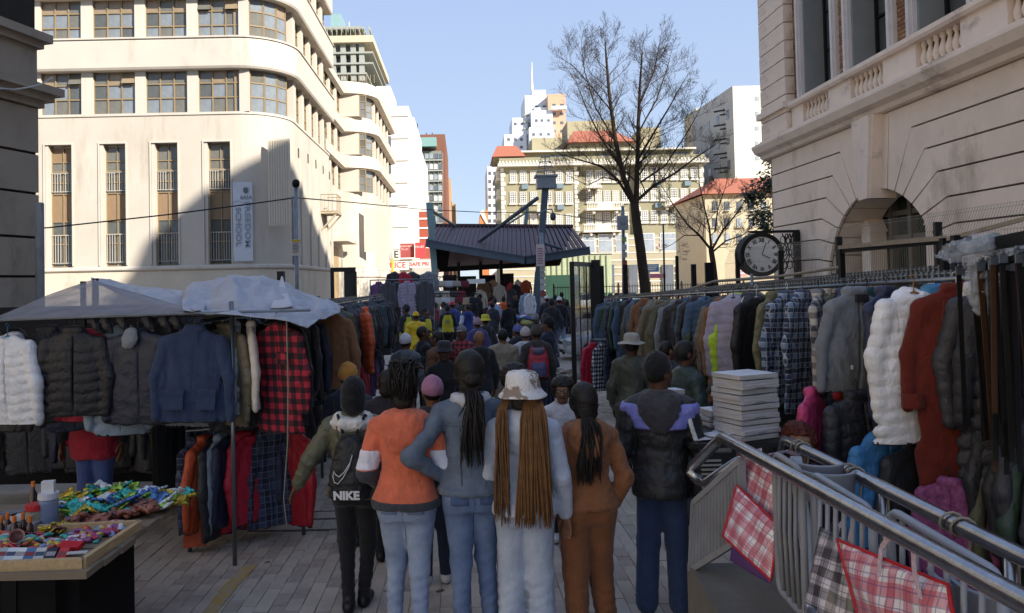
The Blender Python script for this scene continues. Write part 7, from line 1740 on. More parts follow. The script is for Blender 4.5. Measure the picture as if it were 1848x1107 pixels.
def tail(n, x0, xw, z0, z1, seed, rad=.0055, y0=-.105, yb=-.135, spread=1.0, m_=HAIR, zvar=.1, wave=.012, roots=None):
 rr = random.Random(seed); mb = MB()
 for i in range(n):
  u = rr.uniform(-1, 1); x = x0 + u * xw; ze = z1 + rr.uniform(0, zvar) * (1 if rr.random() < .8 else 2.2); yy = yb - rr.uniform(0, .04)
  rx = x0 + u * xw * .5; pts = [(rx * .8, y0 + .03, z0 + .05), (rx, y0 - .01, z0)]
  for k in range(1, 9):
   t = k / 8; pts.append((x0 + u * xw * (spread * (.6 + .4 * t)) + wave * math.sin(5 * t + u * 7), yy - .02 * math.sin(t * 3), z0 + (ze - z0) * t))
  mb.tube(pts, [rad] * 8 + [rad * .8, rad * .4], 4, cap=False)
 return mb
c = part_on(o3, 'braids', tail(85, .0, .065, 1.50, 1.06, 4, .0055, spread=1.1, zvar=.16), HAIR, True, 'stuff')
cornrows(o3, hm)
bun = smesh('bun', [dict(prims=[ell((0, -.095, .14), (.055, .045, .05))], fold=(.005, 80, 1))], .008, [HAIR]); c = link('hair_tie', bun, o3); c.matrix_local = hm
# 4 ---- white bucket hat, long brown braids
sp = dict(h=.0125, hem=.86, thick=.014, sw=.148, top='hoodie', hw=1.05, arms=[((-.22, -.0, 1.09), (-.20, .1, .90)), ((.232, -.05, 1.08), (.25, -.0, .86))], lr=(.098, .08, .084), legs=[((-.088, .03, .47), (-.095, -.01, .09)), ((.086, .02, .47), (.10, -.02, .09))], lfold=(.005, 16, 4), fold=(.009, 13, 11), seed=11, hide=(1, 0), wrinkle=1, thumb=(-.5, .6, 0))
HAT = mat('hat_patchy', '#d8d5d2', .95, 0, 1, 9, .9, 60, hex2='#8f7f70')
hn = HAT.node_tree.nodes; [setattr(n.color_ramp.elements[0], 'position', .53) or setattr(n.color_ramp.elements[1], 'position', .56) for n in hn if n.type == 'VALTORGB']
o4, hm, k4 = person('woman in a white and brown patched fluffy bucket hat with very long brown braids', 946, 4.6, 671, -9, 'bucket', sp, dict(top=cloth('#b4bac6'), legs=JEANP, skin=SK[1], shoe=mat('shoe_white', '#bdbdbd', .7)), ['scalp', 'bucket'], [HAIR, HAT])
BRN = mat('braid_brown', '#7f5a33', .6, 0, .35, 14, .8, 160, .3, hex2='#5f4024')
kid(o4, 'hat').scale = (1.12, 1.12, 1.08); kid(o4, 'hat').location.z -= .05
mb = tail(150, .075, .115, 1.53, .80, 5, .0062, y0=-.10, yb=-.15, spread=1.0, zvar=.10, wave=.006); mb2 = tail(60, -.115, .05, 1.50, .80, 6, .006, y0=-.09, yb=-.14, spread=1.0, zvar=.14, wave=.006)
part_on(o4, 'braids', mb, BRN, True, 'stuff'); part_on(o4, 'braids', mb2, BRN, True, 'stuff')
# 5 ---- brown tracksuit
sp = dict(h=.0125, hem=.90, thick=.014, sw=.148, top='hoodie', hw=1.12, arms=[((-.23, -.02, 1.09), (-.2, .1, .92)), ((.255, -.06, 1.09), (.205, .01, .90))], lr=(.104, .084, .076), legs=[((-.08, .01, .47), (-.085, -.04, .09)), ((.11, .07, .48), (.14, .04, .09))], fold=(.010, 13, 14), seed=14, hide=(1, 1), wrinkle=1)
TRK = cloth('#8a5a3a', bump=.5); TRK2 = cloth('#7d4f32', bump=.5)
o5, hm, k5 = person('woman in a brown tracksuit with a long black braided ponytail', 1056, 4.72, 692, 10, 'brown', sp, dict(top=TRK, legs=TRK2, shoe=BLACKP), 'scalp')
cornrows(o5, hm); hood(o5, TRK, 4)
part_on(o5, 'braids', tail(90, -.015, .075, 1.50, 1.06, 7, .0052, spread=1.15, zvar=.14), HAIR, True, 'stuff')
# 6 ---- man in black puffer with blue yoke
def mf6(c, g_, m):
 hd = ((c[:, 0] / .135) ** 2 + ((c[:, 2] - 1.38) / .14) ** 2 < 1) & (c[:, 1] < -.06)
 return np.where((g_ == 0) & (hd | (c[:, 2] >= 1.42)), 9, m)
sp = dict(h=.0125, hem=.80, thick=.024, sw=.165, top='hoodie', fem=False, arms=[((-.26, -.03, 1.09), (-.23, .17, 1.0)), ((.255, .04, 1.10), (.21, .30, 1.06))], lr=(.098, .08, .078), ar=.06, legs=[((-.10, .03, .47), (-.12, -.02, .09)), ((.10, .03, .47), (.11, 0, .09))], fold=(.008, 20, 17), seed=17, puff=(.11, .009), hyaw=R(-38), mf=mf6)
o6, hm, k6 = person('man in a black padded jacket with violet blue yoke, black beanie and navy trousers', 1192, 5.05, 640, -14, 'puffer', sp, dict(top=nylon('#232326'), legs=NAVYP, trim=nylon('#777bc2'), extra=cloth('#3a3a3f'), skin=SK[2], shoe=mat('shoe_dark', '#2a2522', .6)), ['crop', 'beanie'], [HAIR, cloth('#17171a')])
o6.scale.x *= .93; hood(o6, cloth('#3a3a3f'), 6, .15)
shell(o6, sp, 0, 1.235, 1.40, nylon('#777bc2'), 'yoke', .010, 3)
shell(o6, sp, 1, 1.08, 1.42, nylon('#d6d9df'), 'sleeve_stripe', .008, extra=lambda D, X, Y, Z: np.maximum(np.maximum(D, np.abs(X - (.19 + (1.345 - Z) * .29)) - .017), Y - .0))
pp = smesh('paper_bundle', [dict(prims=[ell((0, 0, 0), (.09, .07, .03))], fold=(.012, 30, 3))], .01, [mat('paper_white', '#cfcfcf', .8, 0, .15, 20)])
tag(link('paper_bundle', pp, None, at(1262, 812, 5.25), (0, R(20), R(20))), 'crumpled white papers held by the man in the black padded jacket', 'papers')
# ------------------------------------------------------------------ the rest of the crowd
AD = [((-.245, -.03, 1.09), (-.25, .04, .87)), ((.245, -.03, 1.09), (.25, .04, .87))]
AF = [((-.245, .0, 1.10), (-.14, .22, 1.06)), ((.245, .0, 1.10), (.14, .22, 1.06))]
AW = [((-.25, .08, 1.10), (-.24, .2, .92)), ((.25, -.12, 1.10), (.26, -.12, .87))]
AT_ = [((-.25, .05, 1.12), (-.10, .2, 1.25)), ((.245, -.03, 1.09), (.25, .04, .87))]
LS = None
LWK = [((-.09, .16, .50), (-.09, .20, .085)), ((.09, -.04, .48), (.09, -.28, .14))]
SPS = dict(jd=dict(arms=AD, thick=.02, fem=False, hood=True), jf=dict(arms=AF, thick=.02, fem=False), jw=dict(arms=AW, legs=LWK, thick=.02, fem=False), cd_=dict(arms=AD, thick=.024, hem=.52, flare=.02), cf=dict(arms=AF, thick=.03, hem=.6, fold=(.012, 24, 4)), jt=dict(arms=AT_, thick=.012, fem=False), ft=dict(arms=AD, thick=.004), fh=dict(arms=AF, thick=.016, top='hoodie'))
for k, v in SPS.items(): v['h'] = .019; v['hem'] = v.get('hem', .84); v['seed'] = len(k) * 3 + ord(k[0])
def crowd(label, px, d, ytop, rz, key, top, legs, hair='short', hairm=None, skin=0, extra=0.0, **mm):
 m_ = dict(top=top, legs=legs, skin=SK[skin]); m_.update(mm)
 return person(label, px, d, ytop, rz, key, SPS[key], m_, hair, hairm, extra)
VEST = mat('hi_vis', '#b8ae2c', .7, 0, .12, 6); YELJ = nylon('#d6b41f')
def vest(o, me_key):  # sleeveless hi-vis over the jacket
 v = HR.get('vest') or smesh('vest', [dict(prims=[prf([(.88, .2, .175, 0, -.016), (1.0, .178, .158, 0, -.008), (1.22, .172, .158, 0, .0), (1.38, .14, .125), (1.41, .12, .11)], pw=2.8)], fold=(.006, 20, 2), post=lambda D, X, Y, Z: np.maximum(D, -np.maximum(np.abs(X) * 0 + .05 - np.abs(X), -.3) * 0 - 1))], .02, [VEST]); HR['vest'] = v
 link('hi_vis_vest', v, o)
crowd('person in a mauve knitted beanie between the orange hoodie and denim jacket', 782, 5.7, 682, 10, 'fh', cloth('#2c2a2e'), cloth('#232a3d'), ['crop', 'beanie'], [HAIR, cloth('#a0708a')], 1, shoe=mat('shoe_white', '#bdbdbd', .7))
crowd('woman with an afro and glasses in a white jacket facing the camera', 1016, 6.6, 680, 172, 'jd', cloth('#c4c2c6'), BLK, 'afro', None, 1, .03, shoe=mat('shoe_white', '#bdbdbd', .7))
gl_ = [x for x in col.objects if x.get('label', '').startswith('woman with an afro')][0]
link('glasses', MB().tube([(-.055, .11, 1.605), (-.01, .115, 1.605), (-.01, .115, 1.585), (-.055, .11, 1.585), (-.055, .11, 1.605)], .003, 4).tube([(.055, .11, 1.605), (.01, .115, 1.605), (.01, .115, 1.585), (.055, .11, 1.585), (.055, .11, 1.605)], .003, 4).tube([(-.055, .11, 1.6), (-.08, 0, 1.6)], .003, 4).tube([(.055, .11, 1.6), (.08, 0, 1.6)], .003, 4).data('glasses', BLACKP), gl_)
crowd('person with big dark hair just behind the white bucket hat', 930, 6.2, 655, 0, 'jd', cloth('#33343a'), BLK, 'afro', None, 0, .03)
crowd('person in a mustard beanie behind the black beanie', 630, 6.6, 658, -10, 'fh', cloth('#2b2e3b'), BLK, ['crop', 'beanie'], [HAIR, cloth('#b07a35')], 1)
crowd('person with fur hood and mustard scarf beside the orange hoodie', 700, 6.2, 668, 0, 'cd_', cloth('#26242a'), BLK, 'scalp', None, 0)
crowd('man in a black bucket hat and black shirt facing the camera', 803, 9.2, 619, 178, 'ft', cloth('#222224'), BLK, ['crop', 'bucket'], [HAIR, cloth('#2f2f33')], 2)
crowd('bald man in a black jacket looking aside', 866, 10.6, 597, 20, 'jd', cloth('#242429'), BLK, None, None, 1)
crowd('woman in a long beige coat with short black hair', 908, 11.6, 594, 5, 'cf', cloth('#8a8070'), BLK, 'short', None, 1)
crowd('woman in a grey knitted hat and white top', 949, 12.2, 592, -8, 'jd', cloth('#b9bac2'), NAVYP, ['crop', 'beanie'], [HAIR, cloth('#b3aaa6')], 1)
ob, hmb, kb = crowd('person in a dark beanie wearing a red and purple backpack', 969, 11.4, 588, 0, 'jd', cloth('#3a3734'), cloth('#262c42'), ['crop', 'beanie'], [HAIR, cloth('#453f3b')], 0)
rb = smesh('rucksack', [dict(prims=[prf([(.93, .15, .085, 0, -.22), (1.05, .165, .1, 0, -.22), (1.25, .15, .09, 0, -.21), (1.38, .11, .06, 0, -.19)], pw=2.6)], fold=(.008, 20, 3)), dict(prims=[prf([(.95, .11, .04, 0, -.32), (1.08, .12, .045, 0, -.32), (1.16, .1, .03, 0, -.31)], pw=2.6)]), dict(prims=[ell((0, -.26, 1.33), (.09, .06, .06))])], .014, [nylon('#a3303f'), nylon('#4a4a70'), nylon('#4d5468')])
o_ = link('backpack', rb, None, ob.location, ob.rotation_euler, ob.scale); tag(o_, 'red and purple backpack on the person in the dark beanie', 'backpack')
for s in (-1, 1): part_on(o_, 'strap', MB().tube([(s * .07, -.17, 1.36), (s * .10, -.06, 1.46), (s * .13, .12, 1.36), (s * .15, .1, 1.1), (s * .16, -.14, 1.0)], .02, 6), nylon('#4a4a70'), True)
part_on(ob, 'pompom', MB().lathe([(0, -.035), (.03, -.02), (.036, 0), (.03, .02), (0, .035)], (0, -.01, 1.76), 12), cloth('#2a2522'), True)
crowd('man in a navy jacket beside the red backpack', 990, 13.2, 574, 60, 'jf', cloth('#232a3c'), cloth('#1f2433'), ['crop', 'beanie'], [HAIR, cloth('#17171a')], 0)
crowd('person in a white knitted cap and grey jacket near the left rail', 733, 10.8, 604, -15, 'jd', cloth('#5a5d63'), BLK, ['crop', 'beanie'], [HAIR, cloth('#bdbdc2')], 0)
crowd('man in a black suit leaning to talk', 764, 11.8, 589, -70, 'jf', cloth('#1c1c21'), BLK, 'crop', None, 2)
crowd('person in a brown fur coat', 790, 11.0, 598, 60, 'cf', mat('fur_brown', '#6b4d38', .95, 0, .4, 40, 1, 70), BLK, 'short', None, 0)
crowd('man in a red checked shirt and grey cap', 834, 12.4, 588, 160, 'jt', plaid('plaid_wine', '#9a3a42', '#6b2a33', '#3a1d24', 12), BLK, ['crop', 'cap'], [HAIR, cloth('#6f7075')], 0)
crowd('person in a purple jacket and striped pink hat', 862, 16.0, 575, 10, 'jd', cloth('#4a4579'), BLK, ['crop', 'beanie'], [HAIR, cloth('#9a7f8a')], 0)
crowd('person in a yellow bucket hat and dark jacket', 876, 17.0, 570, 20, 'jd', cloth('#34353a'), BLK, ['crop', 'bucket'], [HAIR, cloth('#c9bb3a')], 0)
yj, _, _ = crowd('person in a bright yellow jacket and yellow cap', 751, 19.0, 563, 10, 'cf', YELJ, BLK, ['crop', 'cap'], [HAIR, cloth('#d6b41f')], 0)
part_on(yj, 'back_print', MB().tube([(.10 * math.cos(a), -.19, .82 + .055 * math.sin(a)) for a in [k * .4 for k in range(17)]], .008, 5), BLK)
for (px, d, yt, rz, lab) in ((733, 21, 551, 60, 'person in a yellow hi-vis vest and black hat below the display jackets'), (768, 21.5, 556, -120, 'person in a yellow vest behind the yellow jacket'), (808, 24, 551, 0, 'person in a yellow hi-vis vest with back print seen from behind'), (985, 18.5, 567, 5, 'person in a yellow vest walking right of the shelter column')):
 v_, _, _ = crowd(lab, px, d, yt, rz, 'jf', cloth('#26262b'), BLK, ['crop', 'beanie'], [HAIR, cloth('#2a2a2e')], 0); vest(v_, 'jf')
 if px == 808: bp_ = part_on(v_, 'back_print', MB().lathe([(0, .004), (.07, .003), (.072, 0)], n=16), mat('print_grey', '#8d8a5a', .7)); bp_.location = (0, -.17, 1.2); bp_.rotation_euler = (R(90), 0, 0)
crowd('person in a blue jacket and red cap beside the vest wearer', 816, 26, 545, 10, 'jd', cloth('#3a4a86'), BLK, ['crop', 'cap'], [HAIR, cloth('#b02c3a')], 1)
crowd('person in a blue and white sports jacket', 844, 25, 549, 30, 'fh', cloth('#2b3a75'), BLK, 'crop', None, 1, sleeve=cloth('#b9bcc8'))
crowd('man in a dark grey suit standing by the trolley', 889, 27, 545, -30, 'jf', cloth('#33343a'), cloth('#303137'), 'short', None, 0)
crowd('person in a long black coat beside the market table', 918, 27.5, 545, 20, 'cd_', cloth('#1c1c20'), BLK, 'short', None, 0)
crowd('person in a black jacket and grey cap before the column', 966, 17.5, 567, 10, 'jd', cloth('#2a2a2e'), BLK, ['crop', 'beanie'], [HAIR, cloth('#75787d')], 0)
crowd('person in a dark knitted hat looking at the ground goods', 934, 14.2, 588, 40, 'jd', cloth('#262a33'), BLK, ['crop', 'beanie'], [HAIR, cloth('#5a6296')], 0)
crowd('person in red top under the market shelter', 889, 34, 533, -60, 'fh', cloth('#8a2430'), BLK, 'short', None, 0)
crowd('person in an orange jacket under the shelter', 909, 33, 535, 10, 'fh', cloth('#c85a2a'), BLK, 'short', None, 0)
crowd('person in white and blue shirt under the shelter', 893, 31, 538, 20, 'jf', cloth('#8fa0c0'), BLK, 'short', None, 0)
for i, (px, d, yt, k, c_, lg, lab) in enumerate(((850, 34, 534, 'jd', '#2c2a2c', '#6b5436', 'in tan trousers'), (840, 37, 532, 'jf', '#3a3638', '#222226', 'in charcoal'), (866, 37, 531, 'cd_', '#262428', '#222226', 'in a long dark coat'), (878, 40, 529, 'jd', '#4a2c2c', '#222226', 'in maroon'), (826, 33, 540, 'jd', '#3d3f48', '#222226', 'in slate grey'), (800, 31, 545, 'jf', '#55565c', '#222226', 'in mid grey'), (786, 30, 546, 'jd', '#6b2730', '#222226', 'in dark red beside the left column'), (930, 37, 531, 'jf', '#2b2b30', '#2f3540', 'near the folded clothes'), (943, 40, 529, 'jd', '#5c5a58', '#222226', 'in pale grey'), (858, 44, 527, 'jf', '#35333a', '#222226', 'in deep shade'))):
 crowd('dark dressed person under the shelter ' + lab, px, d, yt, rc.choice([0, 40, -60, 150, 90]), k, cloth(c_), cloth(lg), rc.choice(['short', 'crop', ['crop', 'beanie']]), [HAIR, cloth('#33333a')], i % 3)
for i, (px, d, yt, c_, lg, hr, hc, lab) in enumerate(((996, 24, 540, '#2a2a30', '#5a6270', ['crop', 'beanie'], '#1d1d20', 'in a black jacket with a small rucksack'), (1010, 25, 536, '#1f1f24', '#7888a0', ['crop', 'cap'], '#c9c9cc', 'in a white cap and pale jeans'), (1023, 26, 541, '#3a4048', '#2a2d33', 'short', None, 'in grey beside the gate'), (1002, 32, 532, '#4a3a33', '#2a2d33', 'short', None, 'in brown far off'), (1014, 36, 528, '#5a2b2b', '#2a2d33', 'short', None, 'in dark red far off'), (988, 30, 534, '#2f2f35', '#2a2d33', ['crop', 'cap'], '#b9b9bc', 'in black close to the slim pole'))):
 crowd('person walking away right of the shelter column, ' + lab, px, d, yt, rc.uniform(-10, 10), 'jw', cloth(c_), cloth(lg), hr, [HAIR, cloth(hc or '#222222')], i % 3)
for i, (px, d, yt) in enumerate(((1102, 27, 531), (1113, 27.5, 529))): crowd('seated looking dark figure by the railings, %s of two' % ('left' if i == 0 else 'right'), px, d, yt, 60, 'jf', cloth('#1f1f24'), BLK, 'short', None, 0)
sf_, _, _ = crowd('man in a brimmed pale hat and long olive hooded coat', 1142, 8.6, 606, -25, 'cd_', nylon('#3d4038'), BLK, ['crop', 'brim'], [HAIR, cloth('#9a968c')], 2)
crowd('person with cropped hair behind the dark green jacket', 1205, 8.6, 616, -60, 'jd', cloth('#2a3238'), BLK, 'crop', None, 1)
crowd('man in a dark green padded jacket looking at his phone', 1240, 7.0, 616, -75, 'jf', nylon('#2c3b38'), cloth('#26323b'), 'short', None, 2)
tag(link('phone', MB().box(-.035, .035, -.005, .005, -.07, .07).data('phone', BLACKP), None, at(1283, 698, 6.95), (R(-35), 0, R(-75))), 'black phone held by the man in the dark green jacket', 'phone')
# person inside the left stall, head hidden by the jackets
SPS['lt'] = dict(SPS['ft'], hem=.72, thick=.014)
crowd('person in a dark red shirt and blue jeans behind the hanging jackets', 172, 6.75, 610, 180, 'lt', cloth('#a02838'), cloth('#4a5a8c'), 'short', None, 0, sleeve=BLK)
# stall keeper stooping low at the right: only reddish hair shows above the rails
spc = dict(h=.016, hem=.7, thick=.02, arms=AF, legs=[((-.16, .38, .52), (-.15, .05, .085)), ((.16, .38, .52), (.15, .05, .085))], seed=4)
me_, hm_c = body_mesh('crouch', spc)
oc = link('person', me_, None, (gx(1458, 4.75, .8), 4.85, zg(4.8) - .42), (0, 0, R(160)), (.97,) * 3); tag(oc, 'person with reddish brown hair stooping behind the steel rails', 'person')
setmats(oc, [SK[1], cloth('#232327'), cloth('#232327'), BLK, BLACKP, BLK])
hc = smesh('auburn_hair', [dict(prims=[ell((0, -.02, .19), (.11, .125, .125)), ell((0, -.07, .08), (.10, .07, .12))], k=.05, fold=(.014, 45, 3), post=lambda D, X, Y, Z: np.maximum(D, np.minimum(Y - .05, .235 - Z)))], .009, [mat('hair_auburn', '#5a2418', .6, 0, .3, 30, .9, 80, hex2='#3a1810')]); c = link('hair', hc, oc); c.matrix_local = hm_c
# ================================================================== tarpaulin over the left stall
TARP = mat('tarp_grey', '#a6a9b2', .6, 0, .15, 2.5, .25, 14, .3, creases=3.2, dirt=('#767b88', 2.2, .58, (1, 1, 1)))
def loft(name, curves, m_, parent, nx=120, ny=26, wr=.02, seed=3, thick=.004):
 """sheet through several px/py/depth curves, with creases"""
 C3 = []
 for cv in curves:
  P = np.array([list(at(*p)) for p in cv]); s_ = np.r_[0, np.cumsum(np.linalg.norm(np.diff(P[:, [0, 2]], axis=0), axis=1))]; s_ /= s_[-1]
  C3.append(np.stack([np.interp(np.linspace(0, 1, nx), s_, P[:, i]) for i in range(3)], 1))
 C3 = np.array(C3); t = np.linspace(0, 1, len(C3)); rows = []
 for v in np.linspace(0, 1, ny): rows.append(np.stack([[np.interp(v, t, C3[:, i, k]) for k in range(3)] for i in range(nx)]))
 A = np.array(rows); X, Y, Z = A[..., 0], A[..., 1], A[..., 2]
 w_ = wob(X, Y * 1.2, Z, 5, seed) * wr - np.abs(wob(X, Y * 1.5, Z, 7, seed + 1)) * wr * 1.5 - np.abs(wob(X * 1.3, Y, Z, 15, seed + 2)) * wr * .6 + wr * .5
 A[..., 2] += w_ * np.sin(np.linspace(0, 1, ny) * math.pi * .9 + .15)[:, None]; A[..., 1] -= w_ * .5
 f = [(j * nx + i, j * nx + i + 1, (j + 1) * nx + i + 1, (j + 1) * nx + i) for j in range(ny - 1) for i in range(nx - 1)]
 off = np.array(parent.location) if parent else 0
 o = link(name, mesh_data(name, (A.reshape(-1, 3) - off).tolist(), f, m_, None, True), parent)
 so_ = o.modifiers.new('thickness', 'SOLIDIFY'); so_.thickness = thick
 return o
tp = empty('tarpaulin', (at(300, 570, 6.5).x, 6.5, 0), 'grey white tarpaulin draped over the left clothes stall', 'tarpaulin')
loft('sheet', [[(330, 560, 5.95), (400, 567, 5.95), (470, 573, 5.95), (520, 580, 5.95), (556, 592, 6.0), (575, 575, 6.2), (612, 566, 6.6)],
               [(330, 553, 6.3), (380, 552, 6.3), (440, 553, 6.3), (490, 556, 6.3), (540, 552, 6.35), (580, 553, 6.5), (615, 558, 6.9)],
               [(330, 530, 7.2), (365, 508, 7.2), (410, 500, 7.2), (445, 506, 7.2), (470, 498, 7.2), (500, 503, 7.2), (545, 525, 7.2), (612, 552, 7.4)],
               [(330, 527, 8.2), (370, 512, 8.2), (420, 500, 8.2), (470, 503, 8.2), (520, 518, 8.2), (620, 554, 8.2)]], TARP, tp, wr=.06)
loft('sheet', [[(165, 506, 7.3), (210, 528, 6.9), (260, 545, 6.5), (310, 556, 6.1), (356, 560, 5.95)], [(165, 503, 7.6), (220, 516, 7.4), (280, 527, 7.2), (340, 535, 7.0), (380, 545, 6.6)], [(165, 503, 8.6), (230, 512, 8.4), (300, 522, 8.2), (390, 528, 8.0)]], TARP, tp, 70, 14, .04, 8)
loft('mesh_panel', [[(-80, 590, 6.0), (0, 577, 6.0), (90, 574, 6.0), (200, 570, 6.0), (350, 563, 6.0)], [(-80, 585, 6.6), (0, 570, 6.6), (80, 535, 6.8), (165, 505, 7.2), (350, 559, 6.1)]], clear('sheer_mesh', '#8d8c92', .62, .7), tp, 60, 8, .012, 5, .001)
loft('flap', [[(488, 556, 6.25), (500, 528, 6.9), (508, 500, 7.1)], [(530, 553, 6.3), (518, 525, 6.9), (510, 500, 7.1)]], mat('tarp_pale', '#b9bac2', .6, 0, .08, 3, .2, 14), tp, 14, 6, .008, 9)
MB().tube([at(-60, 580, 6.05), at(330, 566, 6.0), at(560, 560, 6.1)], .012, 6).build('edge_pole', STEEL_G, tp)
for px, yt, d in ((172, 503, 7.4), (150, 508, 8.4)): q = at(px, yt, d); MB().bar((q.x, q.y, zg(d)), q, .045, .045).build('upright', STEEL_D, tp)
# ================================================================== sweet table
WOOD = mat('table_wood', '#7f7261', .8, 0, .25, 5, .35, 30, .25, stretch=(1, 7, 7), dirt=('#4d4236', 3, .58, (1, 4, 1))); WOODP = mat('tray_wood', '#b29a74', .75, 0, .2, 6, .3, 30, stretch=(7, 1, 7))
TZ = .76
def T(px, py, up=0.0): return at(px, py, (CAMZ - TZ) * FPX / (py - 512 - (838 - px) * .021))
tb = empty('sweet_table', (-3.0, 4.5, 0), 'low wooden table of sweets and cigarettes at the left front', 'table')
xe = T(158, 1028).x; y0, y1 = T(158, 1030).y, T(336, 903).y
for i in range(7):
 a = y0 + (y1 - y0) * i / 7; piece('plank', -5.2, xe + .01 * (i % 3), a + .003, y0 + (y1 - y0) * (i + 1) / 7 - .003, TZ - .035, TZ - .004 * (i % 2), WOOD, tb)
for (x, y) in ((xe - .6, y0 + .4), (xe - .5, y1 - .15), (-3.6, y0 + .15), (-3.6, y1 - .15)): MB().box(x - .04, x + .04, y - .04, y + .04, 0, TZ - .035).build('leg', STEEL_D, tb)
MB().box(-5.2, xe - .35, y0 + .45, y0 + .37, .02, TZ - .04).box(xe - .26, xe - .35, y0 + .45, y1 - .1, .02, TZ - .04).build('table_shade', mat('table_shade_black', '#141315', .95, 0, .2, 3), tb)  # black panels added: the shade under the table put into their colour
# two tray frames on the table
def frame_side(a, b, nm='tray_side'): tag_ = MB().bar(Vector((a.x, a.y, TZ + .025)), Vector((b.x, b.y, TZ + .025)), .03, .05).build(nm, WOODP, tr); return tag_
tr = empty('wooden_tray', (T(120, 985).x, T(120, 985).y, TZ), 'shallow wooden tray of small sweets on the table', 'tray')
A, B, C2, D2_ = T(150, 1022), T(252, 953), T(70, 962), T(-60, 1030)
for a, b in ((A, B), (B, C2), (D2_, A)): frame_side(a, b)
rs = random.Random(31)
def foil(seed, L_=.07, W_=.045, t=.016): return smesh('packet_%d' % seed, [dict(prims=[ell((0, 0, 0), (L_, W_, t)), cap((-L_ * 1.05, -W_ * .8, 0), (-L_ * 1.05, W_ * .8, 0), .006, .006), cap((L_ * 1.05, -W_ * .8, 0), (L_ * 1.05, W_ * .8, 0), .006, .006)], k=.02, fold=(.007, 60, seed))], .0085, [DEFM])
FO = [foil(i) for i in range(4)]; SW = [foil(10 + i, .026, .018, .013) for i in range(3)]
def foilm(h): return mat('foil_' + h, '#' + h, .22, .55, .5, 18, .5, 25, .6)
FM = {'teal': foilm('3aa79a'), 'green': foilm('7fa33a'), 'gold': foilm('b8a038'), 'silver': foilm('c4cad2'), 'blue': foilm('4a6fa8'), 'white': mat('packet_white', '#c9c9c6', .35, 0, .3, 30), 'plum': foilm('7a3a52')}
for i in range(95):
 v = rs.random(); px = 112 + v * 222; lo_ = 935 - (px - 112) * .13; hi_ = 878 + abs(px - 200) * .06; py = hi_ + (lo_ - hi_) * rs.random() ** .9
 k = rs.choice(['teal', 'teal', 'green', 'gold', 'silver', 'blue', 'white'] if px < 250 else ['teal', 'silver', 'white', 'gold', 'green', 'blue'])
 p = T(px, min(py + 12, 948)); o = link('snack_packet', FO[i % 4], None, (p.x, p.y, TZ + .02 + .10 * rs.random() * (1 - abs(px - 215) / 160)), (rs.uniform(-.7, .7), rs.uniform(-.7, .7), rs.uniform(0, 6)), (rs.uniform(.6, 1.05),) * 3)
 tag(o, '%s foil snack packet in the %s of the pile behind the brown sweets' % ({'green': 'lime green'}.get(k, k), 'left end' if px < 165 else 'middle' if px < 235 else 'right end'), 'packet', 'snack packets on the sweet table'); setmats(o, [FM[k]])
BRS = [mat('sweet_brown_%d' % i, h, .3, 0, .4, 40, .4, 60, .6) for i, h in enumerate(('#8a5140', '#7a4636', '#6b3c48', '#95604a'))]
for i in range(110):
 u = rs.random(); px = 128 + u * 158; py = 955 - u * 22 - rs.random() * 26; p = T(px, py)
 o = link('wrapped_sweet', SW[i % 3], None, (p.x, p.y, TZ + .015 + .05 * rs.random()), (rs.uniform(-.6, .6), rs.uniform(-.6, .6), rs.uniform(0, 6)), (1.1,) * 3); tag(o, 'brown wrapped sweet in the heap between foil packets and tray', 'sweet', 'brown sweets'); setmats(o, [rs.choice(BRS)])
CND = [mat('candy_' + h, '#' + h, .3, .1, .3, 40, .3, 60, .6) for h in ('b02a48', '3a9a94', 'c9c6c8', '8a4a80', 'c2b040', '7f8fb5', 'b85a3c', 'd3a0b0')]
for i in range(150):
 px = -10 + rs.random() * 230; f = rs.random(); py = 1000 - max(0, px - 120) * .42 - f * (30 - max(0, px - 160) * .3) - max(0, 60 - px) * .1
 p = T(px, py); o = link('small_sweet', SW[i % 3], None, (p.x, p.y, TZ + .012 + .02 * rs.random()), (rs.uniform(-.5, .5), rs.uniform(-.5, .5), rs.uniform(0, 6)), (.8,) * 3); tag(o, 'small bright wrapped sweet lying in the wooden tray', 'sweet', 'sweets in the tray'); setmats(o, [rs.choice(CND)])
for i, (px, h, lab) in enumerate(((4, '8f98a0', 'grey'), (20, 'b9c4cc', 'pale blue and white'), (37, 'c6cacc', 'white'), (54, '3f6a94', 'blue'), (72, 'b5b2b0', 'white and maroon'), (92, '26283a', 'black'), (113, 'a8303c', 'red'))):
 p = T(px, 1012); e = empty('cigarette_box', (p.x, p.y, TZ + .03), '%s cigarette box in the front row of the tray' % lab, 'box', 'cigarette boxes', R(rs.uniform(-4, 4)))
 link('carton', MB().box(-.026, .026, -.044, .044, -.012, .012).data('carton', mat('carton_' + h, '#' + h, .4, 0, .08, 30)), e, (0, 0, 0), (R(38), 0, 0)); link('print_band', MB().box(-.024, .024, -.012, .012, .0125, .0135).data('band', mat('band_muted_%d' % (i % 3), ('#7a3a42', '#3c4a66', '#8d8d92')[i % 3], .5)), e, (0, .006, .004), (R(38), 0, 0))
p = T(140, 1014); tag(link('lighter_card', MB().box(-.05, .05, -.012, .012, -.004, .004).data('card', mat('card_white', '#b9bcc2', .4)), None, (p.x, p.y, TZ + .055), (0, 0, R(8))), 'flat white card at the tray corner', 'card')
p = T(128, 1000); tag(link('red_carton', MB().box(-.06, .06, -.03, .03, -.012, .012).data('rc', mat('carton_red', '#b3202e', .4)), None, (p.x, p.y, TZ + .05), (R(15), 0, R(-8))), 'bright red flat carton behind the red cigarette box', 'carton')
OCAP = mat('cap_orange', '#d0702a', .45); GLS = mat('bottle_dark', '#3a211a', .15, 0, .2, 8, spec=.7); 
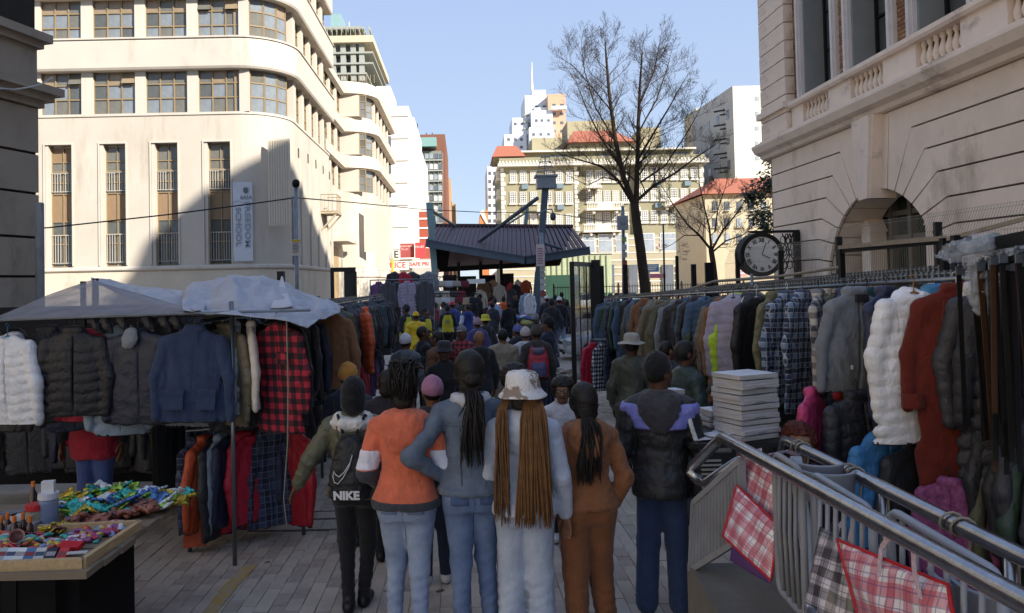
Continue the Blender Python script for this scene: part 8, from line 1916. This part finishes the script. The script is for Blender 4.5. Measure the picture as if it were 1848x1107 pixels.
def bottle(px, py, r, h, cap_, body, lab, neck=.4, lid=None):
 p = T(px, py); e = empty('bottle', (p.x, p.y, TZ), lab, 'bottle' if neck < .8 else 'jar')
 link('body', MB().lathe([(0, 0), (r, 0), (r * 1.02, .01), (r, h * .68), (r * neck * 1.1, h * .86), (r * neck, h), (0, h)], n=18).data('bottle', body, True), e)
 link('cap', MB().lathe([(0, h + .03), (r * neck * 1.12, h + .03), (r * neck * 1.15, h - .004), (0, h - .004)], n=16).data('cap', cap_), e); return e
bottle(60, 925, .026, .17, OCAP, GLS, 'tall dark bottle with orange cap on the sweet table')
bottle(65, 950, .052, .11, mat('lid_red', '#b1262c', .4), clear('jar_clear', '#a8a08a', .6, .1), 'clear jar with red lid below the tall bottle', .97)
e = bottle(88, 948, .055, .17, mat('lid_white', '#c3c6cc', .5), clear('jar_blue', '#7f93b5', .75, .15), 'blue tinted plastic jar with white lid', .95)
link('box_on_lid', MB().box(-.035, .035, -.02, .02, 0, .07).data('box', mat('box_white', '#c9cacc', .5)), e, (0, 0, .2), (0, 0, R(10)))
for i, px in enumerate((2, 14, 26, 42, 54)): bottle(px, 966 - (i % 2) * 6, .02, .085, OCAP, GLS, 'small dark bottle with orange cap, %s in the row' % ordn(i), .5)
for i, (px, py, h) in enumerate(((8, 925, '5a5d64'), (25, 918, '6d7077'), (40, 925, 'b5b7bb'), (12, 940, '9ea0a6'), (48, 938, '8c8e94'))):
 p = T(px, py + 18); tag(link('carton_box', MB().box(-.07, .07, -.035, .035, 0, .05).data('cb', mat('cb_' + h, '#' + h, .5, 0, .1, 20)), None, (p.x, p.y, TZ), (0, 0, R(rs.uniform(-15, 15)))), '%s small carton behind the little bottles' % ordn(i), 'carton')
for i in range(12):
 p = T(62 + i * 6, 972 - i * 1.6); o = link('gold_packet', FO[i % 4], None, (p.x, p.y, TZ + .03), (rs.uniform(-.6, .6), rs.uniform(-.6, .6), rs.uniform(0, 6)), (.7,) * 3); tag(o, 'gold foil packet lying beside the tray edge', 'packet', 'gold packets by the tray'); setmats(o, [FM['gold'] if i % 3 else FM['plum']])
p = T(30, 985); tag(link('paper_cup', MB().lathe([(0, 0), (.03, 0), (.04, .09), (.038, .09), (.028, .004)], n=18).data('cup', mat('cup_paper', '#c6b8ad', .6, 0, .3, 25, hex2='#a8464a'), True), None, (p.x, p.y, TZ + .05), (R(70), 0, R(30))), 'printed paper cup lying on its side among the sweets', 'cup')
# ================================================================== steel handrails, parapet and crates at the right front
CHR = mat('stainless', '#8f9298', .22, .9, .25, 12, .1, 40, .5, rvar=.08)
CONC = mat('parapet_concrete', '#6d6962', .9, 0, .2, 3, .4, 60, dirt=('#44413c', 2, .55, (1, 1, 1)))
P0, P1 = at(1304, 790, 4.25), at(1862, 1094, 1.75); P2 = P1 + (P1 - P0) * .35
Q0, Q1 = at(1418, 795, 4.4), at(1866, 1016, 2.35); Q2 = Q1 + (Q1 - Q0) * .5
hr = empty('handrail', (P0.x, P0.y, 0), 'polished steel stair handrails running towards the camera at the right', 'handrail')
MB().tube([at(1345, 826, 3.95), at(1276, 872, 4.3), at(1262, 868, 4.38), at(1246, 852, 4.42), at(1250, 842, 4.42), at(1290, 802, 4.3), P0, P0.lerp(P1, .04), P1, P2], .03, 16).build('near_rail', CHR, hr, True)
MB().tube([Q0 + Vector((0, .1, -.15)), Q0, Q0.lerp(Q1, .04), Q1, Q2], .03, 16).build('far_rail', CHR, hr, True)
for t in (.1, .55, .95): q = Q0.lerp(Q1, t); MB().tube([(q.x, q.y, 0), q], .022, 10).build('post', CHR, hr, True)
ROPE = mat('rope', '#8f897c', .9, 0, .2, 30)
for t in (.12, .42, .82):
 q = Q0.lerp(Q1, t); MB().tube([q + Vector((.036 * math.cos(a), .01 * a - .03, .036 * math.sin(a))) for a in [k * .6 for k in range(22)]], .005, 5).tube([q + Vector((.03, 0, -.03)), q + Vector((.02, 0, -.12)), q + Vector((.05, .02, -.22))], .005, 5).build('rope_tie', ROPE, hr, True)
px_ = Vector((P1 - P0)); px_.z = 0; px_.normalize(); sd_ = Vector((-px_.y, px_.x, 0))
if sd_.x < 0: sd_ = -sd_
pb = MB(); a = Vector((P0.x - .18, P0.y + .12, 0)); b = a + px_ * 4.2
pb.prism([a, b, b + sd_ * .9, a + sd_ * .9][::-1], (0, 0, -.1), (0, 0, .58))
o = pb.build('parapet', CONC); tag(o, 'low dark concrete parapet under the steel handrails', 'parapet')
PLW = mat('plastic_white', '#8f959f', .5, 0, .12, 5, .1, 20, .4, dirt=('#70726f', 4, .6, (1, 1, 1))); PLG = mat('plastic_grey', '#83858a', .55, 0, .15, 5, dirt=('#6c6c6c', 4, .57, (1, 1, .4)))
cr_ = empty('slatted_crate', (at(1290, 1000, 4.1).x, 4.1, .58), 'grey slatted plastic crate side standing on the parapet', 'crate')
c00, c01, c10, c11 = at(1247, 1030, 4.32), at(1252, 908, 4.32), at(1345, 968, 3.85), at(1338, 830, 3.85)
fr = MB()
for u, v in ((c00, c10), (c01, c11), (c00, c01), (c10, c11)): fr.bar(u, v, .025, .03)
fr.build('rim', PLG, cr_)
for i in range(15):
 t = (i + .7) / 15.5; MB().bar(c00.lerp(c10, t), c01.lerp(c11, t), .012, .028, (0, 1, 0)).build('slat', PLG, cr_)
def rframe(name, label, c, ux, uz, w_, h_, nsl, m_):
 e = empty(name, c, label, 'chair'); ux, uz = Vector(ux).normalized(), Vector((0, 0, 1)); pts = []
 for (sx, sz, a0) in ((1, 1, 0), (-1, 1, 90), (-1, -1, 180), (1, -1, 270)):
  for k in range(5): a = R(a0 + k * 22.5); pts.append(ux * (sx * (w_ - .06) + .06 * math.cos(a)) + uz * (sz * (h_ - .06) + .06 * math.sin(a)))
 link('frame', MB().tube(pts + [pts[0]], .015, 8).data('frame', m_, True), e)
 for i in range(nsl): x = -w_ + 2 * w_ * (i + 1) / (nsl + 1); link('slat', MB().tube([ux * x - uz * h_, ux * x - uz * h_ * .0 + px_.cross(Vector((0, 0, 1))) * .01, ux * x + uz * h_], .009, 6).data('slat', m_, True), e)
 return e
rframe('plastic_chair', 'white plastic chair back under the near handrail, behind the first red bag', at(1425, 960, 3.35), px_, 0, .16, .30, 4, PLG)
rframe('plastic_chair', 'white plastic chair back hanging behind the black checked bag', at(1520, 1010, 2.95), px_, 0, .26, .26, 6, PLW)
rframe('plastic_chair', 'white plastic chair back behind the large red bag', at(1700, 1130, 2.35), px_, 0, .3, .26, 6, PLW)
o = MB().bar(at(1435, 830, 3.7), at(1470, 1090, 3.3), .05, .07).build('plastic_post', PLW); tag(o, 'upright white plastic post under the near handrail', 'post')
for i, (px, py, d, r_) in enumerate(((1475, 855, 3.6, .10), (1490, 870, 3.5, .11), (1790, 1075, 2.5, .16), (1835, 1090, 2.4, .16))):
 c = at(px, py, d); mb = MB()
 mb.sweep([(c.x + r_ * math.cos(a), c.y + r_ * math.sin(a)) for a in [R(150 + k * 14) for k in range(14)]], [(.006, c.z - .07), (.012, c.z + .05), (.02, c.z + .06), (0, c.z + .06), (-.006, c.z - .07)]); o = mb.build('chair_shell', PLW, None, True); tag(o, 'curved white plastic chair shell between the rails, %s from the book stack' % ordn(i), 'chair')
# laminated checked bags
PB = dict(red=plaid('bag_red', '#ddd8da', '#cc949d', '#be6670', 13, .35, gloss=True, line=('#54487c', 2.7, .6), th=.48), black=plaid('bag_black', '#c0bcc2', '#7f7b84', '#3a383f', 14, .35, gloss=True, line=('#2c2834', 2.7, .6), th=.48), purple=mat('bag_purple', '#5d3f78', .5, 0, .1, 6))
def bag(label, q4, k, th=.02, strap=None, trim=None):
 q = [at(*c) for c in q4]; o_ = q[3].copy(); X = (q[2] - q[3]).normalized(); Zv = (q[0] - q[3]); Zv = (Zv - X * Zv.dot(X)).normalized(); Yv = Zv.cross(X)
 M = Matrix(((X.x, Yv.x, Zv.x, o_.x), (X.y, Yv.y, Zv.y, o_.y), (X.z, Yv.z, Zv.z, o_.z), (0, 0, 0, 1))); Mi = M.inverted(); L4 = [Mi @ p for p in q]; n = 12; vs = []; fs = []
 for side in (-1, 1):
  for j in range(n + 1):
   for i in range(n + 1):
    u, v = i / n, j / n; p = L4[3].lerp(L4[2], u).lerp(L4[0].lerp(L4[1], u), v); b_ = (math.sin(u * math.pi) * math.sin(v * math.pi)) ** .5
    vs.append((p.x, p.y + side * (th * b_ + .002) + .008 * math.sin(u * 9 + v * 5) * b_, p.z))
 N1 = (n + 1) ** 2
 for s in range(2):
  for j in range(n):
   for i in range(n): a = s * N1 + j * (n + 1) + i; f = (a, a + 1, a + n + 2, a + n + 1); fs.append(f if s == 0 else f[::-1])
 rim = [i for i in range(n + 1)] + [j * (n + 1) + n for j in range(1, n + 1)] + [n * (n + 1) + i for i in range(n - 1, -1, -1)] + [j * (n + 1) for j in range(n - 1, 0, -1)]
 for i in range(len(rim)): a, b = rim[i], rim[(i + 1) % len(rim)]; fs.append((b, a, a + N1, b + N1))
 e = link('checked_bag', mesh_data('bag', vs, fs, PB[k], None, True)); e.matrix_world = M; tag(e, label, 'bag')
 if trim: e2 = MB(); ed = [Vector(vs[i]) for i in rim]; link('piping', e2.tube(ed + [ed[0]], .006, 5).data('piping', trim, True), e)
 for pts in strap or (): link('strap', MB().sweep([(0, 0), (1, 0)], P_(0, 0, .01, .001)).data('x', WHT) if False else (lambda mb: ([mb.bar(Mi @ at(*pts[i]), Mi @ at(*pts[i + 1]), .018, .003, (0, 1, 0)) for i in range(len(pts) - 1)], mb)[1])(MB()).data('strap', mat('strap_lilac', '#b9a9b8', .7, 0, .25, 60)), e)
 return e
TRD = mat('trim_red', '#b01f2a', .4)
bag('red checked laminated bag hanging uppermost on the handrail', [(1338, 796, 4.0), (1404, 846, 3.7), (1398, 958, 3.65), (1326, 900, 3.95)], 'red', .02, [[(1352, 828, 3.9), (1362, 815, 3.92), (1375, 812, 3.9)], [(1365, 845, 3.85), (1385, 822, 3.8), (1420, 815, 3.9), (1445, 822, 4.1)]], TRD)
bag('red checked laminated bag folded below the uppermost one', [(1330, 876, 3.85), (1406, 950, 3.55), (1392, 1048, 3.5), (1305, 968, 3.8)], 'red', .018, None, TRD)
bag('plain purple bag peeping out under the red checked ones', [(1325, 950, 3.9), (1390, 1000, 3.6), (1390, 1055, 3.55), (1318, 1012, 3.9)], 'purple', .012)
bag('black and white checked bag hanging below the handrail', [(1480, 950, 3.1), (1545, 985, 2.9), (1545, 1160, 2.8), (1448, 1115, 3.0)], 'black', .02, [[(1505, 990, 3.0), (1512, 952, 3.0), (1525, 940, 3.0)], [(1530, 1000, 2.95), (1538, 955, 2.95), (1540, 950, 2.95)]])
bag('large red checked bag with white straps at the bottom right', [(1512, 974, 2.75), (1712, 1056, 2.25), (1735, 1180, 2.15), (1552, 1120, 2.6)], 'red', .03, [[(1585, 1050, 2.5), (1590, 990, 2.5), (1605, 968, 2.45), (1640, 965, 2.45), (1690, 975, 2.6), (1708, 985, 2.7)], [(1665, 1095, 2.3), (1650, 1030, 2.32), (1648, 995, 2.33), (1665, 985, 2.35), (1705, 985, 2.6)]], TRD)
bag('small white checked bag corner at the lower edge', [(1455, 1090, 3.0), (1530, 1120, 2.85), (1530, 1180, 2.8), (1440, 1160, 2.95)], 'black', .015)
# ================================================================== stacks of magazines
MG = mat('magazine_pages', '#b9b6b4', .7, 0, .3, 3, .6, 10, .3, stretch=(1, 1, 60)); MGT = mat('magazine_cover', '#c9ccd6', .3, 0, .15, 6)
def magstack(px, py0, py1, d, n, w_, l_, lab, rz0):
 zb, zt_ = at(px, py0, d).z, at(px, py1, d).z; x = at(px, (py0 + py1) / 2, d).x; h = (zt_ - zb) / n
 for i in range(n):
  mb = MB(); nx = 6; sag = .006 * math.sin(i * 2.1); t = h * .86
  for j in range(nx):
   u0, u1 = -w_ + 2 * w_ * j / nx, -w_ + 2 * w_ * (j + 1) / nx; za, zc = sag * math.cos(u0 * 8), sag * math.cos(u1 * 8)
   v = [(u0, -l_, za), (u1, -l_, zc), (u1, l_, zc), (u0, l_, za), (u0, -l_, za + t), (u1, -l_, zc + t), (u1, l_, zc + t), (u0, l_, za + t)]
   mb.add(v, [(3, 2, 1, 0), (0, 1, 5, 4), (2, 3, 7, 6)] + ([(3, 0, 4, 7)] if j == 0 else []) + ([(1, 2, 6, 5)] if j == nx - 1 else [])); mb.add(v[4:], [(0, 1, 2, 3)], 1)
  o = link('magazine_bundle', mb.data('bundle', [MG, MGT]), None, (x + rs.uniform(-.012, .012), d + .15 + rs.uniform(-.012, .012), zb + i * h), (0, 0, R(rz0 + rs.uniform(-3, 3))))
  tag(o, 'white magazine bundle in the %s, %s from the bottom' % (lab, ordn(i)), 'magazines', lab)
  link('spine_band', MB().box(-w_ * .3, w_ * .2, -l_ - .002, -l_, h * .3, h * .55).data('band', mat('band_grey2', '#8d8b90', .6)), o) if i % 3 == 1 else None
magstack(1360, 795, 676, 4.9, 13, .155, .13, 'tall stack on the stand', 24)
magstack(1296, 788, 742, 5.3, 6, .05, .09, 'small stack beside the tall one', 10)
magstack(1226, 745, 705, 6.2, 4, .05, .07, 'bundle before the green jacket', 20)
ns = empty('news_stand', (at(1340, 800, 4.9).x, 5.05, 0), 'low black stand under the magazine stacks', 'stand'); zt_ = at(1350, 796, 4.9).z
MB().box(ns.location.x - .35, ns.location.x + .3, 4.85, 5.45, zt_ - .03, zt_ - .002).build('top', BLACKP, ns)
for dx in (-.3, .25):
 for dy in (4.9, 5.4): piece('leg', ns.location.x + dx - .02, ns.location.x + dx + .02, dy - .02, dy + .02, 0, zt_ - .03, BLACKP, ns)
x = at(1290, 812, 4.9).x; W = MB().box(x - .16, x + .1, 4.8, 4.82, zt_ - .33, zt_ - .05).build('poster', mat('poster_black', '#1c1c1e', .6), ns)
for i in range(8): piece('text_line', x - .12, x + rs.uniform(0, .07), 4.79, 4.801, zt_ - .1 - i * .027, zt_ - .088 - i * .027, mat('ink_pale', '#8a8a88', .7), W)
for i in range(6):
 p = at(1270 + i * 6, 800 - i * 1.5, 5.0); tag(link('loose_paper', MB().box(-.06, .06, -.08, .08, 0, .004).data('lp', MGT), None, (p.x, p.y, zt_ + .004 + i * .005), (R(rs.uniform(-6, 6)), R(rs.uniform(-6, 6)), R(rs.uniform(-30, 30)))), 'loose white paper sheet left of the magazine stack, %s from the bottom' % ordn(i), 'paper')
# ================================================================== goods under the shelter
def hb_mesh(w_, h_): return smesh('hbag%g' % w_, [dict(prims=[prf([(-h_ - .12, w_, .06), (-h_ * .5 - .12, w_ * .95, .055), (-.12, w_ * .8, .035)], pw=3)], fold=(.006, 20, 3))], .022, [DEFM])
HBS = [hb_mesh(.17, .24), hb_mesh(.2, .2)]; hnd = MB().tube([(-.1, 0, -.13), (-.08, 0, -.03), (0, 0, .02), (.08, 0, -.03), (.1, 0, -.13)], .01, 5).data('handle', BLACKP)
bcols = ['#8a2a38', '#b3aca0', '#b9b9bc', '#9a958c', '#6b2a34', '#a3927a', '#2a2a2e', '#8d8a86', '#b0a48c', '#4a4448', '#7a3038']
rows_ = ((506, 34, (776, 797, 812, 822, 838)), (524, 33.5, (778, 788, 793, 806, 820, 832)), (536, 33, (778, 790, 803, 817, 829, 843, 856)))
cnt_ = 0
for (py, d, pxs) in rows_:
 A, B = at(pxs[0] - 5, py - 6, d), at(pxs[-1] + 8, py - 6, d)
 o = MB().tube([A, B], .02, 5).build('bag_rail', STEEL_D); tag(o, 'dark rail carrying handbags under the shelter, %s of three' % {506: 'upper', 524: 'middle', 536: 'lower'}[py], 'rail')
 for px in pxs:
  h_ = bcols[cnt_ % 11]; p = at(px, py - 5, d); o = link('handbag', HBS[cnt_ % 2], None, (p.x, d, p.z), (0, 0, R(rs.uniform(-15, 15))), (1.25,) * 3); setmats(o, [cloth(h_)]); link('handle', hnd, o)
  tag(o, '%s handbag hanging in the %s row under the shelter, %s from the left' % ({'#8a2a38': 'red', '#6b2a34': 'dark red', '#7a3038': 'wine', '#2a2a2e': 'black', '#4a4448': 'charcoal'}.get(h_, 'pale'), {506: 'upper', 524: 'middle', 536: 'lower'}[py], ordn(pxs.index(px))), 'handbag', 'handbags under the shelter'); cnt_ += 1
p = at(859, 508, 34); tag(MB().box(p.x - .4, p.x + .4, 34, 34.15, p.z - .1, p.z + .1).build('light_box', mat('box_bright', '#e6e4da', .6, 0, 0)), 'white box hanging under the shelter roof', 'box')
LUMP = [smesh('lump_%d' % i, [dict(prims=[ell((0, 0, 0), (.22, .17, .07)), ell((.06, .03, .03), (.13, .12, .06))], k=.06, fold=(.025, 17, i))], .028, [DEFM]) for i in range(4)]
hcols = ['#6b5f8a', '#3a8a7a', '#b9b3b0', '#b0486a', '#38487a', '#8a8a52', '#c9a04a', '#2f2f36', '#a83848', '#5a7fae', '#7a6a5a', '#3f3a48']
def heap(n, px0, px1, d0, d1, z0, z1, lab, grp):
 for i in range(n):
  d = rs.uniform(d0, d1); x = gx(rs.uniform(px0, px1), d, z0); o = link('folded_garment', LUMP[i % 4], None, (x, d, zg(d) + z0 + rs.random() ** 2 * (z1 - z0)), (rs.uniform(-.3, .3), rs.uniform(-.3, .3), rs.uniform(0, 6)), (rs.uniform(.8, 1.3),) * 3)
  setmats(o, [cloth(rs.choice(hcols))]); tag(o, lab, 'garment', grp)
def table(px0, px1, d, z, lab, depth=1.2):
 x0, x1 = gx(px0, d, z), gx(px1, d, z); e = empty('market_table', ((x0 + x1) / 2, d, zg(d)), lab, 'table'); zz = zg(d)
 MB().box(x0, x1, d, d + depth, zz + z - .05, zz + z).build('top', mat('table_pale', '#8d8a82', .7), e)
 for x in (x0 + .05, x1 - .1): piece('leg', x, x + .05, d + .05, d + .1, zz, zz + z - .05, STEEL_D, e); piece('leg', x, x + .05, d + depth - .1, d + depth - .05, zz, zz + z - .05, STEEL_D, e)
table(918, 962, 29, .8, 'market table of folded clothes right of the man in grey'); heap(22, 920, 960, 29.1, 30, .86, 1.15, 'colourful folded garment on the market table by the column', 'clothes on the right market table')
table(800, 850, 31, .6, 'market table of clothes behind the yellow vest'); heap(20, 802, 848, 31.1, 32, .66, .95, 'folded garment on the table behind the yellow vest wearer', 'clothes on the left market table')
heap(26, 770, 830, 24.5, 27, .08, .45, 'garment in the heap on the ground near the yellow vests', 'clothes heap on the ground'); heap(12, 800, 850, 22, 24, .05, .15, 'dark shoe or cloth lying on the street by the heap', 'goods lying on the street'); heap(9, 870, 905, 20.5, 22, .05, .2, 'green cloth bundle on the street past the beige coat', 'bundles on the street')
o = MB().box(gx(936, 28.5), gx(951, 28.5), 28.4, 28.9, -.26, .1).build('red_crate', mat('crate_red', '#a02a34', .6)); tag(o, 'red plastic crate under the right market table', 'crate')
tw = empty('goods_trolley', (gx(903, 25), 25, zg(25)), 'wire trolley loaded with pale bundles before the man in grey', 'trolley'); xx = gx(903, 25)
MB().box(xx - .6, xx + .6, 24.8, 25.6, .0, .06).build('deck', STEEL_G, tw); MB().tube([(xx - .6, 24.8, 0), (xx - .6, 24.8, .75), (xx - .6, 25.6, .75), (xx - .6, 25.6, 0)], .025, 6).build('handle', PLW, tw)
for sx in (-.5, .5):
 for sy in (24.85, 25.5): MB().lathe([(0, -.03), (.09, -.03), (.1, 0), (.09, .03), (0, .03)], (xx + sx, sy, zg(25) + .1), 12).build('wheel', BLACKP, tw)
heap(6, 893, 912, 24.9, 25.5, .4, .6, 'pale bundle on the wire trolley', 'bundles on the trolley')
for i in range(16):
 px = 865 + rs.random() * 95; d = rs.uniform(38, 47); k = rs.choice(['black', 'crimson', 'brown', 'orange', 'cream', 'tan', 'dgrey'])
 hang('garment', '%s garment hanging deep under the shelter' % {'crimson': 'red', 'brown': 'brown', 'dgrey': 'dark grey'}.get(k, k), 'garment', 'garments deep under the shelter', gmesh('shirt', i % 4, .72), (at(px, 505, d).x, d, 2.1 + rs.uniform(-.3, .3)), R(rs.uniform(-40, 40)), K[k], 0, 1.15)
for i, (px, d) in enumerate(((950, 31), (956, 30.5), (958, 31.5))): hang('garment', '%s garment hanging by the slanted column, %s from the left' % (('pale blue', 'white', 'green')[i], ordn(i)), 'garment', None, gmesh('shirt', i, .72), (at(px, 530, d).x, d, 1.7), R(20 * i), [K['sage'], K['white'], K['green']][i])

# scattered street litter, too small to count
lt2 = MB()
for i in range(90):
 d = rs.uniform(5.2, 13); x = rs.uniform(-1.7, 2.2); s_ = rs.uniform(.006, .03) if i > 14 else rs.uniform(.02, .05); a = rs.uniform(0, 3)
 lt2.obox((x, d, zg(d) + .006), Vector((math.cos(a), math.sin(a), .1)) * s_, Vector((-math.sin(a), math.cos(a), 0)) * s_ * .6, Vector((0, 0, .003)), rs.randint(0, 4))
tag(lt2.build('street_litter', RUB), 'small scraps of paper and butts scattered on the paving', 'litter', kind='stuff')
p = at(1101, 757, 2.17 * FPX / 254); tag(link('paper_scrap', MB().box(-.05, .05, -.04, .04, 0, .004).data('scrap', MGT), None, (p.x, p.y, zg(p.y) + .004), (0, 0, R(20))), 'white paper scrap on the paving left of the brimmed hat', 'paper')
